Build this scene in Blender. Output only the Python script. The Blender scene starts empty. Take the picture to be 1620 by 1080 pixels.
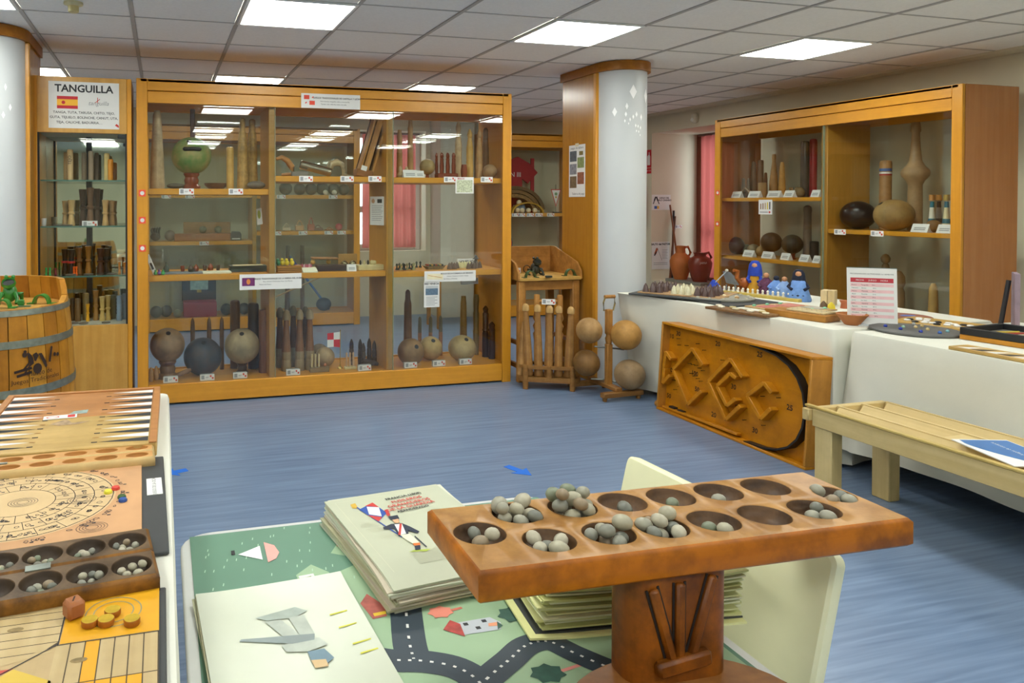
import bpy, bmesh, math, random
from mathutils import Matrix, Vector, Euler
random.seed(7)
SC = bpy.context.scene
COL = SC.collection
R = math.radians
PI = math.pi

# ------------------------------------------------------------------ camera, world, exposure
cam_data = bpy.data.cameras.new('camera')
cam = bpy.data.objects.new('camera', cam_data)
COL.objects.link(cam)
cam_data.sensor_width = 36.0
cam_data.sensor_fit = 'HORIZONTAL'
cam_data.lens = 25.623
cam_data.shift_x = 0.15173
cam_data.shift_y = -0.12421
cam_data.clip_start = 0.05
_yaw, _pit, _rol = 0.2616, 0.0154, 0.0003
_f = Vector((math.sin(_yaw), math.cos(_yaw), 0)); _r = Vector((math.cos(_yaw), -math.sin(_yaw), 0)); _u = Vector((0, 0, 1))
_f2 = _f * math.cos(_pit) - _u * math.sin(_pit); _u2 = _u * math.cos(_pit) + _f * math.sin(_pit)
_r3 = _r * math.cos(_rol) + _u2 * math.sin(_rol); _u3 = _u2 * math.cos(_rol) - _r * math.sin(_rol)
cam.matrix_world = Matrix(((_r3.x, _u3.x, -_f2.x, 0), (_r3.y, _u3.y, -_f2.y, 0), (_r3.z, _u3.z, -_f2.z, 1.4), (0, 0, 0, 1)))
SC.camera = cam

world = bpy.data.worlds.new('daylight'); SC.world = world
world.use_nodes = True
world.node_tree.nodes['Background'].inputs[0].default_value = (0.80, 0.90, 1.0, 1)
world.node_tree.nodes['Background'].inputs[1].default_value = 3.2
SC.view_settings.view_transform = 'Standard'
SC.view_settings.look = 'None'
SC.view_settings.gamma = 1.0
SC.view_settings.use_curve_mapping = False
SC.view_settings.exposure = 0.42
SC.cycles.transparent_max_bounces = 40
SC.cycles.max_bounces = 10
SC.cycles.diffuse_bounces = 5
SC.cycles.denoising_prefilter = 'ACCURATE'
PANEL_STRENGTH = 15.0          # glow of the ceiling LED panels

# ------------------------------------------------------------------ materials
def lin(h):
    h = h.lstrip('#')
    v = [int(h[i:i + 2], 16) / 255 for i in (0, 2, 4)]
    return tuple((c / 12.92 if c <= 0.04045 else ((c + 0.055) / 1.055) ** 2.4) for c in v)
def mulc(c, k): return tuple(min(1, x * k) for x in c) + (1,)
MC = {}
def newmat(name):
    m = bpy.data.materials.new(name); m.use_nodes = True
    nt = m.node_tree
    return m, nt, nt.nodes['Principled BSDF']
def mat(h, rough=0.55, var=0.07, scale=18, metal=0.0, bump=0.0, bscale=60, coat=0.0):
    key = ('m', h, rough, var, scale, metal, bump, bscale, coat)
    if key in MC: return MC[key]
    m, nt, b = newmat('surface_' + h.lstrip('#'))
    c = lin(h)
    tc = nt.nodes.new('ShaderNodeTexCoord')
    nz = nt.nodes.new('ShaderNodeTexNoise'); nz.inputs['Scale'].default_value = scale; nz.inputs['Detail'].default_value = 4
    nt.links.new(tc.outputs['Object'], nz.inputs['Vector'])
    rp = nt.nodes.new('ShaderNodeValToRGB')
    rp.color_ramp.elements[0].position = 0.3; rp.color_ramp.elements[1].position = 0.7
    rp.color_ramp.elements[0].color = mulc(c, 1 - var); rp.color_ramp.elements[1].color = mulc(c, 1 + var)
    nt.links.new(nz.outputs['Fac'], rp.inputs[0]); nt.links.new(rp.outputs[0], b.inputs['Base Color'])
    b.inputs['Roughness'].default_value = rough; b.inputs['Metallic'].default_value = metal
    b.inputs['Coat Weight'].default_value = coat
    if bump:
        n2 = nt.nodes.new('ShaderNodeTexNoise'); n2.inputs['Scale'].default_value = bscale; n2.inputs['Detail'].default_value = 5
        nt.links.new(tc.outputs['Object'], n2.inputs['Vector'])
        bp = nt.nodes.new('ShaderNodeBump'); bp.inputs['Strength'].default_value = bump; bp.inputs['Distance'].default_value = 0.01
        nt.links.new(n2.outputs['Fac'], bp.inputs['Height']); nt.links.new(bp.outputs[0], b.inputs['Normal'])
    MC[key] = m
    return m
def wood(a, b_, axis=2, sc=1.0, rough=0.4, blotch=0.25, dark=None, coat=0.0, gain=1.0):
    """grain running along the given axis, colours a and b_, large soft blotches towards dark"""
    key = ('w', a, b_, axis, sc, rough, blotch, dark, coat, gain)
    if key in MC: return MC[key]
    m, nt, b = newmat('wood_' + a.lstrip('#') + 'xyz'[axis])
    tc = nt.nodes.new('ShaderNodeTexCoord'); mp = nt.nodes.new('ShaderNodeMapping')
    s = [38 * sc] * 3; s[axis] = 2.2 * sc
    mp.inputs['Scale'].default_value = s
    nt.links.new(tc.outputs['Object'], mp.inputs['Vector'])
    nz = nt.nodes.new('ShaderNodeTexNoise'); nz.inputs['Scale'].default_value = 1.0; nz.inputs['Detail'].default_value = 6; nz.inputs['Distortion'].default_value = 0.6
    nt.links.new(mp.outputs[0], nz.inputs['Vector'])
    rp = nt.nodes.new('ShaderNodeValToRGB')
    rp.color_ramp.elements[0].position = 0.32; rp.color_ramp.elements[1].position = 0.68
    rp.color_ramp.elements[0].color = mulc(lin(b_), gain); rp.color_ramp.elements[1].color = mulc(lin(a), gain)
    nt.links.new(nz.outputs['Fac'], rp.inputs[0])
    n2 = nt.nodes.new('ShaderNodeTexNoise'); n2.inputs['Scale'].default_value = 9 + 5 * sc; n2.inputs['Detail'].default_value = 7; n2.inputs['Roughness'].default_value = .65
    nt.links.new(tc.outputs['Object'], n2.inputs['Vector'])
    r2 = nt.nodes.new('ShaderNodeMapRange'); r2.inputs['From Min'].default_value = 0.42; r2.inputs['From Max'].default_value = 0.66; r2.inputs['To Max'].default_value = min(.9, blotch * 1.35)
    nt.links.new(n2.outputs['Fac'], r2.inputs['Value'])
    mx = nt.nodes.new('ShaderNodeMix'); mx.data_type = 'RGBA'
    nt.links.new(r2.outputs[0], mx.inputs['Factor']); nt.links.new(rp.outputs[0], mx.inputs[6])
    mx.inputs[7].default_value = (lin(dark) if dark else tuple(x * 0.55 for x in lin(b_))) + (1,)
    nt.links.new(mx.outputs[2], b.inputs['Base Color'])
    b.inputs['Roughness'].default_value = rough; b.inputs['Coat Weight'].default_value = coat
    if blotch >= .2:
        b.inputs['Specular IOR Level'].default_value = .32
        bp = nt.nodes.new('ShaderNodeBump'); bp.inputs['Strength'].default_value = .18; bp.inputs['Distance'].default_value = 0.004
        nt.links.new(n2.outputs['Fac'], bp.inputs['Height']); nt.links.new(bp.outputs[0], b.inputs['Normal'])
    MC[key] = m
    return m
def glass_mat():
    m = bpy.data.materials.new('clear_glass'); m.use_nodes = True
    nt = m.node_tree; nt.nodes.clear()
    out = nt.nodes.new('ShaderNodeOutputMaterial'); mx = nt.nodes.new('ShaderNodeMixShader')
    tr = nt.nodes.new('ShaderNodeBsdfTransparent'); tr.inputs[0].default_value = (0.965, 0.985, 0.975, 1)
    gl = nt.nodes.new('ShaderNodeBsdfGlossy'); gl.inputs['Roughness'].default_value = 0.0
    lw = nt.nodes.new('ShaderNodeLayerWeight'); lw.inputs['Blend'].default_value = 0.5
    p = nt.nodes.new('ShaderNodeMath'); p.operation = 'POWER'; p.inputs[1].default_value = 4.0
    ma = nt.nodes.new('ShaderNodeMath'); ma.operation = 'MULTIPLY_ADD'; ma.inputs[1].default_value = 0.9; ma.inputs[2].default_value = 0.045
    nt.links.new(lw.outputs['Facing'], p.inputs[0]); nt.links.new(p.outputs[0], ma.inputs[0]); nt.links.new(ma.outputs[0], mx.inputs[0])
    nt.links.new(tr.outputs[0], mx.inputs[1]); nt.links.new(gl.outputs[0], mx.inputs[2]); nt.links.new(mx.outputs[0], out.inputs[0])
    return m
GLASS = glass_mat()
def glow_mat(name, col, strength):
    m, nt, b = newmat(name)
    b.inputs['Base Color'].default_value = col + (1,)
    b.inputs['Emission Color'].default_value = col + (1,); b.inputs['Emission Strength'].default_value = strength
    return m
def cloth_mat(name, h, transl=0.5):
    m, nt, b = newmat(name); c = lin(h)
    b.inputs['Base Color'].default_value = c + (1,); b.inputs['Roughness'].default_value = 0.9
    tc = nt.nodes.new('ShaderNodeTexCoord'); wv = nt.nodes.new('ShaderNodeTexNoise'); wv.inputs['Scale'].default_value = 220
    nt.links.new(tc.outputs['Object'], wv.inputs['Vector'])
    rp = nt.nodes.new('ShaderNodeValToRGB'); rp.color_ramp.elements[0].color = mulc(c, .82); rp.color_ramp.elements[1].color = mulc(c, 1.15)
    nt.links.new(wv.outputs['Fac'], rp.inputs[0]); nt.links.new(rp.outputs[0], b.inputs['Base Color'])
    t = nt.nodes.new('ShaderNodeBsdfTranslucent'); nt.links.new(rp.outputs[0], t.inputs[0])
    mx = nt.nodes.new('ShaderNodeMixShader'); mx.inputs[0].default_value = transl
    out = nt.nodes['Material Output']
    nt.links.new(b.outputs[0], mx.inputs[1]); nt.links.new(t.outputs[0], mx.inputs[2]); nt.links.new(mx.outputs[0], out.inputs[0])
    return m

# ------------------------------------------------------------------ mesh builder
class MB:
    def __init__(self): self.b = bmesh.new()
    def face(self, pts, mi=0):
        f = self.b.faces.new([self.b.verts.new(p) for p in pts]); f.material_index = mi; return self
    def box(self, c, s, mi=0, bev=0.0, rot=None):
        hx, hy, hz = s[0] / 2, s[1] / 2, s[2] / 2
        M = (rot.to_matrix() if isinstance(rot, Euler) else rot) if rot is not None else None
        def tf(p):
            v = Vector(p)
            if M is not None: v = M @ v
            return v + Vector(c)
        if bev <= 0:
            v = [self.b.verts.new(tf((x * hx, y * hy, z * hz))) for x in (-1, 1) for y in (-1, 1) for z in (-1, 1)]
            for q in ((0, 1, 3, 2), (4, 6, 7, 5), (0, 4, 5, 1), (2, 3, 7, 6), (0, 2, 6, 4), (1, 5, 7, 3)):
                self.b.faces.new([v[i] for i in q]).material_index = mi
        else:
            e = min(bev, hx * .9, hy * .9, hz * .9); pts = []
            for x in (-1, 1):
                for y in (-1, 1):
                    for z in (-1, 1):
                        pts += [tf((x * hx, y * (hy - e), z * (hz - e))), tf((x * (hx - e), y * hy, z * (hz - e))), tf((x * (hx - e), y * (hy - e), z * hz))]
            self.hull(pts, mi)
        return self
    def bx(self, x0, x1, y0, y1, z0, z1, mi=0, bev=0.0):
        return self.box(((x0 + x1) / 2, (y0 + y1) / 2, (z0 + z1) / 2), (x1 - x0, y1 - y0, z1 - z0), mi, bev)
    def hull(self, pts, mi=0):
        vs = [self.b.verts.new(p) for p in pts]
        r = bmesh.ops.convex_hull(self.b, input=vs)
        fs = [g for g in r['geom'] if isinstance(g, bmesh.types.BMFace)]
        for f in fs: f.material_index = mi
        ed = list({e for f in fs for e in f.edges})
        bmesh.ops.dissolve_limit(self.b, angle_limit=0.01, verts=[], edges=ed)
        return self
    def rings(self, rings, mi=0, close=True, caps=True, mis=None):
        """rings of points, each ring closed (close) and joined to the next"""
        vs = [[self.b.verts.new(p) for p in r] for r in rings]
        n = len(vs[0])
        for k in range(len(vs) - 1):
            for i in range(n if close else n - 1):
                j = (i + 1) % n
                f = self.b.faces.new((vs[k][i], vs[k][j], vs[k + 1][j], vs[k + 1][i])); f.material_index = mis[k] if mis else mi
        if caps and close:
            f = self.b.faces.new(list(reversed(vs[0]))); f.material_index = mis[0] if mis else mi
            f = self.b.faces.new(vs[-1]); f.material_index = mis[-1] if mis else mi
        return self
    def lathe(self, prof, c=(0, 0, 0), seg=16, mi=0, M=None, mis=None, sx=1, sy=1):
        rr = []
        for r, z in prof:
            r = max(r, 0.0004)
            ring = []
            for i in range(seg):
                a = 2 * PI * i / seg
                v = Vector((r * math.cos(a) * sx, r * math.sin(a) * sy, z))
                if M is not None: v = M @ v
                ring.append(v + Vector(c))
            rr.append(ring)
        return self.rings(rr, mi, mis=mis)
    def ball(self, c, r, mi=0, seg=20, rows=12, sx=1, sy=1, sz=1, M=None):
        prof = [(r * math.sin(PI * k / rows), -r * sz * math.cos(PI * k / rows)) for k in range(rows + 1)]
        return self.lathe(prof, c, seg, mi, M, sx=sx, sy=sy)
    def tube(self, path, rad, seg=8, mi=0):
        path = [Vector(p) for p in path]; rr = []
        up = Vector((0, 0, 1))
        for k, p in enumerate(path):
            d = (path[min(k + 1, len(path) - 1)] - path[max(k - 1, 0)]).normalized()
            a = d.cross(up)
            if a.length < 0.05: a = d.cross(Vector((0, 1, 0)))
            a.normalize(); bb = d.cross(a).normalized()
            r = rad[k] if isinstance(rad, (list, tuple)) else rad
            rr.append([p + a * (r * math.cos(2 * PI * i / seg)) + bb * (r * math.sin(2 * PI * i / seg)) for i in range(seg)])
        return self.rings(rr, mi)
    def prism(self, pts, z0, z1, mi=0, M=None):
        """extruded outline in local xy"""
        f = (lambda p: M @ Vector(p)) if M is not None else Vector
        return self.rings([[f((x, y, z0)) for x, y in pts], [f((x, y, z1)) for x, y in pts]], mi)
    def poly(self, pts, z, mi=0, M=None):
        f = (lambda p: M @ Vector(p)) if M is not None else Vector
        return self.face([f((x, y, z)) for x, y in pts], mi)
    def disc(self, cx, cy, r, z, mi=0, seg=16, ry=None):
        return self.poly([(cx + r * math.cos(2 * PI * i / seg), cy + (ry or r) * math.sin(2 * PI * i / seg)) for i in range(seg)], z, mi)
    def line(self, x0, y0, x1, y1, w, z, mi=0):
        d = Vector((x1 - x0, y1 - y0)); L = d.length or 1e-6; n = Vector((-d.y, d.x)) / L * w / 2
        return self.poly([(x0 - n.x, y0 - n.y), (x1 - n.x, y1 - n.y), (x1 + n.x, y1 + n.y), (x0 + n.x, y0 + n.y)], z, mi)
    def strip(self, pts, w, z, mi=0):
        for a, b in zip(pts[:-1], pts[1:]): self.line(a[0], a[1], b[0], b[1], w, z, mi)
        return self
    def mesh(self, name, mats, sharp=38):
        me = bpy.data.meshes.new(name)
        bmesh.ops.recalc_face_normals(self.b, faces=self.b.faces[:])
        self.b.to_mesh(me); self.b.free()
        for m in (mats if isinstance(mats, (list, tuple)) else [mats]): me.materials.append(m)
        if len(me.polygons):
            me.polygons.foreach_set('use_smooth', [True] * len(me.polygons))
            me.set_sharp_from_angle(angle=R(sharp))
        return me

def link(name, data, parent=None, loc=(0, 0, 0), rot=(0, 0, 0)):
    o = bpy.data.objects.new(name, data); COL.objects.link(o)
    o.parent = parent; o.location = loc; o.rotation_euler = rot
    return o
def part(name, mb, mats, parent, loc=(0, 0, 0), rot=(0, 0, 0), label=None, sharp=38):
    me = mb if isinstance(mb, bpy.types.Mesh) else mb.mesh(name, mats, sharp)
    o = link(name, me, parent, loc, rot)
    if label: o['label'] = label
    return o
def tag(o, label, cat, group=None):
    o['label'] = label; o['category'] = cat
    if group: o['group'] = group
    return o
def T(name, label, cat, loc=(0, 0, 0), rz=0, group=None, rot=None):
    o = link(name, None, None, loc, rot or (0, 0, rz)); o.empty_display_size = 0.05
    return tag(o, label, cat, group)
def S(name, mb, mats, label, cat, loc=(0, 0, 0), rot=(0, 0, 0), group=None, sharp=38):
    return tag(part(name, mb, mats, None, loc, rot, None, sharp), label, cat, group)
def struct(name, mb, mats, parent=None, loc=(0, 0, 0), rot=(0, 0, 0)):
    o = part(name, mb, mats, parent, loc, rot)
    if parent is None: o['kind'] = 'structure'
    return o
def text(body, size, mat_, parent, loc, rot=(0, 0, 0), name='lettering', align='CENTER', shear=0, sx=1, bold=0.0):
    cu = bpy.data.curves.new(name, 'FONT'); cu.body = body; cu.size = size; cu.align_x = align; cu.align_y = 'CENTER'
    cu.shear = shear; cu.offset = bold; cu.resolution_u = 2
    cu.materials.append(mat_)
    tmp = bpy.data.objects.new(name, cu)
    me = bpy.data.meshes.new_from_object(tmp); bpy.data.objects.remove(tmp); bpy.data.curves.remove(cu)
    if not me.materials: me.materials.append(mat_)
    o = link(name, me, parent, loc, rot); o.scale = (sx, 1, 1)
    return o
FACE = (PI / 2, 0, 0)              # a sheet drawn in local xy, turned to face -Y
FACEX = (PI / 2, 0, -PI / 2)       # ... turned to face -X

# shared colours
OAK_Z = wood('#d6952b', '#cb8a24', 2, 1, .33, .1)
OAK_X = wood('#d6952b', '#cb8a24', 0, 1, .33, .1)
OAK_Y = wood('#d6952b', '#cb8a24', 1, 1, .33, .1)
WHITE = mat('#dcdbd7', .6, .02)
PAPER = mat('#dddcd8', .7, .015)
CREAMP = mat('#dad9be', .7, .02)
BLACK = mat('#17171a', .5, .1)
INK = mat('#2a2a2c', .7, .05)
GREY = mat('#8d8f90', .6, .05)
REDP = mat('#c8342c', .6, .04)
DKBOARD = mat('#3b3d3e', .5, .06)

# ================================================================== the room
WALLC = mat('#d2c9b0', .85, .03, 3)
def floor_mat():
    m, nt, b = newmat('blue_vinyl_floor')
    tc = nt.nodes.new('ShaderNodeTexCoord'); mp = nt.nodes.new('ShaderNodeMapping'); mp.inputs['Scale'].default_value = (2.2, 46, 1)
    nt.links.new(tc.outputs['Object'], mp.inputs['Vector'])
    nz = nt.nodes.new('ShaderNodeTexNoise'); nz.inputs['Scale'].default_value = 1; nz.inputs['Detail'].default_value = 7; nz.inputs['Distortion'].default_value = .4
    nt.links.new(mp.outputs[0], nz.inputs['Vector'])
    rp = nt.nodes.new('ShaderNodeValToRGB')
    rp.color_ramp.elements[0].position = .3; rp.color_ramp.elements[1].position = .72
    rp.color_ramp.elements[0].color = lin('#617592') + (1,); rp.color_ramp.elements[1].color = lin('#7e93b0') + (1,)
    nt.links.new(nz.outputs['Fac'], rp.inputs[0])
    n2 = nt.nodes.new('ShaderNodeTexNoise'); n2.inputs['Scale'].default_value = 1.6
    nt.links.new(tc.outputs['Object'], n2.inputs['Vector'])
    mx = nt.nodes.new('ShaderNodeMix'); mx.data_type = 'RGBA'; mx.blend_type = 'MULTIPLY'; mx.inputs['Factor'].default_value = .35
    r3 = nt.nodes.new('ShaderNodeValToRGB'); r3.color_ramp.elements[0].color = (.62, .62, .68, 1); r3.color_ramp.elements[1].color = (1, 1, 1, 1)
    nt.links.new(n2.outputs['Fac'], r3.inputs[0])
    nt.links.new(rp.outputs[0], mx.inputs[6]); nt.links.new(r3.outputs[0], mx.inputs[7]); nt.links.new(mx.outputs[2], b.inputs['Base Color'])
    b.inputs['Roughness'].default_value = .3
    return m
struct('floor', MB().bx(-5, 5.85, -5, 8.65, -.1, 0), floor_mat())
CEIL = 2.48
TILE = mat('#f4f2ee', .9, .03, 60, bump=.15, bscale=120)
ceil = struct('ceiling', MB().bx(-5, 6.6, -5, 9.05, CEIL + .012, CEIL + .12), TILE)
GX = [0.6 * i - 0.7588 for i in range(-7, 13)]
LI, LJ = (-4, -1, 2, 5, 8), (-13, -9, -5, -1, 3)
tile_me = MB().box((0, 0, 0), (.578, .59, .014), 0, .004).mesh('tile', TILE)
for i in range(-2, 11):
    for j in range(-3, 7):
        if i in LI and j in LJ: continue
        x0, y0 = 0.6 * i - 0.7588, 0.6 * j + 4.432
        if x0 + .6 > 5.9 or y0 + .6 > 8.7: continue
        part('tile', tile_me, None, ceil, (x0 + .3, y0 + .3, CEIL + .006))
TEE = mat('#b5b2ae', .6, .03)
tee_y = MB().box((0, 0, 0), (.024, 13.6, .008), 0, .002).mesh('grid_bar', TEE)
tee_x = MB().box((0, 0, 0), (10.8, .012, .006), 0, .002).mesh('grid_bar', TEE)
for i in range(-6, 12): part('grid_bar', tee_y, None, ceil, (0.6 * i - 0.7588 if i < 11 else 5.835, 1.83, CEIL - .003))
for j in range(-15, 8): part('grid_bar', tee_x, None, ceil, (0.42, min(0.6 * j + 4.432, 8.63), CEIL - .001))

LED = glow_mat('led_diffuser', (.97, 1.0, .93), PANEL_STRENGTH)
LFR = mat('#e9e9e6', .4, .02)
fr_mb = MB()
for sx, sy, wx, wy in ((0, -.29, .6, .02), (0, .29, .6, .02), (-.29, 0, .02, .56), (.29, 0, .02, .56)): fr_mb.box((sx, sy, 0), (wx, wy, .016), 0, .003)
fr_me = fr_mb.mesh('frame', LFR)
df_me = MB().box((0, 0, .003), (.562, .562, .008)).mesh('diffuser', LED)
LBL = {(-1, -1): 'square LED ceiling panel cut by the top left corner of the picture', (2, -1): 'large square LED ceiling panel above the left showcase, cut by the top edge',
       (5, -1): 'square LED ceiling panel hanging before the white column', (8, -1): 'square LED ceiling panel over the right wall showcase',
       (-1, 3): 'distant square LED panel seen above the narrow cabinet', (2, 3): 'distant square LED panel just above the top rail of the large showcase',
       (5, 3): 'distant square LED panel right of the showcase top sign', (8, 3): 'distant square LED panel hidden behind the white column'}
for i in LI:
    for j in LJ:
        t = T('ceiling_light', LBL.get((i, j), 'square LED ceiling panel behind the viewer, seen only as glare in glass'), 'ceiling light', (0.6 * i - 0.4588, 0.6 * j + 4.732, CEIL - .004), 0, 'LED ceiling panels')
        part('frame', fr_me, None, t); part('diffuser', df_me, None, t)

struct('wall_left', MB().bx(-5.2, -5, -5, 8.65, 0, CEIL + .02), WALLC)
struct('wall_front', MB().bx(-5.2, 6.6, -5.2, -5, 0, CEIL + .02), WALLC)
wb = MB()
wb.bx(-5.2, 2.25, 8.65, 9.05, 0, CEIL + .02).bx(3.22, 6.6, 8.65, 9.05, 0, CEIL + .02).bx(2.25, 3.22, 8.65, 9.05, 0, .8).bx(2.25, 3.22, 8.65, 9.05, 2.3, CEIL + .02)
struct('wall_back', wb, WALLC)
wr = MB()
wr.bx(5.85, 6.6, -5, 6.6, 0, CEIL + .02).bx(5.85, 6.6, 7.76, 8.65, 0, CEIL + .02).bx(5.85, 6.6, 6.6, 7.76, 0, .45).bx(5.85, 6.6, 6.6, 7.76, 2.26, CEIL + .02)
struct('wall_right', wr, WALLC)
struct('trim_1', MB().bx(5.7, 5.85, -5, 8.65, CEIL - .02, CEIL + .004), WALLC)
struct('trim_2', MB().bx(3.28, 3.72, 8.3, 8.65, 0, CEIL + .01), mat('#bdb9ab', .8, .03))     # pier beside the rear window

# windows with timber frames, and red curtains
FRW = wood('#7a3a22', '#5f2a18', 2, 1, .45)
w1 = struct('window_1', MB().bx(2.25, 2.33, 8.86, 8.94, .8, 2.3, 0, .01).bx(3.14, 3.22, 8.86, 8.94, .8, 2.3, 0, .01).bx(2.33, 3.14, 8.86, 8.94, .8, .88, 0, .01).bx(2.33, 3.14, 8.86, 8.94, 2.22, 2.3, 0, .01).bx(2.33, 3.14, 8.87, 8.93, 1.28, 1.36, 0, .01), WHITE)
part('pane', MB().bx(2.33, 3.14, 8.895, 8.901, .88, 1.28), GLASS, w1); part('pane', MB().bx(2.33, 3.14, 8.895, 8.901, 1.36, 2.22), GLASS, w1)
w2 = struct('window_2', MB().bx(6.5, 6.58, 7.68, 7.76, .45, 2.26, 0, .01).bx(6.5, 6.58, 6.6, 6.68, .45, 2.26, 0, .01).bx(6.5, 6.58, 6.68, 7.68, .45, .53, 0, .01).bx(6.5, 6.58, 6.68, 7.68, 2.18, 2.26, 0, .01).bx(6.51, 6.57, 6.68, 7.68, 1.0, 1.08, 0, .01).bx(6.51, 6.57, 7.14, 7.22, .53, 2.18, 0, .01), FRW)
part('pane', MB().bx(6.535, 6.541, 6.68, 7.14, .53, 2.18), GLASS, w2); part('pane', MB().bx(6.535, 6.541, 7.22, 7.68, .53, 2.18), GLASS, w2)
CURT = cloth_mat('red_curtain_cloth', '#bb645c', .5)
def curtain(x0, y0, x1, y1, z0, z1, amp, waves, label):
    d = Vector((x1 - x0, y1 - y0)); L = d.length; d /= L; n = Vector((-d.y, d.x))
    N = waves * 10; rows = 8; mb = MB(); rg = []
    for k in range(rows + 1):
        t = k / rows; ring = []
        for i in range(N + 1):
            s = i / N; a = amp * (.6 + .4 * t) * math.sin(2 * PI * waves * s + .5 * math.sin(3 * s + t)); p = Vector((x0, y0)) + d * (s * L) + n * a
            ring.append((p.x, p.y, z1 + (z0 - z1) * t))
        rg.append(ring)
    mb.rings(rg, 0, close=False, caps=False)
    t = T('curtain', label, 'curtain', (0, 0, 0))
    part('fabric', mb, CURT, t)
    part('curtain_rod', MB().tube([(x0 - d.x * .05, y0 - d.y * .05, z1 + .01), (x1 + d.x * .05, y1 + d.y * .05, z1 + .01)], .01), mat('#5a2a20', .4), t)
curtain(2.42, 8.76, 3.12, 8.76, .84, 2.26, .02, 7, 'red curtain over the rear window, seen through the large showcase')
curtain(6.42, 6.66, 6.42, 7.58, .5, 2.22, .028, 8, 'red curtain in the deep window recess beside the right showcase')

# stadium-shaped columns: white half-round front, timber side panels and cap
COLW = mat('#c6c9ca', .45, .02, 4)
def column(cx, label, side):
    t = T('column', label, 'column', (cx, 0, 0))
    r, y0, y1 = .2, 4.98, 5.46
    arc = [(r * math.cos(PI + PI * k / 24), y0 + r * math.sin(PI + PI * k / 24)) for k in range(25)]
    part('white_front', MB().prism([(r * .98, y0 + .02)] + [(-r * .98, y0 + .02)] + arc[0:], 0, CEIL - .075), COLW, t)
    for s in (-1, 1):
        part('side_panel', MB().bx(s * (r + .001) - .012, s * (r + .001) + .012, y0 + .02, y1, 0, CEIL - .075, 0, .002), wood('#b27a26', '#a87020', 2, 1, .25, .1), t)
        part('edge_strip', MB().bx(s * (r + .006) - .016, s * (r + .006) + .016, y0 - .02, y0 + .02, 0, CEIL - .075, 0, .004), OAK_Z, t)
    part('back_panel', MB().bx(-r, r, y1 - .02, y1, 0, CEIL - .075), COLW, t)
    R2 = r + .025
    cap = [(R2 * math.cos(PI + PI * k / 24), y0 + R2 * math.sin(PI + PI * k / 24)) for k in range(25)] + [(R2, y1 + .02), (-R2, y1 + .02)]
    part('cap', MB().prism(cap, CEIL - .075, CEIL - .006), wood('#a86c20', '#9c6018', 0, 1, .35), t)
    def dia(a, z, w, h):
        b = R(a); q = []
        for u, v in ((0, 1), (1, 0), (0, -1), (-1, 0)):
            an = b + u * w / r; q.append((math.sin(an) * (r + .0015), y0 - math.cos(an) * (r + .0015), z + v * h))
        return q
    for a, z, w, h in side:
        part('white_diamond', MB().face(dia(a, z, w, h)), mat('#ffffff', .5, .0), t)  # flat pure white diamond faces, just proud of the curved column front
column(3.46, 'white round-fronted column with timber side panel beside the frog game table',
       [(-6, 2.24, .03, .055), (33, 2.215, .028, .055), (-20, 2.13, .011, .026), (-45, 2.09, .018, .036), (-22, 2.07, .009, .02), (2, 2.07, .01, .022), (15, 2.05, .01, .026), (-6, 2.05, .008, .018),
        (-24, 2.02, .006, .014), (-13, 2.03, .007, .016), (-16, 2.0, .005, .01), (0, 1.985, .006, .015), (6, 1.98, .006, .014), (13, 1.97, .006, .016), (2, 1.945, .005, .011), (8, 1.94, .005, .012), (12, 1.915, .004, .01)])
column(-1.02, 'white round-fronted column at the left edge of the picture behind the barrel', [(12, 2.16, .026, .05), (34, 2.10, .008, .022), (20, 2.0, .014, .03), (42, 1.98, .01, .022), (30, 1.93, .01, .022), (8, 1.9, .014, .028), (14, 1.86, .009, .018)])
t = T('poster', 'tall white poster with small photographs on the column side panel', 'poster', (3.2455, 5.235, 1.66), 0, None, FACEX)
part('sheet', MB().box((0, 0, 0), (.235, .42, .0016)), PAPER, t); part('tape', MB().box((.0, .21, .001), (.05, .025, .001)), mat('#cfc3a0', .4), t)
text('Juegos de tablero', .027, INK, t, (0, .185, .0014)); text('Tableros de juego', .025, INK, t, (.02, -.185, .0014))
for x, y, w_, h_, c_ in ((-.055, .12, .1, .085, '#4a5258'), (.06, .14, .055, .032, '#6b5c1c'), (.055, .065, .095, .085, '#7d8a52'), (-.055, .015, .1, .085, '#7f7f86'), (.055, -.06, .095, .095, '#8a5238'), (-.055, -.09, .1, .095, '#6f5a3c')):
    part('photo', MB().box((x, y, .001), (w_, h_, .001), 0, 0), mat(c_, .5, .35, 40), t)
# blue arrows taped on the floor
ARM = mat('#1f6fd6', .5, .03)
def arrow(a, b, label):
    a, b = Vector(a[:2]), Vector(b[:2]); L = (b - a).length; ang = math.atan2((b - a).y, (b - a).x)
    S('floor_arrow', MB().prism([(0, -.022), (L * .55, -.022), (L * .5, -.06), (L, 0), (L * .5, .06), (L * .55, .022), (0, .022)], 0, .0015), ARM, label, 'arrow', (a.x, a.y, .0005), (0, 0, ang))
arrow((1.769, 3.523, 0), (1.833, 3.366, 0), 'blue arrow sticker in the middle of the blue floor')
arrow((0.125, 3.905, 0), (0.015, 3.869, 0), 'blue arrow sticker beside the left table cloth')
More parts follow.
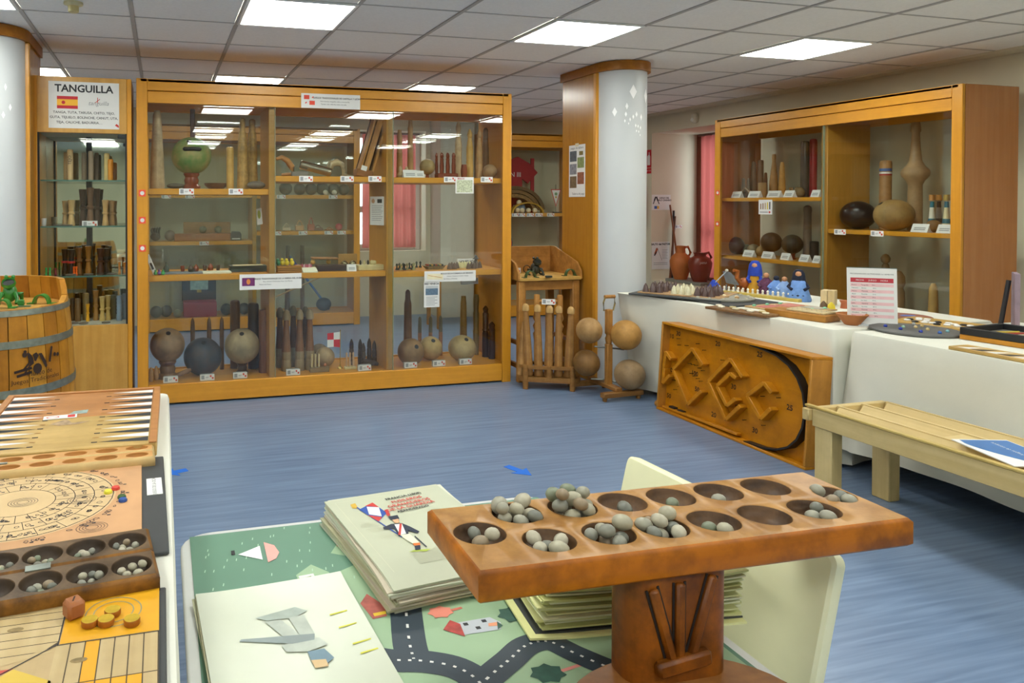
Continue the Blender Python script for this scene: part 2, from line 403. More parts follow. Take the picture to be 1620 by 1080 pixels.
# bits on wall and ceiling
t = T('smoke_detector', 'small cream ceiling sensor near the top left corner', 'detector', (-0.454, 4.2, 2.478))
part('base', MB().lathe([(.05, 0), (.05, -.012), (.03, -.02)]), mat('#d8cfa4', .5), t); part('sensor_head', MB().lathe([(.028, -.02), (.028, -.05), (.02, -.055)]), mat('#c9bb85', .5), t)
t = T('motion_sensor', 'small white sensor box high on the right wall', 'sensor', (5.85, 6.98, 2.36))
part('housing', MB().box((-.03, 0, 0), (.06, .07, .11), 0, .015), mat('#d9d3bf', .5), t); part('lens', MB().ball((-.058, 0, -.02), .022, 0, 12, 8), mat('#efece2', .3), t)
t = T('fire_sign', 'red fire extinguisher sign on the far right wall beside the column', 'sign', (5.846, 7.83, 1.92), 0, None, FACEX)
part('plate', MB().box((0, .03, 0), (.13, .22, .004)), mat('#c4202a', .5, .02), t); part('plate', MB().box((0, -.12, 0), (.13, .065, .004)), mat('#c4202a', .5, .02), t)
part('pictogram', MB().poly([(-.005, -.05), (.05, -.05), (.05, .06), (.035, .08), (.035, .11), (.02, .11), (.02, .08), (-.005, .06)], .003), PAPER, t); text('EXTINTOR', .026, PAPER, t, (0, -.12, .003))
t = T('fire_extinguisher', 'red fire extinguisher hanging on the wall right of the white column', 'extinguisher', (5.77, 7.86, 1.12))
part('cylinder', MB().lathe([(.055, .06), (.055, .4), (.03, .44), (.02, .46)]), mat('#b5222a', .3, .03), t); part('base_ring', MB().lathe([(.056, 0), (.058, .06)]), BLACK, t); part('valve', MB().box((0, 0, .48), (.03, .06, .05), 0, .01), BLACK, t); part('hose', MB().tube([(0, -.03, .48), (-.02, -.07, .42), (-.03, -.07, .2)], .01), BLACK, t)

# ================================================================== glazed showcases
TAGM = [PAPER, GREY, mat('#c9452f', .6, .02), INK]
def tag_mesh(w=.1, h=.042):
    m = MB().box((0, 0, 0), (w, h, .002))
    m.poly([(-w * .42, -h * .3), (-w * .2, -h * .3), (-w * .2, h * .36), (-w * .42, h * .36)], .0014, 1)
    m.line(-w * .12, h * .05, w * .1, h * .05, h * .08, .0014, 1).line(-w * .12, -h * .1, w * .06, -h * .1, h * .05, .0014, 1)
    m.poly([(w * .18, h * .02), (w * .3, h * .02), (w * .3, h * .36), (w * .18, h * .36)], .0014, 2)
    m.poly([(w * .32, -h * .3), (w * .44, -h * .3), (w * .44, h * .04), (w * .32, h * .04)], .0014, 2)
    return m.mesh('shelf_tag', TAGM)
TAG = tag_mesh()
def shelf_tag(loc, label, rot=FACE, group='catalogue tags on shelf edges'):
    return tag(link('shelf_tag', TAG, None, loc, rot), label, 'tag', group)
def tent_card(loc, rz, label, group, w=.1, h=.05, lines=2):
    m = MB()
    m.hull([(-w / 2, 0, 0), (w / 2, 0, 0), (-w / 2, h * .9, 0), (w / 2, h * .9, 0), (-w / 2, h * .45, h), (w / 2, h * .45, h)])
    M = Matrix.Translation((0, 0, 0)) @ Matrix.Rotation(math.atan2(h, h * .45), 4, 'X')
    for k in range(lines): m.poly([(-w * .34, h * (.5 - .22 * k)), (w * .34, h * (.5 - .22 * k)), (w * .34, h * (.62 - .22 * k)), (-w * .34, h * (.62 - .22 * k))], .001, 1, M)
    return S('name_card', m, [PAPER, GREY], label, 'card', loc, (0, 0, rz), group)

def display_case(label, loc, rz, W, D, H, dividers, shelves, base=.145, rail=2.085, stile=.073, end_mat=None, glass_back=True, shelf_t=.042):
    t = T('display_case', label, 'display case', loc, rz)
    em = end_mat or wood('#c4852a', '#ba7b24', 2, 1, .3, .1)
    for s, x in ((-1, 0), (1, W)):
        part('side_panel', MB().bx(min(x, x - s * .03), max(x, x - s * .03), .02, D, 0, H, 0, .003), em, t)
        part('stile', MB().bx(min(x, x - s * stile), max(x, x - s * stile), 0, .03, 0, H, 0, .003), OAK_Z, t)
    part('top_board', MB().bx(.03, W - .03, .0, D, H - .02, H - .001), OAK_X, t)
    part('top_rail', MB().bx(stile, W - stile, 0, .03, (H + rail) / 2 + .003, H - .002, 0, .003), OAK_X, t)
    part('top_rail', MB().bx(stile, W - stile, .004, .03, rail, (H + rail) / 2 - .002, 0, .003), OAK_X, t)
    part('base_rail', MB().bx(stile, W - stile, .002, .03, .012, base, 0, .004), OAK_X, t)
    part('floor_board', MB().bx(.03, W - .03, .03, D, base - .045, base - .008), OAK_X, t)
    part('back_rail', MB().bx(.03, W - .03, D - .03, D, rail, H - .02), OAK_X, t)
    part('back_rail', MB().bx(.03, W - .03, D - .03, D - .005, .02, base), OAK_X, t)
    edges = [.03] + [e for d, w in dividers for e in (d - w / 2, d + w / 2)] + [W - .03]
    for d, w in dividers:
        part('divider', MB().bx(d - w / 2, d + w / 2, .045, D - .035, base - .005, rail + .02, 0, .003), wood('#bd8630', '#b27c28', 2, 1, .4, .1), t)
    for k, zs in enumerate(shelves):
        for z in zs: part('shelf', MB().bx(edges[2 * k] + .002, edges[2 * k + 1] - .002, .05, D - .04, z - shelf_t, z, 0, .003), OAK_X, t)
    n = len(dividers) + 1
    xs = [stile] + [d for d, w in dividers] + [W - stile]
    for k in range(n):
        part('pane', MB().bx(xs[k] - (.02 if k else 0), xs[k + 1] + (.02 if k < n - 1 else 0), .008 + .012 * (k % 2), .014 + .012 * (k % 2), base - .004, rail + .004), GLASS, t)
        if glass_back: part('pane', MB().bx(xs[k], xs[k + 1], D - .02, D - .014, base - .004, rail + .004), GLASS, t)
        if k < n - 1: part('pane_edge', MB().bx(xs[k + 1] + .0175, xs[k + 1] + .02, .007, .026, base, rail), mat('#8d9478', .25, .02), t)
    return t
CY = 5.19
lc = display_case('large oak showcase with three glazed bays across the middle of the room', (-.163, CY, 0), 0, 2.805, .55, 2.25, [(.932, .043), (1.821, .05)], [[1.5, .895], [1.596, .89], [1.594, .88]])
for z in (1.467, 1.282, 1.09):
    o = S('alarm_sticker', MB().box((0, 0, 0), (.045, .045, .002), 0).disc(0, 0, .014, .0013, 1), [mat('#e8503c', .5, .02), PAPER], 'red square sticker with white dot on the large showcase stile, %s of three' % {1.467: 'top', 1.282: 'middle', 1.09: 'bottom'}[z], 'sticker', (-.127, CY - .0015, z), FACE, 'red dot stickers on the left showcase')
ca = display_case('rear showcase against the back wall, seen through the large glazed showcase', (-.2, 8.1, 0), 0, 2.41, .5, 2.25, [(1.2, .045)], [[1.5, .98], [1.49, 1.08]])
cb = display_case('rear showcase with red shirt between the large showcase and the column', (3.75, 8.1, 0), 0, 1.35, .5, 2.25, [], [[1.275, .75]])
cr = display_case('tall orange showcase standing along the right wall', (5.19, 5.945, 0), -PI / 2, 2.265, .52, 2.203, [(1.175, .06)], [[1.45, .9], [1.19]], .145, 2.03, .07, wood('#b8763c', '#ae6c32', 2, .6, .18, .06, None, .6), True, .034)
for y, z in ((5.9, 1.5), (5.9, 1.2)):
    S('alarm_sticker', MB().box((0, 0, 0), (.045, .045, .002), 0).disc(0, 0, .014, .0013, 1), [mat('#e8503c', .5, .02), PAPER], 'red square sticker with white dot on the right showcase stile, %s one' % ('upper' if z > 1.4 else 'lower'), 'sticker', (5.1885, y, z), FACEX, 'red dot stickers on the right showcase')

# ---------------- turned things and balls
PALE = wood('#cdb58e', '#b89d74', 2, 1, .5, .35, '#7d6248')
TAN = wood('#bc9364', '#a47b4a', 2, 1, .5, .35, '#6d5030')
BRN = wood('#8a6644', '#725236', 2, 1, .45, .35)
DKB = wood('#54402f', '#423024', 2, 1, .4, .3)
RED_BRN = wood('#8a4326', '#6e3018', 2, 1, .25, .2)
YELW = wood('#cfa65a', '#b98d42', 2, 1, .45, .3)
GRYW = wood('#8d8168', '#746a55', 2, 1, .6, .3)
BDK = mat('#1d1512', .6, .1)
def at(tok, z): return (tok[0], tok[1], z)
def turned(loc, h, prof, mats, label, name='wooden_pin', cat='pin', group=None, rot=(0, 0, 0), seg=14, mis=None):
    return S(name, MB().lathe([(r, f * h) for f, r in prof], (0, 0, 0), seg, mis=mis), mats, label, cat, loc, rot, group)
def SK(r): return [(0, r * .8), (.03, r), (.3, r), (.6, r * .78), (.85, r * .6), (.94, r * .6), (.99, r * .4), (1, r * .1)]
def BOT(r): return [(0, r), (.28, r * 1.05), (.3, r * .92), (.33, r * 1.05), (.36, r * .95), (.6, r * 1.0), (.82, r * .55), (.84, r * .72), (.88, r * .78), (.93, r * .6), (.97, r * .35), (1, r * .12)]
def POST(r): return [(0, r), (.96, r), (.99, r * .85), (1, r * .5)]
def TAP(r): return [(0, r), (.5, r * .86), (.96, r * .62), (1, r * .3)]
def holed_ball(loc, r, m, label, base=None, hole=(-.1, -.75, .66), sz=1.0, slot=None, group=None, name='bowling_ball', base_m=None):
    """wooden ball resting on its shelf (or on a turned foot), with a dark finger hole"""
    t = T(name, label, 'ball', loc, 0, group)
    zb = base if base else 0
    part('body', MB().ball((0, 0, zb + r * sz), r, 0, 28, 18, sz=sz), m, t)
    d = Vector(hole).normalized()
    if hole != (0, 0, 0):
        q = d.to_track_quat('Z', 'Y').to_matrix()
        part('finger_hole', MB().lathe([(.017, -.01), (.017, .0015)], (d.x * r, d.y * r, zb + r * sz + d.z * r * sz), 12, M=q), BDK, t)
    if slot:
        d2 = Vector(slot).normalized(); q = d2.to_track_quat('Z', 'X').to_matrix()
        part('hand_slot', MB().box((d2.x * r * .985, d2.y * r * .985, zb + r * sz + d2.z * r * sz * .985), (.028, .13, .03), 0, .01, q @ Matrix.Rotation(PI / 2, 3, 'Z') if slot[0] > 8 else q), BDK, t)
    if base:
        part('foot', MB().lathe([(base * .6, 0), (base * .62, base * .18), (base * .45, base * .35), (base * .5, base * .6), (base * .42, base * .8), (base * .55, base * 1.02), (base * .5, base * 1.15)]), base_m or RED_BRN, t)
    return t
def rough_ball(a, b, sc=9): return wood(a, b, 2, sc / 30, .55, .45)

# ================================================================== large showcase: contents
z1a, z1b, z1c, z2a, z2b, z2c, zb = 1.5, 1.596, 1.594, .895, .89, .88, .137
turned(at((-0.028, 5.42, 1.504), z1a), .56, [(0, .05), (.05, .052), (.4, .045), (.8, .032), (.93, .03), (1, .02)], PALE, 'tall grey bleached pin at the left end of the top shelf')
t = holed_ball(at((0.21, 5.4, 1.505), z1a), .142, wood('#6d8a48', '#a08a5a', 2, .28, .45, .7, '#4f7a3a'), 'green painted ball on a red turned foot with a long handle slot', .105, (-.15, -.72, .75), .95, (0, -1, .32))
part('handle', MB().box((.01, .02, .43), (.034, .034, .3), 0, .004), wood('#5a3a2a', '#452a1e', 2), t)
S('stone', MB().ball((0, 0, .022), .04, 0, 12, 8, sx=1.6, sz=.5), mat('#5c5648', .8, .2), 'flat dark stone left of the red turned foot', 'stone', at((0.099, 5.38, 1.504), z1a))
S('wooden_bowl', MB().lathe([(.05, 0), (.085, .03), (.088, .045), (.08, .045), (.06, .02), (.01, .015)], seg=20), wood('#74523a', '#5b3f2b', 0), 'shallow brown bowl beside the green ball', 'bowl', at((0.389, 5.45, 1.507), z1a))
turned(at((0.486, 5.4, 1.506), z1a), .31, POST(.027), YELW, 'short yellow rounded pin right of the shallow bowl')
turned(at((0.583, 5.45, 1.508), z1a), .53, [(0, .044), (.1, .042), (.6, .036), (.8, .026), (.82, .02), (.98, .02), (1, .01)], wood('#c9a15e', '#ab8748', 2, 1.6, .5, .5, '#5a4424'), 'tall speckled yellow pin with a narrow neck, left one of a pair')
turned(at((0.66, 5.5, 1.509), z1a), .53, [(0, .044), (.1, .042), (.6, .036), (.8, .03), (.82, .024), (.98, .024), (1, .01)], wood('#b8924f', '#9a773c', 2, 1.6, .5, .5, '#4d3a1e'), 'tall speckled yellow pin with a narrow neck, right one of a pair')
S('stone', MB().ball((0, 0, .03), .05, 0, 14, 10, sx=1.35, sz=.62), mat('#6b6154', .8, .25, 30), 'rough grey-brown stone against the first divider', 'stone', at((0.671, 5.36, 1.507), z1a))
# middle bay, upper shelf
pth = [(-.02, 0, .13), (.02, 0, .145), (.065, 0, .12), (.1, 0, .07), (.12, 0, .02), (.06, 0, .015), (.02, 0, .015)]
S('wooden_hook', MB().tube(pth, [.012, .018, .022, .024, .02, .016, .01], 10), wood('#b8834a', '#9b6a36', 0), 'curved bent-wood club at the left of the middle bay top shelf', 'club', at((0.845, 5.4, 1.602), z1b))
S('stone_block', MB().hull([(x, y, z) for x in (-.06, .06) for y in (-.03, .03) for z in (0, .036)] + [(-.066, 0, .018), (.05, 0, .043)]), mat('#7c7970', .8, .15, 25), 'small grey stone block beside the bent-wood club', 'stone', at((0.995, 5.36, 1.602), z1b))
S('metal_cylinder', MB().lathe([(.03, 0), (.034, .005), (.034, .235), (.03, .24), (.026, .24), (.026, .1), (.004, .1)], M=Matrix.Rotation(R(-76), 3, 'Y')), mat('#a9a08c', .25, .1, 12, .9), 'shiny metal tube lying tilted on the middle top shelf', 'tube', at((1.241, 5.4, 1.635), z1b + .036))
pth = [(-.06, 0, .06), (-.045, 0, .1), (0, 0, .115), (.05, 0, .09), (.07, 0, .05), (.04, 0, .02), (.1, 0, .01), (.16, 0, .006)]
S('horn', MB().tube([(-.05, 0, .022), (-.06, 0, .06), (-.045, 0, .1), (0, 0, .115), (.04, 0, .095), (.055, 0, .05), (.05, 0, .02), (.09, 0, .012), (.13, 0, .008)], [.02, .03, .032, .028, .022, .016, .014, .012, .006], 10), wood('#c6b48c', '#8f8062', 0, .5, .35, .5, '#4b463f'), 'cream and dark curled horn beside the metal tube', 'horn', at((1.295, 5.42, 1.608), z1b))
t = T('wooden_chute', 'tall leaning wooden double chute in the middle bay', 'chute', at((1.484, 5.38, 1.613), z1b), 0, None, (0, R(17), 0))
for dx, w, c in ((-.04, .018, '#b07a3e'), (.0, .045, '#c58f4d'), (.055, .016, '#cb9a58')): part('plank', MB().box((dx, 0, .26), (w, .1, .46), 0, .003), wood(c, '#9c6a30', 2), t)
part('back_board', MB().box((.005, .052, .26), (.12, .008, .45)), wood('#5f3a22', '#4a2c18', 2), t)
part('foot_block', MB().box((.0, 0, .03), (.13, .11, .055), 0, .004, Euler((0, R(-8), 0))), wood('#96602c', '#7c4d20', 0), t)
part('paper_tag', MB().box((-.02, -.058, .065), (.045, .001, .036)), PAPER, t)
# right bay, upper shelf
for px, h, l in (((1.808, 5.45, 1.614), .38, 'slim tan pin nearest the second divider'), ((1.897, 5.45, 1.615), .46, 'taller tan pin with ringed top second from the divider')):
    turned(at(px, z1c), h, [(0, .026), (.5, .022), (.52, .025), (.54, .021), (.8, .02), (.84, .023), (.9, .018), (1, .016)], TAN, l)
for px, l in (((1.773, 5.33, 1.604), 'little pale ninepin at the left of the right bay'), ((1.828, 5.34, 1.605), 'little pale ninepin behind the two white cards')):
    turned(at(px, z1c), .09, [(0, .016), (.25, .024), (.5, .012), (.65, .016), (.85, .012), (1, .003)], PALE, l)
tent_card(at((1.839, 5.27, 1.603), z1c), 0, 'left of two white name cards on the right bay top shelf', 'name cards in the large showcase', .11, .06)
tent_card(at((1.92, 5.28, 1.604), z1c), 0, 'right of two white name cards on the right bay top shelf', 'name cards in the large showcase', .07, .055)
t = holed_ball(at((2.029, 5.42, 1.61), z1c), .062, rough_ball('#a58e60', '#8c764e'), 'small brown ball on a low foot on the right bay top shelf', .03, (0, 0, 0))
t = T('pin_set', 'set of small red-brown pins standing in a block on the right bay top shelf', 'pin set', at((2.181, 5.4, 1.611), z1c))
part('block', MB().box((0, 0, .02), (.17, .08, .04), 0, .004), RED_BRN, t)
pm = MB().lathe([(r * .016 / .016, z) for r, z in ((.014, 0), (.017, .06), (.012, .1), (.015, .115), (.009, .12), (.014, .135), (.012, .15), (.002, .165))], seg=12, sx=.8, sy=.8).mesh('pin', RED_BRN)
for k in range(7): part('pin', pm, None, t, (-.075 + .025 * k, .02 * (-1) ** k, .04))
t2 = S('wooden_cask', MB().lathe([(.02, 0), (.026, .05), (.027, .06), (.02, .11)]), RED_BRN, 'small red-brown barrel-shaped piece before the ringed pins', 'cask', at((2.315, 5.36, 1.611), z1c))
for px, h, m, l in (((2.326, 5.5, 1.616), .47, PALE, 'tallest pale pin with pointed head on the right bay top shelf'), ((2.39, 5.42, 1.613), .40, YELW, 'yellow ringed pin with pointed head right of the tallest one'), ((2.473, 5.42, 1.614), .4, TAN, 'brown ringed pin second from the showcase end')):
    turned(at(px, z1c), h, BOT(.028), m, l)
turned(at((2.565, 5.5, 1.618), z1c), .42, TAP(.032), BRN, 'smooth brown pin nearest the right end panel')
holed_ball(at((2.529, 5.34, 1.612), z1c), .057, rough_ball('#a07e58', '#866848'), 'small brown ball at the right end of the top shelf', None, (0, 0, 0))
# lower shelf, left bay
t = T('domino_stick', 'leaning white game stick with black figure in the left bay', 'stick', at((-0.043, 5.33, 0.9), z2a), 0, None, (0, R(-22), 0))
part('stick', MB().box((0, 0, .075), (.03, .02, .15), 0, .003), PAPER, t); part('print', MB().poly([(-.008, -.03), (.008, -.03), (.006, .02), (-.006, .02)], 0, 0, Matrix.Translation((0, -.0106, .07)) @ Matrix.Rotation(PI / 2, 4, 'X')), INK, t)
for k, (tok, c) in enumerate((((-0.042, 5.29, 0.904), '#3f8f4a'), ((-0.017, 5.3, 0.902), '#7a3fa0'), ((0.009, 5.28, 0.903), '#2e9a50'))):
    S('clay_figure', MB().ball((0, 0, .013), .014, 0, 10, 8).ball((0, 0, .03), .008, 0, 8, 6), mat(c, .4), '%s little clay figure by the leaning white stick' % ('green leftmost', 'purple', 'green rightmost')[k], 'figurine', at(tok, z2a), (0, 0, 0), 'clay figures in the left bay')
S('game_board', MB().box((0, 0, .005), (.31, .14, .01), 0, .002), mat('#7b8088', .4, .05), 'grey game board lying on the left bay lower shelf', 'game board', at((0.141, 5.38, 0.895), z2a))
S('bottle_piece', MB().lathe([(.02, 0), (.02, .03), (.006, .05), (.006, .07)]), mat('#3c463c', .3), 'dark bottle-shaped piece on the grey board', 'game piece', at((0.031, 5.4, 0.896), z2a + .012))
for k, tok in enumerate(((0.146, 5.4, 0.893), (0.202, 5.36, 0.896), (0.24, 5.4, 0.891), (0.304, 5.42, 0.892), (0.346, 5.44, 0.889), (0.399, 5.42, 0.89))):
    S('clay_cup', MB().lathe([(.012, 0), (.016, .03), (.014, .04), (.01, .03), (.004, .02)] if k not in (1, 2, 4) else [(.018, 0), (.022, .02), (.014, .035), (.004, .05)]), (RED_BRN, DKB)[k % 2], 'small dark game piece, number %s from the left on the left bay lower shelf' % ('one', 'two', 'three', 'four', 'five', 'six')[k], 'game piece', at(tok, z2a + .012), (0, 0, 0), 'dark pieces in the left bay')
S('booklet', MB().box((0, 0, .006), (.2, .12, .012), 0, .002), CREAMP, 'cream booklet lying in the left bay', 'booklet', at((0.384, 5.34, 0.888), z2a))
t = T('black_box', 'low black box with pale inlay in the left bay corner', 'box', at((0.616, 5.42, 0.88), z2a))
part('body', MB().box((0, 0, .022), (.27, .13, .044), 0, .003), BLACK, t); part('inlay', MB().box((0, 0, .0455), (.22, .09, .003)), mat('#c9b48a', .5), t)
S('upright_plaque', MB().box((0, 0, .085), (.006, .12, .17)), mat('#a77d4a', .4), 'thin upright wooden panel against the first divider', 'plaque', at((0.759, 5.4, 0.873), z2a))
# lower shelf, middle bay
t = T('wooden_box', 'small slatted wooden box carrying yellow and green birds', 'box', at((0.907, 5.32, 0.882), z2b))
for k in range(3): part('slat', MB().box((0, 0, .008 + .016 * k), (.18, .09, .014), 0, .002), wood('#b07c38', '#94642a', 0), t)
for k, (tok, c) in enumerate((((0.827, 5.32, 0.931), '#2f7a52'), ((0.86, 5.32, 0.93), '#d9c233'), ((0.889, 5.3, 0.931), '#e0c52a'), ((0.927, 5.3, 0.935), '#e3c822'))):
    S('toy_bird', MB().ball((0, 0, .02), .02, 0, 12, 8, sx=.9).ball((-.004, -.004, .043), .012, 0, 10, 8).hull([(-.018, -.006, .042), (-.01, -.012, .046), (-.01, 0, .046), (-.01, -.006, .038)]), mat(c, .4), '%s toy bird on the slatted box' % ('green', 'yellow leftmost', 'yellow middle', 'yellow rightmost')[k], 'figurine', at(tok, z2b + .049), (0, 0, 0), 'toy birds on the slatted box')
for k in range(9):
    tok = [(0.966, 5.36, 0.896), (0.988, 5.4, 0.892), (0.999, 5.36, 0.895), (1.025, 5.42, 0.889), (1.028, 5.36, 0.894), (1.05, 5.4, 0.89), (1.057, 5.36, 0.894), (1.083, 5.42, 0.888), (1.083, 5.37, 0.892)][k]
    S('pink_piece', MB().lathe([(.009, 0), (.006, .02), (.009, .035), (.003, .05)], seg=8), mat(('#b9506a', '#d9a9b2', '#c46a7e')[k % 3], .5), 'tiny pink and white game piece behind the small white wedge', 'game piece', at(tok, z2b + .002), (0, 0, 0), 'pink pieces in the middle bay')
S('white_wedge', MB().hull([(-.055, -.04, 0), (.055, -.04, 0), (-.055, .04, 0), (.055, .04, 0), (-.055, .04, .032), (.055, .04, .032), (-.055, -.04, .006), (.055, -.04, .006)]), CREAMP, 'small sloping cream text block in the middle bay', 'text block', at((1.055, 5.28, 0.882), z2b))
t = T('toy_board', 'thick wooden plank on two balls in the middle bay', 'toy', at((1.196, 5.42, 0.919), z2b + .045))
part('plank', MB().box((0, 0, .045), (.2, .09, .016), 0, .005, Euler((0, R(2), 0))), wood('#a87b4e', '#8a6038', 0), t)
for s in (-1, 1): part('ball', MB().ball((s * .06 - .03, -.01, .018), .019, 0, 12, 8), YELW, t)
S('dark_box', MB().box((0, 0, .022), (.23, .1, .044), 0, .003), mat('#3a2a28', .4), 'flat dark brown box under the plank on balls', 'box', at((1.237, 5.36, 0.875), z2b))
t = T('bell_board', 'upright wooden board with two round metal bells', 'board', at((1.4, 5.5, 0.863), z2b))
part('board', MB().box((0, 0, .06), (.15, .012, .11), 0, .003), wood('#b48a4e', '#98713a', 0), t)
for s in (-1, 1): part('bell', MB().ball((s * .034, -.032, .035), .03, 0, 16, 10), mat('#8f8768', .15, .1, 9, .9), t)
tent_card(at((1.376, 5.27, 0.875), z2b), 0, 'folded white card before the two round bells', 'name cards in the large showcase', .07, .05)
t = T('carved_box', 'cream carved wooden box with hinged lid raised', 'box', at((1.545, 5.36, 0.867), z2b))
CRW = wood('#d8cc9a', '#c2b27e', 0)
part('tray', MB().box((0, 0, .02), (.22, .12, .04), 0, .004), CRW, t); part('knob', MB().box((.02, 0, .055), (.05, .03, .03), 0, .008), CRW, t)
part('lid', MB().prism([(-.03, 0), (.03, 0), (.034, .1), (.026, .16), (.012, .185), (-.012, .18), (-.03, .15)], -.006, .006, 0, Matrix.Translation((.12, .02, .04)) @ Matrix.Rotation(R(25), 4, 'Z') @ Matrix.Rotation(PI / 2, 4, 'X')), CRW, t)
for k in range(4): part('peg', MB().lathe([(.007, 0), (.009, .02), (.003, .035)], (-.08 + .03 * k, 0, .04), 8), (BLACK, CRW)[k % 2], t)
# lower shelf, right bay: chessmen, basket, cones
for k in range(12):
    tok = [(1.758, 5.36, 0.896), (1.792, 5.4, 0.892), (1.779, 5.33, 0.894), (1.823, 5.4, 0.892), (1.81, 5.33, 0.893), (1.841, 5.36, 0.89), (1.882, 5.42, 0.888), (1.875, 5.34, 0.891), (1.912, 5.4, 0.89), (1.976, 5.52, 0.898), (2.008, 5.52, 0.897), (1.882, 5.33, 0.891)][k]
    S('chess_piece', MB().lathe([(.013, 0), (.013, .006), (.007, .014), (.006, .03), (.01, .034), (.008, .045), (.002, .05)], seg=8), mat(('#2c3a30', '#232623', '#8c8a5c')[k % 3], .4), 'tiny turned chess piece standing at the left of the right bay', 'chess piece', at(tok, z2c + .003), (0, 0, 0), 'small chessmen in the right bay')
t = T('woven_mat', 'small colourful woven boat with two pointed ends in the right bay', 'basket', at((2.074, 5.38, 0.873), z2c))
part('hull', MB().rings([[(x, y * w, z) for x, y, z in ((-.09, 0, .02), (-.06, -.03, .0), (0, -.045, 0), (.06, -.03, 0), (.09, 0, .02), (.06, .03, 0), (0, .045, 0), (-.06, .03, 0))] for w, z in ((1, 0), (1.02, 0))][:1] + [[(-.1, 0, .03), (-.065, -.035, .022), (0, -.052, .03), (.065, -.035, .022), (.1, 0, .03), (.065, .035, .022), (0, .052, .03), (-.065, .035, .022)]]), mat('#6d5a34', .8, .4, 90), t)
for k in range(8): part('band', MB().box((-.06 + .017 * k, 0, .034), (.008, .075, .014), 0, .003, Euler((0, R(20), 0))), mat(('#a34a32', '#3c5a3c', '#c39a4c', '#26303c')[k % 4], .7), t)
for k in range(14):
    tok = [(2.185, 5.34, 0.888), (2.231, 5.4, 0.887), (2.228, 5.34, 0.888), (2.275, 5.4, 0.881), (2.313, 5.44, 0.887), (2.327, 5.42, 0.888), (2.357, 5.44, 0.886), (2.37, 5.42, 0.888), (2.342, 5.33, 0.881), (2.382, 5.36, 0.882), (2.401, 5.44, 0.885), (2.395, 5.34, 0.879), (2.435, 5.38, 0.884), (2.471, 5.4, 0.882)][k]
    cream = k in (4, 5, 6, 7, 10)
    S('game_cone', MB().lathe([(.02, 0), (.019, .012), (.01, .04), (.002, .052)], seg=10), mat('#d6cf9c' if cream else '#5f4a40', .6), '%s cone-shaped game piece at the right of the right bay lower shelf' % ('cream' if cream else 'brown'), 'game piece', at(tok, z2c), (0, 0, 0), '%s cones' % ('cream' if cream else 'brown'))
S('hat_figure', MB().lathe([(.02, 0), (.018, .03), (.01, .05), (.012, .06), (.03, .063), (.014, .075), (.01, .09), (.002, .095)]), mat('#3f3f44', .6), 'grey figure with a brimmed hat by the right end panel', 'figurine', at((2.483, 5.5, 0.889), z2c))
# bottom, left bay
for k, tok in enumerate(((-0.076, 5.34, 0.152), (-0.041, 5.38, 0.154))):
    turned(at(tok, zb), .1, [(0, .014), (.2, .02), (.6, .018), (.8, .013), (1, .006)], TAN, '%s short grey peg in the bottom left corner' % ('left', 'right')[k])
holed_ball(at((0.038, 5.42, 0.149), zb), .123, rough_ball('#a3815c', '#7f6548'), 'weathered brown ball on a dark turned foot, leftmost at the bottom', .115, (.05, -.6, .8), 1.0, None, None, 'bowling_ball', BRN)
S('short_rod', MB().lathe([(.012, 0), (.017, .02), (.018, .1), (.01, .125)], M=Matrix.Rotation(R(70), 3, 'Y')), BRN, 'short brown rod lying beside the leftmost turned foot', 'rod', at((0.085, 5.36, 0.187), zb + .022))
holed_ball(at((0.289, 5.44, 0.101), zb), .138, wood('#3d434b', '#2e3238', 2, .4, .5, .4, '#5c4838'), 'blue-black ball with bare brown top at the bottom', None, (.02, -.55, .83))
for k, tok in enumerate(((0.223, 5.6, 0.144), (0.345, 5.6, 0.137), (0.439, 5.6, 0.131))):
    turned(at(tok, zb), .40, [(0, .017), (.8, .017), (.93, .014), (1, .004)], BRN, '%s of three thin brown stakes behind the blue-black ball' % ('left', 'middle', 'right')[k], 'stake', 'stake')
holed_ball(at((0.573, 5.42, 0.135), zb), .13, rough_ball('#b09a74', '#94805e'), 'greyish tan ball on a dark foot in front of the thick posts', .075, (-.08, -.6, .8), 1.0, None, None, 'bowling_ball', DKB)
turned(at((0.541, 5.62, 0.121), zb), .52, POST(.038), wood('#7a5634', '#5f4026', 2), 'thick brown post with pale band behind the greyish ball', 'post', 'post', None, (0, 0, 0), 14)
turned(at((0.676, 5.58, 0.112), zb), .50, POST(.042), DKB, 'thick black-brown post right of the greyish ball', 'post', 'post')
turned(at((0.737, 5.42, 0.097), zb), .47, POST(.041), wood('#86563c', '#6b422c', 2), 'thick reddish post against the first divider', 'post', 'post')
# bottom, middle bay
for k, (tok, h) in enumerate((((0.878, 5.56, 0.099), .46), ((0.904, 5.42, 0.11), .46), ((0.981, 5.56, 0.103), .47), ((1.005, 5.42, 0.104), .46), ((1.076, 5.56, 0.097), .46), ((1.083, 5.42, 0.109), .46))):
    turned(at(tok, zb), h, [(0, .036), (.03, .038), (.15, .037), (.19, .034), (.2, .037), (.25, .036), (.32, .035), (.55, .026), (.8, .021), (.83, .02), (.84, .03), (.92, .03), (.98, .018), (1, .008)],
           [wood('#6a4a30', '#523621', 2) if k % 2 == 0 else wood('#8d6038', '#704826', 2), GRYW if k % 2 == 0 else wood('#a08a66', '#85714f', 2)], '%s skittle with grey head in the %s row of the middle bay bottom' % (('left', 'left', 'middle', 'middle', 'right', 'right')[k], 'back' if k % 2 == 0 else 'front'), 'skittle', 'skittle', 'skittles in the middle bay', (0, 0, 0), 14, [1, 1, 1, 1, 1, 1, 0, 0, 0, 0, 1, 1, 1, 1])
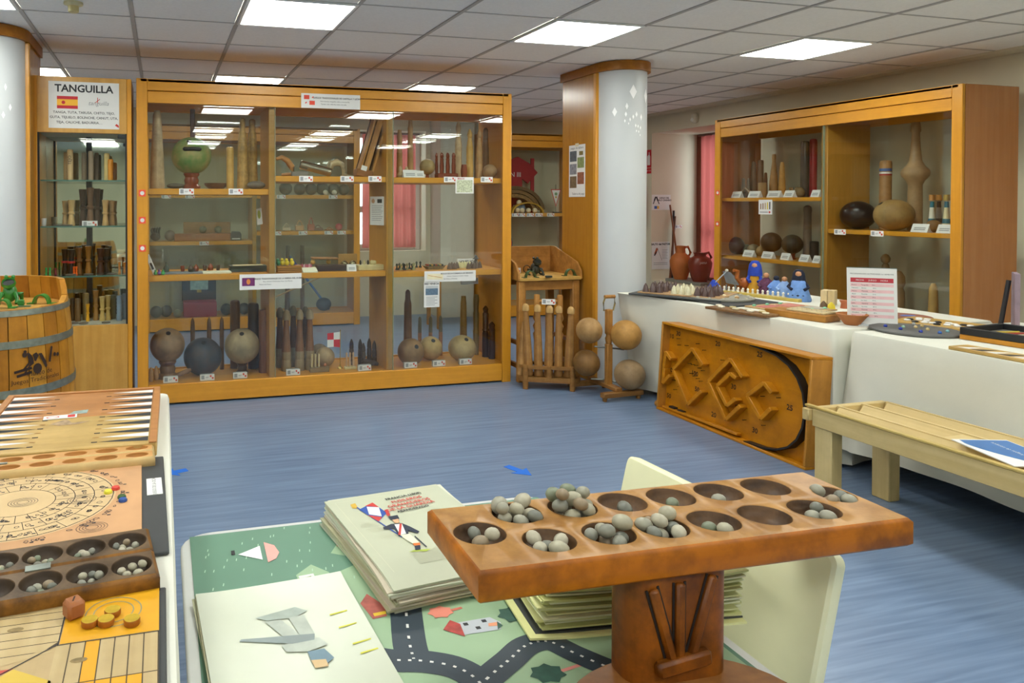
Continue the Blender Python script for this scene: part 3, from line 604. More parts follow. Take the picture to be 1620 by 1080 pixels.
holed_ball(at((1.214, 5.48, 0.087), zb), .076, rough_ball('#b09670', '#98805c'), 'brown ball behind the three-peg holder', None, (0, 0, 0))
holed_ball(at((1.199, 5.62, 0.087), zb), .076, rough_ball('#7d6a4e', '#655440'), 'grey-brown ball partly hidden behind another ball', None, (0, 0, 0))
t = T('peg_holder', 'little wooden holder with three pale pegs and a ball', 'toy', at((1.137, 5.33, 0.116), zb))
part('block', MB().box((0, 0, .018), (.145, .055, .036), 0, .003), wood('#8e7650', '#75603e', 0), t)
for k in range(3): part('peg', MB().box((-.055 + .026 * k, 0, .085), (.013, .02, .1), 0, .003), wood('#cdb98c', '#b6a072', 2), t)
part('ball', MB().ball((.045, -.005, .05), .012, 0, 10, 8), mat('#b9764a', .4), t)
t = T('table_flag', 'small red and white quartered flag on a brass stand', 'flag', at((1.315, 5.4, 0.129), zb))
GOLD = mat('#b99a4a', .3, .08, 10, .8)
part('stand', MB().lathe([(.022, 0), (.02, .008), (.006, .016), (.005, .03)]), GOLD, t); part('pole', MB().tube([(0, 0, .02), (.002, 0, .28), (.003, 0, .295)], [.003, .003, .005], 8), GOLD, t)
part('banner', MB().poly([(-.1, .165), (-.05, .168), (-.05, .222), (-.1, .222)], 0, 1).poly([(-.05, .168), (0, .16), (0, .222), (-.05, .222)], 0, 0).poly([(-.1, .222), (-.05, .222), (-.05, .275), (-.1, .272)], 0, 0).poly([(-.05, .222), (0, .222), (0, .28), (-.05, .275)], 0, 1).disc(-.05, .222, .024, -.001, 2).disc(-.05, .222, .016, -.002, 3), [mat('#c92c38', .7), PAPER, mat('#c9a23c', .6), mat('#33445e', .6)], t, (0, 0, 0), FACE)
t = T('pin_stand', 'small cream stand with three thin turned pins', 'toy', at((1.385, 5.36, 0.119), zb))
part('base', MB().box((0, 0, .009), (.09, .05, .018), 0, .003), CRW, t)
for k in range(3): part('pin', MB().lathe([(.006, 0), (.009, .03), (.006, .05), (.009, .06), (.006, .085), (.008, .1), (.002, .11)], (-.028 + .026 * k, 0, .018), 10), wood('#cfae8c', '#b89472', 2), t)
for k, (tok, h) in enumerate((((1.431, 5.5, 0.129), .2), ((1.497, 5.48, 0.135), .2), ((1.506, 5.42, 0.142), .18), ((1.575, 5.5, 0.126), .2), ((1.599, 5.44, 0.138), .19))):
    turned(at(tok, zb), h, [(0, .018), (.3, .02), (.33, .016), (.36, .02), (.6, .018), (.63, .014), (.66, .018), (.85, .015), (1, .004)], wood('#54402c', '#3f2e1f', 2), 'small dark ringed pin, number %s from the left in the group of five' % ('one', 'two', 'three', 'four', 'five')[k], 'wooden_pin', 'pin', 'five dark ringed pins')
for k, (tok, a) in enumerate((((1.449, 5.34, 0.129), 80), ((1.606, 5.36, 0.13), -72))):
    S('short_rod', MB().lathe([(.012, 0), (.017, .02), (.018, .1), (.01, .125)], M=Matrix.Rotation(R(a), 3, 'Y')), DKB, '%s dark rod lying before the five ringed pins' % ('left', 'right')[k], 'rod', at(tok, zb + .018 + .004 * k))
# bottom, right bay
holed_ball(at((1.873, 5.36, 0.09), zb), .105, rough_ball('#98774e', '#80613e'), 'brown ball with a seam at the left of the right bay bottom', None, (.14, -.8, .5))
turned(at((1.93, 5.6, 0.172), zb), .56, [(0, .036), (.8, .03), (.86, .022), (.97, .02), (1, .008)], BRN, 'tall brown stake behind the seamed ball', 'stake', 'stake')
holed_ball(at((2.089, 5.5, 0.081), zb), .095, rough_ball('#bda06c', '#a48a58'), 'tan ball before three two-coloured sticks', None, (.0, -.65, .75), 1.0)
for k, tok in enumerate(((2.048, 5.64, 0.079), (2.142, 5.64, 0.074), (2.231, 5.64, 0.069))):
    turned(at(tok, zb), .33, [(0, .017), (.58, .016), (.6, .016), (.95, .013), (1, .005)], [wood('#b98a68', '#a07152', 2), GRYW], '%s stick with pink shaft and grey tip behind the tan ball' % ('left', 'middle', 'right')[k], 'stick', 'stick', None, (0, 0, 0), 12, [0, 0, 1, 1, 1])
holed_ball(at((2.32, 5.4, 0.095), zb), .112, rough_ball('#bfa674', '#a89060'), 'large tan ball with one dark hole at the right of the bottom shelf', None, (.06, -.62, .78), .92)
turned(at((2.426, 5.62, 0.115), zb), .49, [(0, .02), (.3, .02), (.32, .03), (.9, .025), (.92, .022), (1, .02)], wood('#9a7438', '#7f5d2a', 2), 'yellow-brown pin behind the large tan ball', 'post', 'post')
turned(at((2.531, 5.6, 0.076), zb), .50, [(0, .022), (.4, .026), (.42, .022), (.7, .026), (.72, .021), (.9, .024), (1, .02)], wood('#8f7444', '#755d34', 2), 'tan jointed post right of the large tan ball', 'post', 'post')
turned(at((2.57, 5.5, 0.074), zb), .42, [(0, .028), (.45, .026), (.5, .022), (.52, .028), (.55, .024), (.85, .024), (.87, .018), (.94, .024), (1, .006)], wood('#3b211c', '#2b1712', 2, 1, .2), 'tall glossy dark brown pin by the right end panel')
turned(at((2.589, 5.42, 0.08), zb), .30, [(0, .028), (.8, .026), (.83, .022), (.92, .026), (1, .006)], wood('#3d231e', '#2d1813', 2, 1, .2), 'shorter glossy dark brown pin by the right end panel')
# tags
for k, (tok) in enumerate(((0.168, 5.188, 1.479), (0.507, 5.188, 1.48), (1.01, 5.188, 1.574), (1.316, 5.188, 1.576), (1.529, 5.188, 1.578), (2.127, 5.188, 1.579), (2.43, 5.188, 1.581))):
    shelf_tag(tok, 'white catalogue tag, number %s from the left on the large showcase upper shelves' % ('one', 'two', 'three', 'four', 'five', 'six', 'seven')[k])
for k, tok in enumerate(((0.058, 5.26, 0.153), (0.31, 5.26, 0.147), (0.542, 5.26, 0.146), (0.928, 5.26, 0.14), (1.472, 5.26, 0.146), (1.838, 5.26, 0.138), (2.07, 5.26, 0.149), (2.292, 5.26, 0.137))):
    t = T('tag_block', 'white tag on a clear block, number %s from the left along the showcase bottom' % ('one', 'two', 'three', 'four', 'five', 'six', 'seven', 'eight')[k], 'tag', at(tok, zb), 0, 'tag blocks along the showcase bottom')
    part('block', MB().box((0, .02, .022), (.1, .035, .044), 0, .003), mat('#b9bcb8', .2), t); part('tag', TAG, None, t, (0, .0008, .024), FACE)
# papers on the glass and frame
def sheet(name, label, loc, rot, w, h, cat='sign'):
    t = T(name, label, cat, loc, 0, None, rot)
    part('sheet', MB().box((0, 0, 0), (w, h, .0016)), PAPER, t)
    return t
t = sheet('paper_sign', 'white laminated sign with red shields on the large showcase top rail', (1.195, 5.187, 2.139), FACE, .44, .105)
part('print', MB().poly([(-.2, .01), (-.16, .01), (-.16, .04), (-.2, .04)], .0012).poly([(-.16, -.03), (-.12, -.03), (-.12, 0), (-.16, 0)], .0012).line(-.14, .02, -.13, .03, .008, .0012).line(-.19, -.02, -.18, -.01, .008, .0012), mat('#d9472f', .6), t)
text('JUEGOS TRADICIONALES DE CASTILLA Y LEÓN', .0165, INK, t, (.045, .022, .0014), bold=.0004); text('Bolo leonés, tanguilla, calva y monterilla', .0135, INK, t, (.03, -.002, .0014)); text('Tarusa, tuta, billarda, bolos de caña', .0135, INK, t, (.02, -.022, .0014))
t = sheet('paper_sign', 'white sign with purple flag on the lower shelf of the large showcase', (0.754, 5.187, 0.839), FACE, .445, .11)
part('print', MB().poly([(-.205, -.028), (-.115, -.028), (-.115, .03), (-.205, .03)], .0012).disc(-.16, .002, .014, .0014, 1, 12, .02), [mat('#6d2a62', .6), mat('#d9843c', .6)], t)
text('JUEGOS TRADICIONALES DE LA RIBERA DEL DUERO', .0155, INK, t, (.055, .02, .0014), bold=.0004); text('Roa, Aranda, Peñaranda, Haza, San Martín', .0125, INK, t, (.05, 0, .0014)); text('Museo del Pastor', .0125, INK, t, (-.04, -.02, .0014))
t = sheet('paper_sign', 'white sign with small map strip on the right bay lower shelf', (2.13, 5.187, 0.842), FACE, .42, .082)
part('print', MB().poly([(-.19, -.02), (-.06, -.025), (-.06, .02), (-.19, .022)], .0012).line(-.18, .01, -.07, -.01, .004, .0014, 1), [mat('#e2d9b6', .6), mat('#c08a3c', .6)], t)
text('BOLOS DE LA COMARCA DE SEDANO', .0155, INK, t, (.055, .02, .0014), bold=.0004); text('Sedano, Pesquera, Cubillo, Villalta', .013, INK, t, (.06, 0, .0014)); text('San Felices, Orbaneja', .013, INK, t, (.0, -.02, .0014))
t = sheet('poster', 'small poster with a blue photograph hanging under the map strip sign', (1.979, 5.187, 0.707), FACE, .125, .195, 'poster')
part('photo', MB().poly([(-.05, -.005), (.05, -.005), (.05, .065), (-.05, .065)], .0012).poly([(-.05, .045), (.05, .045), (.05, .065), (-.05, .065)], .0014, 1), [mat('#5d7488', .6, .2, 60), mat('#b8bcbc', .6)], t)
text('RED VENECIA', .019, INK, t, (0, .08, .0014), bold=.0006)
for k in range(6): part('text_line', MB().line(-.045, -.02 - .012 * k, .045 - .02 * (k % 2), -.02 - .012 * k, .004, .0012), GREY, t)
t = sheet('map_sheet', 'pale green map sheet hanging from the right bay upper shelf', (2.245, 5.186, 1.536), FACE, .15, .125, 'map')
part('print', MB().poly([(-.065, -.055), (.065, -.055), (.065, .04), (-.065, .04)], .0012), mat('#b9bfa0', .7, .35, 70), t); text('BOLOS', .018, mat('#a23a34', .6), t, (-.03, .05, .0014), bold=.0005)
t = sheet('poster', 'white text sheet fixed on the second divider', (1.60, 5.36, 1.34), (PI / 2, 0, R(-62)), .16, .22, 'poster')
for k in range(9): part('text_line', MB().line(-.06, .04 - .014 * k, .06 - .01 * (k % 3), .04 - .014 * k, .004, .0012), GREY, t)
part('photo', MB().disc(-.045, .075, .018, .0012).poly([(0, .06), (.05, .06), (.05, .09), (0, .09)], .0012, 1), [mat('#c49a78', .6), INK], t)
t = sheet('small_card', 'pale green oval card on the first divider', (.70, 5.40, 1.3), (PI / 2, R(-8), R(-65)), .07, .12, 'card'); part('print', MB().disc(0, .015, .022, .0012, 0, 16, .032), mat('#9aa83c', .6), t)

# ================================================================== narrow mirrored cabinet
t = T('narrow_cabinet', 'narrow oak cabinet with glass door and large paper sign, left of the big showcase', 'cabinet', (-.82, 5.19, 0))
W_, D_ = .625, .42
OAKL = wood('#cf9d4c', '#c18c3c', 2, .7, .35, .12)
for x0, x1 in ((0, .03), (W_ - .03, W_)): part('side_panel', MB().bx(x0, x1, 0, D_, 0, 2.24, 0, .003), OAK_Z, t)
part('top_panel', MB().bx(.03, W_ - .03, .004, .03, 1.868, 2.24, 0, .002), OAKL, t); part('lower_panel', MB().bx(.03, W_ - .03, .004, .03, .01, .575, 0, .002), OAKL, t)
part('top_board', MB().bx(.03, W_ - .03, .03, D_, 2.21, 2.238), OAK_X, t); part('inner_ceiling', MB().bx(.03, W_ - .03, .03, D_ - .03, 1.87, 1.89), mat('#b9bba6', .5), t); part('inner_floor', MB().bx(.03, W_ - .03, .03, D_ - .03, .555, .575), mat('#c9cabb', .4), t)
m_, nt_, b_ = newmat('mirror_backing'); b_.inputs['Metallic'].default_value = 1; b_.inputs['Roughness'].default_value = .03; b_.inputs['Base Color'].default_value = (.62, .66, .55, 1)
part('mirror', MB().bx(.03, W_ - .03, D_ - .03, D_ - .02, .575, 1.87), m_, t); part('back_panel', MB().bx(.03, W_ - .03, D_ - .02, D_, 0, 2.21), OAKL, t)
part('door_frame', MB().bx(.03, .042, .006, .02, .575, 1.868).bx(W_ - .042, W_ - .03, .006, .02, .575, 1.868), BLACK, t)
part('pole', MB().bx(.3, .335, D_ - .075, D_ - .035, .575, 1.87, 0, .004), BLACK, t); part('hinge', MB().box((.56, .03, 1.85), (.05, .03, .025), 0, .003), BLACK, t)
GEDGE = mat('#4f7468', .15, .05)
for z in (1.555, 1.245, .908):
    g = part('glass_shelf', MB().bx(.042, W_ - .042, .04, D_ - .04, z - .01, z), GLASS, t); part('front_edge', MB().bx(.042, W_ - .042, .036, .04, z - .01, z), GEDGE, g)
part('glass_door', MB().bx(.042, W_ - .042, .008, .014, .577, 1.866), GLASS, t)
t = sheet('paper_sign', 'large white sheet headed TANGUILLA with a small striped flag', (-.497, 5.192, 2.052), FACE, .445, .31)
text('TANGUILLA', .068, INK, t, (.0, .108, .0014), bold=.0018)
part('flag', MB().poly([(-.17, -.025), (-.04, -.025), (-.04, .058), (-.17, .058)], .0012).poly([(-.17, -.004), (-.04, -.004), (-.04, .037), (-.17, .037)], .0014, 1).disc(-.13, .016, .012, .0016, 0, 10), [mat('#c2202e', .6, .02), mat('#efb32a', .6, .02)], t)
text('tanguilla', .04, GREY, t, (.09, .015, .0014), shear=.3); part('red_mark', MB().line(.07, .02, .1, .045, .004, .0013).line(.085, .015, .085, .055, .004, .0013).poly([(.195, -.13), (.22, -.145), (.22, -.13), (.205, -.118)], .0013), REDP, t)
for k, s_ in enumerate(('TANGA, TUTA, TARUSA, CHITO, TEJO,', 'GUTA, TEJUELO, BOLINCHE, CANUT, UTA,', 'TEJA, CALICHE, BADURRIA…')): text(s_, .0225, INK, t, (0 if k < 2 else -.03, -.05 - .033 * k, .0014), bold=.0003)
def HG(r): return [(0, r), (.2, r * .85), (.42, r * .62), (.45, r * .9), (.5, r * .95), (.53, r * .65), (.75, r * .78), (1, r * 1.02)]
cz = [1.555, 1.245, .908, .575]
CAB = [ # token, shelf, height, profile kind, radius, colours, label
 ((-0.647, 5.46, 1.572), 0, .2, 'P', .014, ('#b79a6c', '#9c8055'), 'slim tan post at the left of the cabinet top shelf'),
 ((-0.611, 5.4, 1.566), 0, .215, 'P', .02, ('#c4a77a', '#ab8d60'), 'tan post with carved letters on the cabinet top shelf'),
 ((-0.524, 5.44, 1.573), 0, .2, 'P', .018, ('#7f705c', '#6a5c4a'), 'grey-brown post left of the black pole'),
 ((-0.473, 5.38, 1.571), 0, .205, 'P', .018, ('#8a7862', '#736350'), 'grey-brown post right of the black pole'),
 ((-0.442, 5.46, 1.578), 0, .2, 'P', .014, ('#6c5c48', '#584a38'), 'dark slim post on the cabinet top shelf'),
 ((-0.371, 5.42, 1.578), 0, .195, 'P', .019, ('#d8c183', '#c4aa69'), 'pale yellow ringed post on the cabinet top shelf'),
 ((-0.342, 5.36, 1.58), 0, .15, 'P', .018, ('#d98f22', '#c87d18'), 'short orange ringed post on the cabinet top shelf'),
 ((-0.653, 5.46, 1.24), 1, .17, 'H', .02, ('#b79968', '#9c7f50'), 'left pale waisted cup of the pair on the second cabinet shelf'),
 ((-0.605, 5.4, 1.237), 1, .175, 'H', .025, ('#c4a46e', '#aa8a55'), 'right pale waisted cup of the pair on the second cabinet shelf'),
 ((-0.534, 5.44, 1.24), 1, .25, 'H', .026, ('#4a3426', '#38261a'), 'left tall dark waisted cup on the second cabinet shelf'),
 ((-0.479, 5.38, 1.237), 1, .26, 'H', .026, ('#6a4e38', '#553d2a'), 'middle tall brown waisted cup on the second cabinet shelf'),
 ((-0.438, 5.44, 1.239), 1, .255, 'H', .022, ('#4f3626', '#3c281a'), 'right tall dark waisted cup on the second cabinet shelf'),
 ((-0.379, 5.38, 1.24), 1, .175, 'H', .023, ('#bf9c66', '#a5834e'), 'first pale waisted cup right of the dark trio'),
 ((-0.34, 5.44, 1.243), 1, .17, 'H', .022, ('#b5925e', '#9b7a48'), 'second pale waisted cup right of the dark trio'),
 ((-0.65, 5.42, 0.907), 2, .17, 'H', .024, ('#1b1614', '#120e0d'), 'left black waisted cup with red band on the third cabinet shelf'),
 ((-0.604, 5.38, 0.905), 2, .17, 'H', .026, ('#1b1614', '#120e0d'), 'right black waisted cup with red band on the third cabinet shelf'),
 ((-0.557, 5.4, 0.911), 2, .18, 'H', .022, ('#6e4722', '#563616'), 'brown turned cup left of centre on the third cabinet shelf'),
 ((-0.495, 5.4, 0.909), 2, .19, 'H', .022, ('#8a5c24', '#704818'), 'golden brown turned cup at the centre of the third cabinet shelf'),
 ((-0.414, 5.38, 0.905), 2, .175, 'H', .026, ('#3a2018', '#2a150e'), 'dark red-brown cup right of the pole on the third shelf'),
 ((-0.38, 5.44, 0.903), 2, .17, 'H', .022, ('#33302e', '#252322'), 'charcoal cup right of the pole on the third shelf'),
 ((-0.761, 5.34, 0.904), 2, .05, 'H', .008, ('#3fae62', '#2f9a50'), 'left tiny green cup at the cabinet edge'),
 ((-0.737, 5.34, 0.903), 2, .05, 'H', .008, ('#3fae62', '#2f9a50'), 'right tiny green cup at the cabinet edge'),
 ((-0.704, 5.36, 0.901), 2, .045, 'H', .009, ('#7a2a3a', '#641e2c'), 'tiny dark red cup near the cabinet edge'),
 ((-0.582, 5.33, 0.9), 2, .055, 'H', .008, ('#e0621a', '#d25612'), 'left tiny orange cup before the black cups'),
 ((-0.566, 5.33, 0.9), 2, .055, 'H', .008, ('#e0621a', '#d25612'), 'right tiny orange cup before the black cups'),
 ((-0.285, 5.34, 0.887), 2, .08, 'H', .01, ('#c98a44', '#b47634'), 'left tiny golden cup at the right of the third shelf'),
 ((-0.253, 5.36, 0.885), 2, .075, 'H', .01, ('#c07f3c', '#a86c2c'), 'right tiny golden cup at the right of the third shelf'),
 ((-0.604, 5.44, 0.566), 3, .16, 'P', .018, ('#4f3a22', '#3d2c18'), 'dark brown post at the left of the cabinet floor'),
 ((-0.567, 5.4, 0.571), 3, .16, 'P', .02, ('#6b5030', '#564024'), 'brown post second on the cabinet floor'),
 ((-0.519, 5.46, 0.564), 3, .19, 'P', .022, ('#8a7448', '#725e38'), 'taller khaki post beside the pole on the cabinet floor'),
 ((-0.499, 5.38, 0.571), 3, .12, 'H', .013, ('#cf9a2a', '#bb861c'), 'small yellow waisted cup on the cabinet floor'),
 ((-0.448, 5.42, 0.563), 3, .21, 'H', .02, ('#9c7440', '#825e30'), 'tall brown waisted cup right of the pole on the cabinet floor'),
 ((-0.403, 5.38, 0.558), 3, .17, 'H', .02, ('#c4a868', '#ac9052'), 'left pale waisted cup on the cabinet floor'),
 ((-0.366, 5.4, 0.558), 3, .175, 'H', .02, ('#b89c5e', '#a0844a'), 'right pale waisted cup on the cabinet floor'),
 ((-0.336, 5.46, 0.547), 3, .17, 'P', .02, ('#5e5a3c', '#4b482e'), 'dark olive post on the cabinet floor'),
 ((-0.288, 5.36, 0.557), 3, .175, 'R', .02, ('#7f93a8', '#6d8196'), 'left grey-blue ribbed plastic cup stack on the cabinet floor'),
 ((-0.253, 5.42, 0.55), 3, .18, 'R', .02, ('#7f93a8', '#6d8196'), 'right grey-blue ribbed plastic cup stack on the cabinet floor')]
for tok, k, h, kind, r, (c1, c2), lb in CAB:
    pf = POST(r) if kind == 'P' else HG(r) if kind == 'H' else [(f / 14, r * (1 if f % 2 else .88)) for f in range(15)]
    o = turned(at(tok, cz[k] + .0005), h, pf, wood(c1, c2, 2, 1, .4, .25, None, 0, 1.4), lb, 'tanguilla_post' if kind == 'P' else 'tanguilla_cup', 'cup' if kind != 'P' else 'post', 'pieces in the narrow cabinet')
    if 'red band' in lb: part('band', MB().lathe([(r * .97, h * .44), (r * .97, h * .52)]), REDP, o)
    if 'carved letters' in lb: text('TEJO', .03, INK, o, (0, -r * 1.03, h * .65), (PI / 2, R(-90), 0))
for k, (tok, kz, r) in enumerate((((-0.631, 5.31, 1.236), 1, .045), ((-0.682, 5.33, 1.24), 1, .035), ((-0.599, 5.3, 0.899), 2, .035), ((-0.486, 5.3, 0.892), 2, .032), ((-0.333, 5.3, 0.893), 2, .034), ((-0.519, 5.29, 0.578), 3, .034), ((-0.371, 5.28, 0.564), 3, .03), ((-0.577, 5.3, 0.57), 3, .03))):
    S('throwing_disc', MB().lathe([(r * .9, 0), (r, .003), (r, .006), (r * .85, .008)], seg=20), mat('#6f6458', .5, .15, 40), 'dark round throwing disc, number %s counting down the cabinet shelves' % ('one', 'two', 'three', 'four', 'five', 'six', 'seven', 'eight')[k], 'disc', at(tok, cz[kz]), (0, 0, 0), 'throwing discs in the narrow cabinet')
shelf_tag((-0.476, 5.31, 1.256), 'white catalogue tag on the second cabinet shelf')
S('paper_cup', MB().lathe([(.016, 0), (.02, .05), (.018, .05), (.014, .004)]).disc(0, 0, .001, .06), [PAPER], 'small white cup at the left of the second cabinet shelf', 'cup', at((-0.774, 5.33, 1.249), 1.246))

# ================================================================== barrel with frog game on top
BX, BYY = -.745, 3.67
t = T('barrel', 'varnished wooden barrel with metal hoops and burnt lettering at the left', 'barrel', (BX, BYY, 0))
def brad(z): return .345 - .03 * ((z - .5) / .45) ** 2
STV = [wood('#c0832a', '#a96f20', 2, .6, .3, .3), wood('#cb9136', '#b37c28', 2, .6, .3, .3), wood('#b07424', '#98611a', 2, .6, .3, .3)]
n = 26
def top_z(a):      # staves stand higher at the back, falling off at both sides
    s = math.sin(a)
    return .942 + .095 * max(0, min(1, (s + .1) / .34))
for k in range(n):
    a0, a1 = 2 * PI * k / n, 2 * PI * (k + 1) / n - .012; rg = []
    zt0, zt1 = top_z(a0), top_z(a1)
    for q in range(11):
        f = q / 10; ring = []
        for a, zt, d in ((a0, zt0, 0), ((a0 + a1) / 2, (zt0 + zt1) / 2, .0015), (a1, zt1, 0), (a1, zt1, -.024), (a0, zt0, -.024)):
            z = .0 + f * zt; rr = brad(z) + d; ring.append((rr * math.cos(a), rr * math.sin(a), z))
        rg.append(ring)
    part('stave', MB().rings(rg), STV[(k * 7) % 3], t)
GALV = mat('#8e958c', .35, .22, 30, .75)
for z, h in ((.02, .03), (.15, .032), (.36, .034), (.572, .034), (.779, .032), (.915, .025)):
    part('hoop', MB().rings([[((brad(zz) + d) * math.cos(2 * PI * i / 48), (brad(zz) + d) * math.sin(2 * PI * i / 48), zz) for i in range(48)] for zz, d in ((z, .001), (z, .005), (z + h, .005), (z + h, .001))], 0, True, False), GALV, t)
HEADM = wood('#d2a256', '#bd8b42', 0, .7, .35, .2)
for k in range(6):
    r = brad(.92) - .026; y0, y1 = -r + 2 * r * k / 6 + .001, -r + 2 * r * (k + 1) / 6 - .001; pts = []
    for y in (y0, (y0 + y1) / 2, y1): pts.append((math.sqrt(max(1e-5, r * r - y * y)), y))
    pts += [(-x, y) for x, y in reversed(pts)]
    part('head_plank', MB().prism(pts, .905, .928), HEADM, t)
# burnt emblem and lettering laid on the curved staves
def on_barrel(u, z, lift=.006, a_c=R(-50)):
    rr = brad(z) + lift + .0015; a = a_c + u / brad(.5); return (rr * math.cos(a), rr * math.sin(a), z)
BURN = mat('#2a1409', .7, .1)
def burn(outline): part('burnt_mark', MB().face([on_barrel(u * .64, (z - .485) * .7 + .714) for u, z in outline]), BURN, t)
def burn_disc(u, z, r): burn([(u + r * math.cos(2 * PI * i / 14), z + r * math.sin(2 * PI * i / 14)) for i in range(14)])
def burn_line(u0, z0, u1, z1, w):
    d = Vector((u1 - u0, z1 - z0)); nn = Vector((-d.y, d.x)).normalized() * w / 2; burn([(u0 + nn.x, z0 + nn.y), (u0 - nn.x, z0 - nn.y), (u1 - nn.x, z1 - nn.y), (u1 + nn.x, z1 + nn.y)])
burn([(-.07, .545), (-.05, .54), (-.03, .51), (-.025, .475), (-.05, .46), (-.06, .49), (-.065, .515)]); burn_disc(-.085, .535, .016); burn_disc(-.082, .552, .011)
burn_disc(.0, .44, .032); burn([(.01, .53), (.035, .53), (.06, .485), (.075, .445), (.06, .435), (.03, .49)]); burn([(-.03, .53), (-.005, .54), (.012, .52), (-.01, .485), (-.02, .49)])
burn_line(-.155, .435, -.04, .45, .016); burn_line(-.14, .41, -.04, .425, .016); burn_line(-.06, .48, -.1, .44, .012); burn_line(-.05, .47, -.09, .42, .01); burn_line(.095, .465, .118, .55, .017); burn_disc(.118, .55, .01); burn_disc(.143, .505, .0125); burn_disc(.172, .5, .0125)
for body, zc, size, uc in (('Museo de', .664, .03, .012), ('Juegos Tradicionales', .637, .027, .0)):
    o = text(body, size, BURN, t, (0, 0, 0), name='burnt_lettering', sx=1)
    for v in o.data.vertices: v.co = Vector(on_barrel(uc + v.co.x, zc + v.co.y, .007))
GREENM = mat('#2f7a2c', .35, .2, 40)
def frog(loc, sc, m, label, rz=0):
    f = T('metal_frog', label, 'figurine', loc, rz); f.scale = (sc,) * 3
    part('body', MB().ball((0, 0, .055), .045, 0, 16, 12, sx=.85, sy=1.0, sz=1.15, M=Matrix.Rotation(R(-18), 3, 'X')), m, f)
    part('jaw', MB().lathe([(.03, 0), (.038, .012), (.034, .03), (.03, .022), (.026, .008)], (0, -.025, .1), 16, M=Matrix.Rotation(R(35), 3, 'X')), m, f)
    part('mouth', MB().lathe([(.028, 0), (.029, .012)], (0, -.03, .106), 14, M=Matrix.Rotation(R(35), 3, 'X')), mat('#0e140c', .7), f)
    for s in (-1, 1):
        part('eye', MB().ball((s * .018, -.005, .145), .011, 0, 10, 8), m, f)
        part('front_leg', MB().tube([(s * .03, -.03, .06), (s * .045, -.05, .03), (s * .045, -.065, .004)], [.012, .01, .011], 8), m, f)
        part('hind_leg', MB().tube([(s * .035, .03, .04), (s * .06, .0, .05), (s * .055, .03, .012), (s * .06, -.015, .006)], [.016, .014, .01, .01], 8), m, f)
    return f
def arch(loc, rz, w, h, d, m, label, name='metal_arch'):
    a = T(name, label, 'arch', loc, rz); rg = []
    for k in range(13):
        an = PI * k / 12; c, s = math.cos(an), math.sin(an)
        rg.append([(w / 2 * c, -d / 2, h * s), (w / 2 * c, d / 2, h * s), ((w / 2 - .006) * c, d / 2, (h - .006) * s), ((w / 2 - .006) * c, -d / 2, (h - .006) * s)])
    part('band', MB().rings(rg), m, a)
    for s in (-1, 1): part('flange', MB().box((s * (w / 2 + .01), 0, .002), (.03, d, .004)), m, a)
HZ = .929
frog((-0.691, 3.733, 0.929), .85, GREENM, 'green metal frog with open mouth on the barrel head')
arch((-0.543, 3.672, 0.929), R(-14), .075, .045, .04, GREENM, 'green metal arch at the right of the barrel head')
arch((-0.685, 3.561, 0.929), R(-8), .06, .04, .04, GREENM, 'green metal arch in front of the frog on the barrel head')
w = T('mill_flap', 'small green metal flap between the two arches on the barrel', 'flap', (-0.622, 3.606, 0.929)); part('block', MB().box((0, 0, .016), (.03, .015, .026), 0, .004), GREENM, w); part('plate', MB().box((.02, -.02, .002), (.05, .03, .004)), mat('#4d6b4a', .4), w)

# ================================================================== frog table
FT = wood('#b5803f', '#9c6a2f', 2, .8, .5, .4); FTX = wood('#b5803f', '#9c6a2f', 0, .8, .5, .4)
t = T('frog_table', 'small wooden frog-game table with raised back and sloping sides', 'table', (2.945, 5.12, 0))
for sx in (-.235, .235):
    for y in (.035, .42): part('leg', MB().box((sx, y, .395), (.06, .05, .79), 0, .005), FT, t)
part('apron', MB().box((0, .03, .755), (.42, .022, .075), 0, .003), FTX, t); part('apron', MB().box((0, .43, .755), (.42, .022, .075), 0, .003), FTX, t)
for s in (-1, 1):
    part('rail', MB().box((s * .24, .23, .12), (.03, .34, .035), 0, .003), wood('#8a5a2c', '#744820', 1), t); part('rail', MB().box((s * .24, .23, .3), (.03, .34, .03), 0, .003), wood('#8a5a2c', '#744820', 1), t)
    part('side_board', MB().prism([(-.005, .8), (.47, .8), (.47, 1.035), (.4, 1.035), (.06, .93), (.0, .86)], -.008, .008, 0, Matrix.Translation((s * .272, 0, 0)) @ Matrix(((0, 0, 1, 0), (1, 0, 0, 0), (0, 1, 0, 0), (0, 0, 0, 1)))), FTX, t)
part('top', MB().box((0, .23, .806), (.535, .48, .026), 0, .004), wood('#cfa75c', '#b98f46', 0, .8, .5, .3), t); part('back_board', MB().box((0, .475, .92), (.56, .016, .23), 0, .003), FTX, t)
frog((2.91, 5.3, .8195), .95, mat('#2c2f22', .4, .25, 40), 'dark metal frog with open mouth on the wooden frog table')
arch((2.774, 5.127, 0.82), 0, .085, .055, .035, mat('#34502a', .4, .2, 40), 'dark green arch left of the frog on the wooden table')
arch((3.154, 5.18, 0.82), 0, .085, .055, .035, mat('#34502a', .4, .2, 40), 'dark green arch right of the frog on the wooden table')
S('mill_flap', MB().box((0, 0, .008), (.05, .03, .016), 0, .003), mat('#2b3327', .5), 'small dark metal flap before the frog on the wooden table', 'flap', (2.912, 5.09, 0.82))
S('metal_ring', MB().rings([[(.0 + (.03 + .004 * math.cos(b)) * math.cos(a), .004 * math.sin(b), .038 + (.03 + .004 * math.cos(b)) * math.sin(a)) for b in [2 * PI * q / 6 for q in range(6)]] for a in [PI * 2 * k / 18 for k in range(19)]], 0, True, False), mat('#4a3a26', .5, .2, 30, .6), 'rusty ring standing behind the frog on the wooden table', 'ring', (2.905, 5.43, .8195))
shelf_tag((2.81, 5.45, .845), 'white catalogue tag on the frog table')

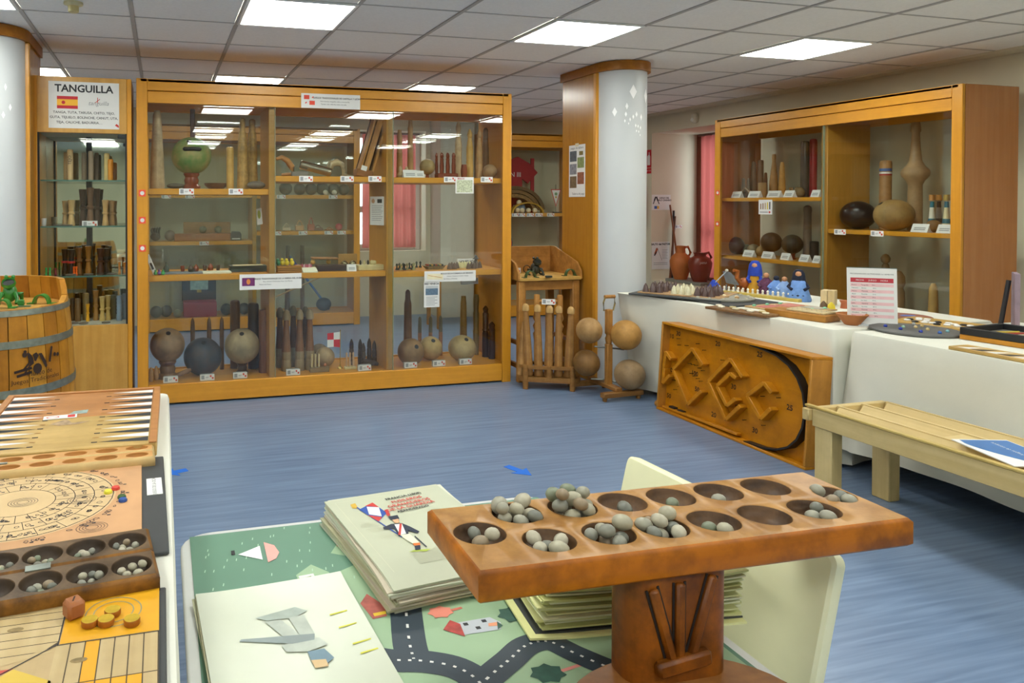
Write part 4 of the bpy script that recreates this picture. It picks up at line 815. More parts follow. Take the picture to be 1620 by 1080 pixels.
# ================================================================== skittle rack
t = T('skittle_rack', 'low oval wooden rack holding a row of big skittles', 'rack', (2.835, 4.955, 0), R(-27))
RK = wood('#9a6e3a', '#82592b', 0, 1, .5, .3)
def oval(w, d, zc, th, wd):
    o = [(-w / 2 + d / 2, -d / 2), (w / 2 - d / 2, -d / 2)] + [(w / 2 - d / 2 + d / 2 * math.cos(a), d / 2 * math.sin(a)) for a in [R(x) for x in (-60, -30, 0, 30, 60)]] + [(w / 2 - d / 2, d / 2), (-w / 2 + d / 2, d / 2)] + [(-w / 2 + d / 2 - d / 2 * math.cos(a), d / 2 * math.sin(a)) for a in [R(x) for x in (60, 30, 0, -30, -60)]]
    i = [(x * (1 - wd / w), y * (1 - 2 * wd / d)) for x, y in o]
    return MB().rings([[(x, y, zc - th / 2) for x, y in o], [(x, y, zc + th / 2) for x, y in o], [(x, y, zc + th / 2) for x, y in i], [(x, y, zc - th / 2) for x, y in i], [(x, y, zc - th / 2) for x, y in o]], 0, True, False)
part('base_ring', oval(.47, .2, .075, .035, .05), RK, t); part('upper_ring', oval(.46, .19, .165, .022, .03), RK, t); part('base_board', MB().box((0, 0, .085), (.36, .13, .015)), RK, t)
for x, y in ((-.17, -.08), (.17, -.08), (-.17, .08), (.17, .08), (0, -.085)): part('upright', MB().lathe([(.02, 0 if x else .06), (.022, .1), (.018, .18)], (x, y, 0), 10), RK, t)
for x in (-.085, .085): part('handle_post', MB().lathe([(.02, .08), (.022, .35), (.028, .4), (.018, .42), (.03, .46), (.016, .49), (.03, .52), (.02, .56), (.022, .58), (.022, .69), (.018, .7)], (x, .045, 0), 12), FT, t)
part('handle_bar', MB().tube([(-.085, .045, .65), (.085, .045, .65)], .012), FT, t)
shelf_tag((2.82, 4.93, .655), 'white catalogue tag between the two handle posts of the skittle rack', (PI / 2, 0, R(-27)))
for k in range(5):
    x = -.145 + .072 * k; v = Matrix.Rotation(R(-27), 4, 'Z') @ Vector((x, -.03, 0))
    o = turned((2.835 + v.x, 4.955 + v.y, .0935), .545 - .004 * k, [(0, .03), (.02, .033), (.35, .032), (.7, .024), (.88, .019), (.895, .019), (.9, .026), (.96, .026), (.99, .016), (1, .006)], [wood('#b5884c', '#94683a', 2, 1, .45, .4, '#7c5630'), wood('#c4a06a', '#ad8850', 2)], 'big two-tone skittle standing in the floor rack, number %s from the left' % ('one', 'two', 'three', 'four', 'five')[k], 'skittle', 'skittle', 'big skittles in the floor rack', (R(1.5 * (k % 3 - 1)), R(1.2 * (k - 2)), 0), 16, [0, 0, 0, 0, 0, 0, 1, 1, 1, 1])
v = Matrix.Rotation(R(-27), 4, 'Z') @ Vector((-.205, -.02, 0))
turned((2.835 + v.x, 4.955 + v.y, .094), .4, [(0, .03), (.3, .027), (.68, .017), (.7, .02), (.76, .021), (.83, .016), (.9, .012), (1, .008)], wood('#b98d54', '#9c7040', 2, 1, .45, .4), 'small slender skittle at the left end of the floor rack', 'skittle', 'skittle', 'big skittles in the floor rack', (0, R(3), 0))

# ================================================================== rack with four wooden balls
t = T('ball_rack', 'wooden stand with turned post and metal handle for four balls', 'rack', (3.13, 4.6, 0))
RKY = wood('#9b6c36', '#825527', 1, 1, .5, .3)
part('foot_bar', MB().box((.03, -.1, .045), (.34, .05, .035), 0, .004, Euler((0, 0, R(4)))), RK, t); part('foot_bar', MB().box((-.02, .24, .045), (.32, .05, .035), 0, .004), RK, t); part('long_bar', MB().box((.0, .07, .075), (.055, .36, .03), 0, .004), RKY, t)
for x, y in ((-.11, -.1), (.17, -.09), (-.15, .24), (.11, .24)): part('foot', MB().lathe([(.014, 0), (.018, .03)], (x, y, 0), 10), RK, t)
part('post', MB().box((0, .02, .23), (.042, .042, .3), 0, .004).lathe([(.02, .38), (.026, .42), (.018, .44), (.024, .46)], (0, .02, 0), 12).box((0, .02, .54), (.042, .042, .18), 0, .004), FT, t)
part('handle', MB().tube([(-.04, .02, .62), (-.045, .02, .68), (-.03, .02, .72)], .006).tube([(.035, .02, .62), (.05, .02, .67), (.045, .02, .72)], .006), mat('#9c8a5c', .3, .1, 12, .8), t); part('grip', MB().tube([(-.035, .02, .722), (.048, .02, .722)], .013), FT, t)
part('arm', MB().tube([(-.1, .05, .36), (0, .03, .35), (.1, -.02, .34)], .006), mat('#777771', .3, .1, 9, .8), t); part('arm', MB().tube([(-.1, .09, .115), (0, .06, .11), (.08, -.03, .1)], .006), mat('#777771', .3, .1, 9, .8), t)
for x, y, z, r, m, l in ((2.995, 4.66, .383, .093, rough_ball('#b08a58', '#967244'), 'upper left ball on the ball rack, greyed and dented'), (3.225, 4.55, .345, .107, rough_ball('#c2924e', '#ab7d3e'), 'upper right ball on the ball rack, smooth golden brown'),
                         (3.0, 4.70, .135, .096, rough_ball('#8b6636', '#714f28'), 'lower left ball on the ball rack, darkest brown'), (3.235, 4.52, .065, .107, rough_ball('#a58a66', '#8b704e'), 'lower right ball on the ball rack, scuffed grey-tan')):
    holed_ball((x, y, z), r, m, l, None, (0, 0, 0))

# ================================================================== window recess: posters, sticks, jugs
for px, w_, h_, l in (((5.987, 7.756, 1.409), .27, .19, 'white poster with running figures in the window recess, the upper one'), ((5.983, 7.756, 0.75), .255, .34, 'white poster about the shepherd leap in the window recess, the lower one')):
    t = sheet('poster', l, px, FACE, w_, h_, 'poster')
    if h_ < .25:
        text('JUEGO DEL\nPALO CANARIO', .028, INK, t, (.045, .04, .0014), bold=.001)
        part('print', MB().line(-.1, .02, -.08, .07, .02, .0012).line(-.1, .02, -.115, -.02, .012, .0012).line(-.05, .02, -.07, .07, .02, .0012).line(-.05, .02, -.03, -.02, .012, .0012).poly([(-.1, -.08), (-.06, -.08), (-.06, -.045), (-.1, -.045)], .0012, 1).poly([(-.06, -.08), (-.03, -.08), (-.03, -.045), (-.06, -.045)], .0012, 2), [INK, mat('#2a5aa0', .6), mat('#e0b030', .6)], t)
    else:
        text('SALTO del PASTOR', .032, INK, t, (0, .14, .0014), bold=.0015)
        part('print', MB().line(-.08, .02, -.05, .09, .03, .0012).line(-.09, .0, -.06, .05, .018, .0012, 1).line(-.05, .1, .02, -.06, .004, .0012, 1), [mat('#b0603c', .6), INK], t)
        for k in range(7): part('text_line', MB().line(.02, .07 - .018 * k, .1 - .01 * (k % 2), .07 - .018 * k, .005, .0012), GREY, t)
        for k in range(2): part('text_line', MB().line(-.1, -.09 - .02 * k, .1, -.09 - .02 * k, .006, .0012), GREY, t)
for a, b, r, c, l in (((6.015, 7.62, 0.472), (6.17, 7.73, 1.236), .014, '#6b3d22', 'long brown stick leaning left in the window recess'), ((6.104, 7.55, 0.477), (6.099, 7.735, 1.378), .012, '#7d4a28', 'long brown stick crossing the other in the window recess'), ((6.106, 7.7, 0.462), (6.158, 7.74, 1.307), .014, '#2c2320', 'dark stick behind the crossed sticks')):
    S('walking_stick', MB().tube([a, b], [r, r * .9], 8), wood(c, c, 2), l, 'stick')
shelf_tag((6.24, 7.755, 1.105), 'small white tag beside the crossed sticks')
S('grey_box', MB().box((0, 0, .018), (.34, .6, .036), 0, .004), mat('#7d7d74', .7), 'low grey plinth under the two clay jugs', 'plinth', (6.1, 7.3, .45))
def jug(loc, prof, m, label, hx, hz):
    j = T('clay_jug', label, 'jug', loc)
    part('body', MB().lathe(prof, seg=28), m, j)
    part('handle', MB().tube([(hx[0], 0, hz[0]), (hx[0] + .05, 0, hz[0] + .015), (hx[1] + .035, 0, (hz[0] + hz[1]) / 2), (hx[1], 0, hz[1])], .015, 8), m, j)
    return j
jug((6.02, 7.44, .487), [(.07, 0), (.085, .04), (.118, .16), (.122, .22), (.1, .275), (.056, .315), (.05, .37), (.06, .4), (.046, .4), (.038, .35), (.01, .25)], mat('#b9692f', .6, .12, 8), 'orange clay jug with one handle in the window recess', (.05, .105), (.375, .26))
o = jug((6.06, 7.16, .487), [(.075, 0), (.1, .06), (.126, .17), (.13, .22), (.105, .275), (.066, .295), (.064, .315), (.075, .335), (.06, .335), (.05, .3), (.01, .2)], mat('#7d3420', .35, .12, 8), 'dark red-brown glazed jug with white lettering beside the curtain', (.066, .12), (.32, .24))
text('JARRA', .035, PAPER, o, (-.06, -.127, .225), FACE)

# ================================================================== contents of the rear showcases
for k, (tok, r) in enumerate((((1.379, 8.3, 1.516), .075), ((1.541, 8.3, 1.517), .07), ((1.675, 8.3, 1.525), .07), ((1.809, 8.3, 1.525), .075), ((1.945, 8.3, 1.518), .07), ((2.067, 8.3, 1.519), .065))):
    holed_ball(at(tok, 1.491), r, mat('#5a5a4e', .45, .2, 10), 'dark round ball in the rear showcase top row, number %s from the left' % ('one', 'two', 'three', 'four', 'five', 'six')[k], None, (0, 0, 0), 1, None, 'dark balls in the rear showcase')
for k, tok in enumerate(((1.825, 8.2, 1.509), (1.929, 8.2, 1.51))):
    S('white_ball', MB().ball((0, 0, .03), .03, 0, 12, 8), mat('#d9d6c4', .5), '%s small white ball before the dark balls of the rear showcase' % ('left', 'right')[k], 'ball', at(tok, 1.491))
for k, (tok, c, s) in enumerate((((1.386, 8.3, 1.073), '#b9a98c', (.09, .06, .08)), ((1.54, 8.3, 1.071), '#c39a6a', (.1, .05, .12)), ((1.674, 8.3, 1.07), '#a5583c', (.08, .06, .15)), ((1.757, 8.3, 1.069), '#6b4a36', (.11, .07, .06)), ((1.881, 8.25, 1.07), '#b0703c', (.09, .06, .035)))):
    m = MB().box((0, 0, s[2] * .25), (s[0], s[1], s[2] * .5), 0, .006)
    for sx in (-1, 1): m.tube([(sx * s[0] * .35, 0, s[2] * .4), (sx * s[0] * .2, 0, s[2] * .8), (0, 0, s[2])], .007, 6)
    S('folk_toy', m, mat(c, .6, .15, 40), 'small handmade wooden toy in the rear showcase, number %s from the left' % ('one', 'two', 'three', 'four', 'five')[k], 'toy', at(tok, 1.081), (0, 0, 0), 'handmade toys in the rear showcase')
S('pink_ball', MB().ball((0, 0, .042), .042, 0, 16, 10), mat('#b8414f', .5), 'bright pink ball in the rear showcase', 'ball', at((1.994, 8.25, 1.069), 1.081))
holed_ball(at((1.835, 8.35, 0.101), .138), .09, mat('#33342f', .5, .15, 10), 'big dark flattened ball low in the rear showcase', None, (0, 0, 0), .85)
for z, xs in ((1.491, (.05, .3, 1.3, 1.9)), (1.081, (1.25, 1.55, 1.85, 2.0)), (.98, (.45,))):
    for x in xs: shelf_tag((x, 8.14, z - .022), 'tiny white tag on a shelf edge of the rear showcase behind the glass', FACE, 'tags in the rear showcase')
t = T('toy_chest', 'red box with open black lid low in the rear showcase', 'box', at((0.411, 8.35, 0.128), .138))
part('box', MB().box((0, 0, .08), (.36, .25, .16), 0, .005), mat('#8e2730', .6), t); part('lid', MB().box((0, .13, .3), (.38, .02, .3), 0, .005), mat('#22262a', .4), t); part('photo', MB().box((0, .118, .35), (.2, .004, .15)), mat('#8fa9a6', .4, .3, 30), t); part('clasp', MB().box((0, .115, .26), (.05, .006, .03)), GOLD, t)
for k, tok in enumerate(((-0.061, 8.3, 0.155), (0.047, 8.34, 0.144), (0.167, 8.25, 0.153), (0.701, 8.3, 0.124), (0.9, 8.3, 0.116))):
    holed_ball(at(tok, .138), .065 if k != 2 else .045, mat(('#4c4b40', '#55503f', '#7f7a5a', '#3d3f3a', '#464840')[k], .5, .2, 12), 'dark ball beside the red box, number %s from the left' % ('one', 'two', 'three', 'four', 'five')[k], None, (0, 0, 0), 1, None, 'dark balls beside the red box')
t = T('wooden_box', 'long orange wooden box on the rear showcase shelf', 'box', at((0.445, 8.3, 0.976), .981)); part('body', MB().box((0, 0, .04), (.62, .14, .08), 0, .004), wood('#a8662c', '#8e5220', 0), t); part('lid', MB().box((.05, .07, .14), (.52, .012, .13), 0, .003), wood('#a07238', '#875c2a', 0), t)
for k, tok in enumerate(((0.444, 8.28, 1.019), (0.611, 8.28, 1.018))):
    holed_ball(at(tok, 1.063), .04, mat('#5c5a3c', .5, .2), '%s small ball on the long orange box' % ('left', 'right')[k], None, (0, 0, 0))
t = T('domed_box', 'dark domed box with white teeth marks on the rear shelf', 'box', at((0.804, 8.25, 0.974), .981)); part('dome', MB().prism([(-.06, 0), (.06, 0), (.06, .07), (.04, .1), (-.04, .1), (-.06, .07)], -.04, .04, 0, Matrix.Rotation(PI / 2, 4, 'X')), mat('#272b2c', .4), t); part('mark', MB().box((0, -.042, .02), (.09, .002, .012)), PAPER, t)
t = T('leather_glove', 'dark leather glove at the left of the rear shelf', 'glove', at((-0.065, 8.25, 0.985), .981), 0, None)
part('palm', MB().ball((0, 0, .05), .05, 0, 12, 8, sx=1.1, sz=.9), mat('#3a2a20', .6), t)
for k in range(4): part('finger', MB().tube([(-.03 + .022 * k, 0, .07), (-.04 + .026 * k, -.01, .12), (-.03 + .026 * k, -.03, .15)], .012, 8), mat('#3a2a20', .6), t)
holed_ball(at((0.09, 8.28, 0.982), .981), .06, mat('#6a4f3a', .5, .3, 12), 'mottled brown ball right of the leather glove', None, (0, 0, 0))
for k, (a, b, r, c) in enumerate((((1.9, 8.35, .15), (1.45, 8.45, .78), .014, '#2a62a0'), ((1.2, 8.3, .3), (2.05, 8.42, .62), .01, '#a88a5c'), ((1.42, 8.45, .14), (1.44, 8.5, .9), .03, '#5a4630'), ((1.6, 8.45, .14), (1.61, 8.5, .9), .025, '#6a5234'))):
    S('game_rod', MB().tube([a, b], r, 8), mat(c, .5), '%s rod low in the rear showcase' % ('blue slanting', 'thin tan slanting', 'thick dark upright', 'thick brown upright')[k], 'rod')
# rear showcase with the shirt
t = T('red_shirt', 'red shirt with white printed letters in the rear showcase', 'shirt', (4.25, 8.46, 1.29))
part('fabric', MB().prism([(-.28, 0), (.2, 0), (.2, .42), (.28, .36), (.42, .5), (.3, .62), (.14, .7), (.06, .67), (-.06, .67), (-.16, .7), (-.36, .62), (-.48, .5), (-.36, .36), (-.28, .42)], -.012, .012, 0, Matrix.Rotation(PI / 2, 4, 'X')), mat('#9c1f2c', .8, .06, 12), t); text('LEÓN III', .085, PAPER, t, (.03, -.014, .47), FACE)
S('red_strip', MB().box((0, 0, .35), (.05, .02, .7), 0, .004), mat('#a3242e', .7), 'narrow red strip right of the hanging shirt', 'strip', (4.62, 8.5, 1.277))
t = T('wicker_basket', 'curved brown wicker pelota basket on the rear shelf', 'basket', (4.27, 8.35, 1.277))
for k in range(3):
    rr = .36 - .06 * k
    part('rib', MB().rings([[((rr + d) * math.cos(a), y, (rr + d) * .82 * math.sin(a)) for d, y in ((0, -.08), (.05, -.08), (.05, .08), (0, .08))] for a in [PI * (.04 + .92 * q / 16) for q in range(17)]]), wood(('#6e5a3c', '#8a6c42', '#a07c48')[k], '#5a4830', 1), t)
S('leather_strap', MB().rings([[(.2 * math.cos(a) * f, y, .12 * math.sin(a) * f) for f, y in ((1, -.03), (1.12, -.03), (1.12, .03), (1, .03))] for a in [PI * q / 10 for q in range(11)]]), mat('#b8912c', .6), 'yellow arched leather piece inside the wicker basket', 'strap', (4.43, 8.28, 1.277))
for k, tok in enumerate(((4.286, 8.25, 1.298), (4.32, 8.2, 1.299), (4.407, 8.2, 1.299), (4.494, 8.2, 1.298), (4.329, 8.3, 1.393))):
    S('pelota_ball', MB().ball((0, 0, .032), .032, 0, 14, 10), mat('#d8c8a4', .6, .1), 'small cream pelota ball on the rear shelf, number %s' % ('one, leftmost', 'two', 'three', 'four', 'five, on the tin box')[k], 'ball', at(tok, 1.276 if k < 4 else 1.376), (0, 0, 0), 'pelota balls')
S('tin_box', MB().box((0, 0, .05), (.13, .08, .1), 0, .006), mat('#7f97a8', .5, .35, 30), 'blue and white tin box behind the pelota balls', 'box', at((4.355, 8.35, 1.297), 1.276))
t = T('pennant', 'small white triangular pennant with red border on the rear shelf', 'pennant', at((4.842, 8.3, 1.288), 1.276)); part('rod', MB().tube([(0, 0, 0), (0, 0, .36)], .004, 6), BLACK, t); part('foot', MB().box((.02, 0, .006), (.1, .06, .012)), BLACK, t)
part('cloth', MB().poly([(-.075, .3), (0, .07), (.075, .3)], 0).poly([(-.058, .288), (0, .1), (.058, .288)], .001, 1).disc(0, .24, .02, .002, 2).disc(0, .2, .014, .002, 3), [mat('#c2453a', .6), PAPER, mat('#6d9a6a', .6), mat('#c79a4a', .6)], t, (0, -.006, 0), FACE)
for x in (4.2, 4.28, 4.4, 4.52, 4.68): shelf_tag((x, 8.14, 1.253), 'small white tag on the shelf under the wicker basket', FACE, 'tags under the wicker basket')
t = T('round_badge', 'grey round shield with red ring in the rear showcase', 'badge', (4.13, 8.4, .9), 0, None, (R(80), 0, 0)); part('disc', MB().lathe([(.16, 0), (.16, .012)], seg=28), mat('#6f6b68', .5), t); part('ring', MB().rings([[(r * math.cos(2 * PI * i / 28), r * math.sin(2 * PI * i / 28), .014) for i in range(28)] for r in (.12, .145)], 0, True, False), REDP, t); text('FB', .1, REDP, t, (0, 0, .0145))
for k, (tok, c) in enumerate((((4.227, 8.25, 0.85), '#d8d24a'), ((4.287, 8.2, 0.86), '#d6cf2a'), ((4.392, 8.25, 0.856), '#2b2a26'), ((4.612, 8.22, 0.846), '#bdb294'))):
    S('tennis_ball', MB().ball((0, 0, .032), .032, 0, 12, 8), mat(c, .7), '%s ball on the rear lower shelf' % ('pale yellow', 'bright yellow', 'black', 'grey cream')[k], 'ball', at(tok, .751))
S('wooden_bat', MB().box((0, 0, .012), (.4, .07, .024), 0, .006, Euler((0, 0, R(-8)))), wood('#8a7550', '#72603f', 0), 'flat grey bat lying on the rear lower shelf', 'bat', at((4.719, 8.3, 0.84), .751))
S('name_board', MB().box((0, 0, .03), (.14, .01, .06)), PAPER, 'white card behind the yellow ball', 'card', at((4.457, 8.34, 0.865), .751))
t = T('novelty_box', 'white book headed NOVEDADES seen low through the right bay', 'book', (3.42, 7.75, .62), R(10), None, (R(68), 0, R(6))); part('cover', MB().box((0, 0, -.012), (.26, .3, .024)), PAPER, t); text('NOVEDADES', .04, INK, t, (0, .11, .002), bold=.002); part('print', MB().disc(-.05, .0, .05, .001), mat('#b85a50', .7, .4, 80), t)
t = T('low_table', 'low wooden side table behind the large showcase', 'table', (3.35, 7.72, 0)); part('top', MB().box((0, 0, .58), (.85, .4, .03), 0, .004), wood('#b9803c', '#9d692c', 0), t)
for sx in (-.38, .38):
    for sy in (-.16, .16): part('leg', MB().box((sx, sy, .283), (.04, .04, .564), 0, .004), wood('#b9803c', '#9d692c', 2), t)

# ================================================================== right showcase contents
XU, XL, XR_, XB = 1.451, .901, 1.191, .138
for k, (tok, z, h, pf, c, l) in enumerate((
  ((5.4, 5.805, 1.504), XU, .19, TAP(.02), '#6a5138', 'short dark peg at the left of the right showcase top shelf'),
  ((5.44, 5.785, 1.51), XU, .19, TAP(.02), '#7b6046', 'second short dark peg on the right showcase top shelf'),
  ((5.5, 5.786, 1.511), XU, .35, TAP(.028), '#8d6f52', 'slim brown pin behind the short pegs'),
  ((5.52, 5.723, 1.51), XU, .36, POST(.026), '#84664a', 'brown knotted post on the right showcase top shelf'),
  ((5.55, 5.693, 1.51), XU, .24, TAP(.02), '#7a583e', 'thin brown pin beside the knotted post'),
  ((5.38, 5.555, 1.489), XU, .14, POST(.036), '#a8875c', 'short thick tan post before the knotted post'),
  ((5.46, 5.506, 1.5), XU, .4, [(0, .038), (.3, .038), (.6, .026), (.85, .015), (.92, .018), (1, .014)], '#a87e4c', 'bottle-shaped tan pin at the centre of the top shelf'),
  ((5.42, 5.374, 1.498), XU, .32, [(0, .03), (.2, .028), (.22, .03), (.4, .026), (.42, .028), (.65, .022), (.67, .024), (.9, .018), (1, .012)], '#c28f4c', 'ringed golden pin right of the bottle-shaped one'),
  ((5.42, 5.133, 1.484), XU, .49, POST(.034), '#4a3626', 'thick dark post on the right showcase top shelf'),
  ((5.5, 5.124, 1.506), XU, .51, POST(.03), '#a02a24', 'thick red painted post against the divider'),
  ((5.5, 5.176, 0.95), XL, .48, [(0, .035), (.8, .03), (.86, .03), (.9, .034), (.97, .03), (1, .012)], '#7d6650', 'tall grey post with dark head on the left lower shelf'),
  ((5.46, 5.068, 0.947), XL, .17, POST(.035), '#3a2c20', 'short dark block beside the divider'),
  ((5.56, 4.512, 1.18), XR_, .55, POST(.042), '#a87c4c', 'tan post with blue white and red bands'),
  ((5.6, 4.306, 1.187), XR_, .83, [(0, .05), (.3, .048), (.42, .046), (.46, .06), (.5, .088), (.53, .094), (.56, .088), (.6, .06), (.64, .042), (.75, .032), (.9, .026), (.92, .034), (.97, .03), (1, .026)], '#a88a64', 'tall spindle with a bulging middle reaching the case top'),
  ((5.56, 4.504, 0.476), XB, .86, [(0, .035), (.3, .03), (.6, .04), (.75, .034), (.86, .03), (.9, .022), (.91, .015), (.93, .03), (.96, .034), (.99, .02), (1, .004)], '#8a6a40', 'tall post with a ball finial behind the price list'),
  ((5.5, 4.348, 0.502), XB, .74, [(0, .04), (.5, .042), (.78, .04), (.82, .03), (.87, .044), (.94, .04), (.99, .02), (1, .01)], '#96754c', 'round-headed pin right of the price list'),
  ((5.42, 4.026, 0.532), XB, .68, [(0, .036), (.5, .034), (.52, .037), (.75, .03), (.95, .026), (1, .012)], '#c49c58', 'tall yellow ringed pin low in the right bay'),
  ((5.46, 4.162, 0.532), XB, .42, POST(.034), '#7a6036', 'short peg left of the tall yellow pin'),
  ((5.4, 3.958, 0.566), XB, .42, POST(.034), '#7a6036', 'short peg right of the tall yellow pin'))):
    o = turned(at(tok, z), h, pf, wood(c, c, 2, 1, .45, .4), l)
    if 'bands' in l:
        for zz, cc in ((.462, '#3d62a0'), (.442, '#e6e3da'), (.428, '#a3302c')): part('band', MB().lathe([(.0425, zz), (.0425, zz + (.022 if cc == '#3d62a0' else .013))], seg=18), mat(cc, .5), o)
S('cross_stick', MB().tube([(0, -.09, .02), (0, .0, .09), (0, .05, .05)], .014, 8), wood('#8a683e', '#74552f', 1), 'crooked stick leaning across the short dark pegs', 'stick', at((5.36, 5.731, 1.503), XU))
m = MB()
for k in range(8): m.tube([(random.uniform(-.02, .02), -.06 + .015 * k, 0), (random.uniform(-.02, .02), -.06 + .015 * k + random.uniform(-.02, .02), .09)], .007, 6)
S('twig_bundle', m, wood('#a97c3c', '#8f652c', 2), 'small bundle of golden twigs on the right showcase top shelf', 'twigs', at((5.5, 5.315, 1.504), XU))
holed_ball(at((5.36, 5.134, 1.484), XU), .045, rough_ball('#8f754c', '#77603c'), 'small tan ball before the golden twigs', None, (0, 0, 0))
holed_ball(at((5.42, 5.924, 0.882), XL), .085, mat('#4a211a', .35, .2, 12), 'dark red ball at the left of the lower shelf', None, (0, 0, 0))
for k, (tok, r, c) in enumerate((((5.5, 5.866, 0.884), .05, '#77704f'), ((5.45, 5.727, 0.889), .055, '#8a7a5a'), ((5.44, 5.618, 0.891), .05, '#9c7f50'))):
    holed_ball(at(tok, XL), r, mat(c, .5, .2), 'small ball between the big balls of the lower shelf, %s' % ('left one', 'middle one', 'right one')[k], None, (0, 0, 0))
holed_ball(at((5.42, 5.487, 0.866), XL), .09, rough_ball('#5a4022', '#43301a'), 'large brown ball with lighter patch on the lower shelf', .05, (0, 0, 0))
holed_ball(at((5.4, 5.238, 0.88), XL), .085, rough_ball('#4a3620', '#382816'), 'large dark mottled ball on the lower shelf', .05, (0, 0, 0))
holed_ball(at((5.4, 4.61, 1.163), XR_), .125, wood('#2d1c18', '#211310', 0, .4, .3, .3), 'big dark ball with hand slot on the right bay shelf', None, (-.75, -.2, .75), .9, None)
holed_ball(at((5.38, 4.296, 1.166), XR_), .132, rough_ball('#a78650', '#8f7040'), 'big tan ball with carved groove on the right bay shelf', None, (-.6, .35, .75), .9, None)
for k, (tok, m0) in enumerate((((5.44, 4.058, 1.184), 0), ((5.52, 4.068, 1.188), 1), ((5.42, 3.941, 1.184), 2))):
    turned(at(tok, XR_), .27, [(0, .024), (.1, .026), (.22, .024), (.24, .024), (.34, .022), (.36, .021), (.62, .014), (.66, .014), (.82, .012), (.85, .02), (1, .018)], [mat(('#dcd9c8', '#8d8c86', '#d8c998')[m0], .4), mat(('#1f6f80', '#2a2a2c', '#1d5f6e')[m0], .4), mat(('#b07a3a', '#a8732f', '#a88a2a')[m0], .4)],
           'small painted pin with %s' % ('white body and teal band, leftmost of three', 'grey body and black band, middle of three', 'cream body and teal band, rightmost of three')[k], 'painted_pin', 'pin', None, (0, 0, 0), 14, [0, 0, 0, 1, 1, 0, 0, 1, 0, 2, 2])
holed_ball(at((5.34, 3.97, 1.18), XR_), .045, rough_ball('#8c6a40', '#755530'), 'small brown ball before the painted pins', None, (0, 0, 0))
for k, (tok, w_) in enumerate((((5.29, 5.788, 1.492), .11), ((5.28, 5.562, 1.489), .13), ((5.28, 5.338, 1.492), .14), ((5.28, 5.175, 1.49), .1), ((5.27, 4.898, 1.491), .08))):
    tent_card(at(tok, XU), -PI / 2, 'name card, number %s from the left on the right showcase upper left shelf' % ('one', 'two', 'three', 'four', 'five')[k], 'name cards upper shelf', w_, .06)
for k, (tok, w_) in enumerate((((5.28, 5.624, 0.911), .12), ((5.28, 5.403, 0.91), .12), ((5.28, 5.208, 0.907), .09), ((5.28, 5.012, 0.905), .09), ((5.27, 4.879, 0.9), .07))):
    tent_card(at(tok, XL), -PI / 2, 'name card, number %s from the left on the right showcase lower left shelf' % ('one', 'two', 'three', 'four', 'five')[k], 'name cards lower shelf', w_, .06)
for k, (tok, w_) in enumerate((((5.27, 4.025, 1.196), .12), ((5.27, 3.854, 1.198), .1))): tent_card(at(tok, XR_), -PI / 2, '%s white name card under the painted pins' % ('left', 'right')[k], 'name cards right bay', w_, .06)
for k, y in enumerate((4.58, 4.27)): shelf_tag((5.186, y, 1.172), '%s catalogue tag on the right bay shelf edge' % ('left', 'right')[k], FACEX)
t = sheet('picture_card', 'small picture card of pins hanging from the right showcase upper shelf', (5.186, 5.32, 1.365), FACEX, .15, .13, 'card')
for k, c in enumerate(('#8a6a4a', '#8a6a4a', '#b8a070', '#d9c23c', '#33363a')): part('print', MB().line(-.05 + .025 * k, -.02, -.05 + .025 * k, .03 + .004 * k, .012, .0012), mat(c, .6), t)
part('text_line', MB().line(-.06, -.045, .03, -.045, .008, .0012), GREY, t); part('red_mark', MB().disc(.048, -.045, .01, .0012), REDP, t)

# ================================================================== cloth-covered tables
def cloth_mesh(x0, x1, y0, y1, z, hem, amp, seed, flare=.0, waves=9, pull=None):
    rnd = random.Random(seed); cr = .03; per = []
    def corner(cx, cy, a0):
        for k in range(5): a = a0 + R(90) * k / 4; per.append((cx + cr * math.cos(a), cy + cr * math.sin(a), math.cos(a), math.sin(a), 1 - abs(k - 2) / 2))
    def side(xa, ya, xb, yb, nx, ny):
        n = max(6, int(math.hypot(xb - xa, yb - ya) / .035))
        for k in range(1, n): f = k / n; per.append((xa + (xb - xa) * f, ya + (yb - ya) * f, nx, ny, max(0, 1 - min(f, 1 - f) * n * .035 / .16)))
    corner(x0 + cr, y0 + cr, R(180)); side(x0 + cr, y0, x1 - cr, y0, 0, -1); corner(x1 - cr, y0 + cr, R(270)); side(x1, y0 + cr, x1, y1 - cr, 1, 0)
    corner(x1 - cr, y1 - cr, 0); side(x1 - cr, y1, x0 + cr, y1, 0, 1); corner(x0 + cr, y1 - cr, R(90)); side(x0, y1 - cr, x0, y0 + cr, -1, 0)
    ph = [rnd.uniform(0, 6.28) for _ in range(4)]; L = 0; ss = []
    for i, p in enumerate(per): L += math.hypot(p[0] - per[i - 1][0], p[1] - per[i - 1][1]) if i else 0; ss.append(L)
    rows = 12; rg = []
    for k in range(rows + 1):
        t = k / rows; ring = []
        for (x, y, nx, ny, c), s in zip(per, ss):
            q = 2 * PI * s / L
            o = .004 + amp * t ** 1.2 * (.55 + .3 * math.sin(waves * q + ph[0] + .8 * t) + .15 * math.sin(2.3 * waves * q + ph[1]) + .2 * math.sin(3 * q + ph[2])) + flare * t * c
            zz = z - (z - hem) * t + (.018 * math.sin(2 * q + ph[3]) * t) - .004 * (1 - math.cos(t * 3)) * 0
            if k == 0: o = 0
            elif k == 1: zz = z - .012
            X, Y = x + nx * o, y + ny * o
            if pull:
                g = math.exp(-((x - pull[0]) ** 2 + (y - pull[1]) ** 2) / pull[5] ** 2) * (1 - t) ** 1.3
                X += pull[2] * g; Y += pull[3] * g; zz += pull[4] * g
            ring.append((X, Y, zz))
        rg.append(ring)
    m = MB(); m.rings(rg, 0, True, False)
    m.face([p for p in rg[0]])
    return m
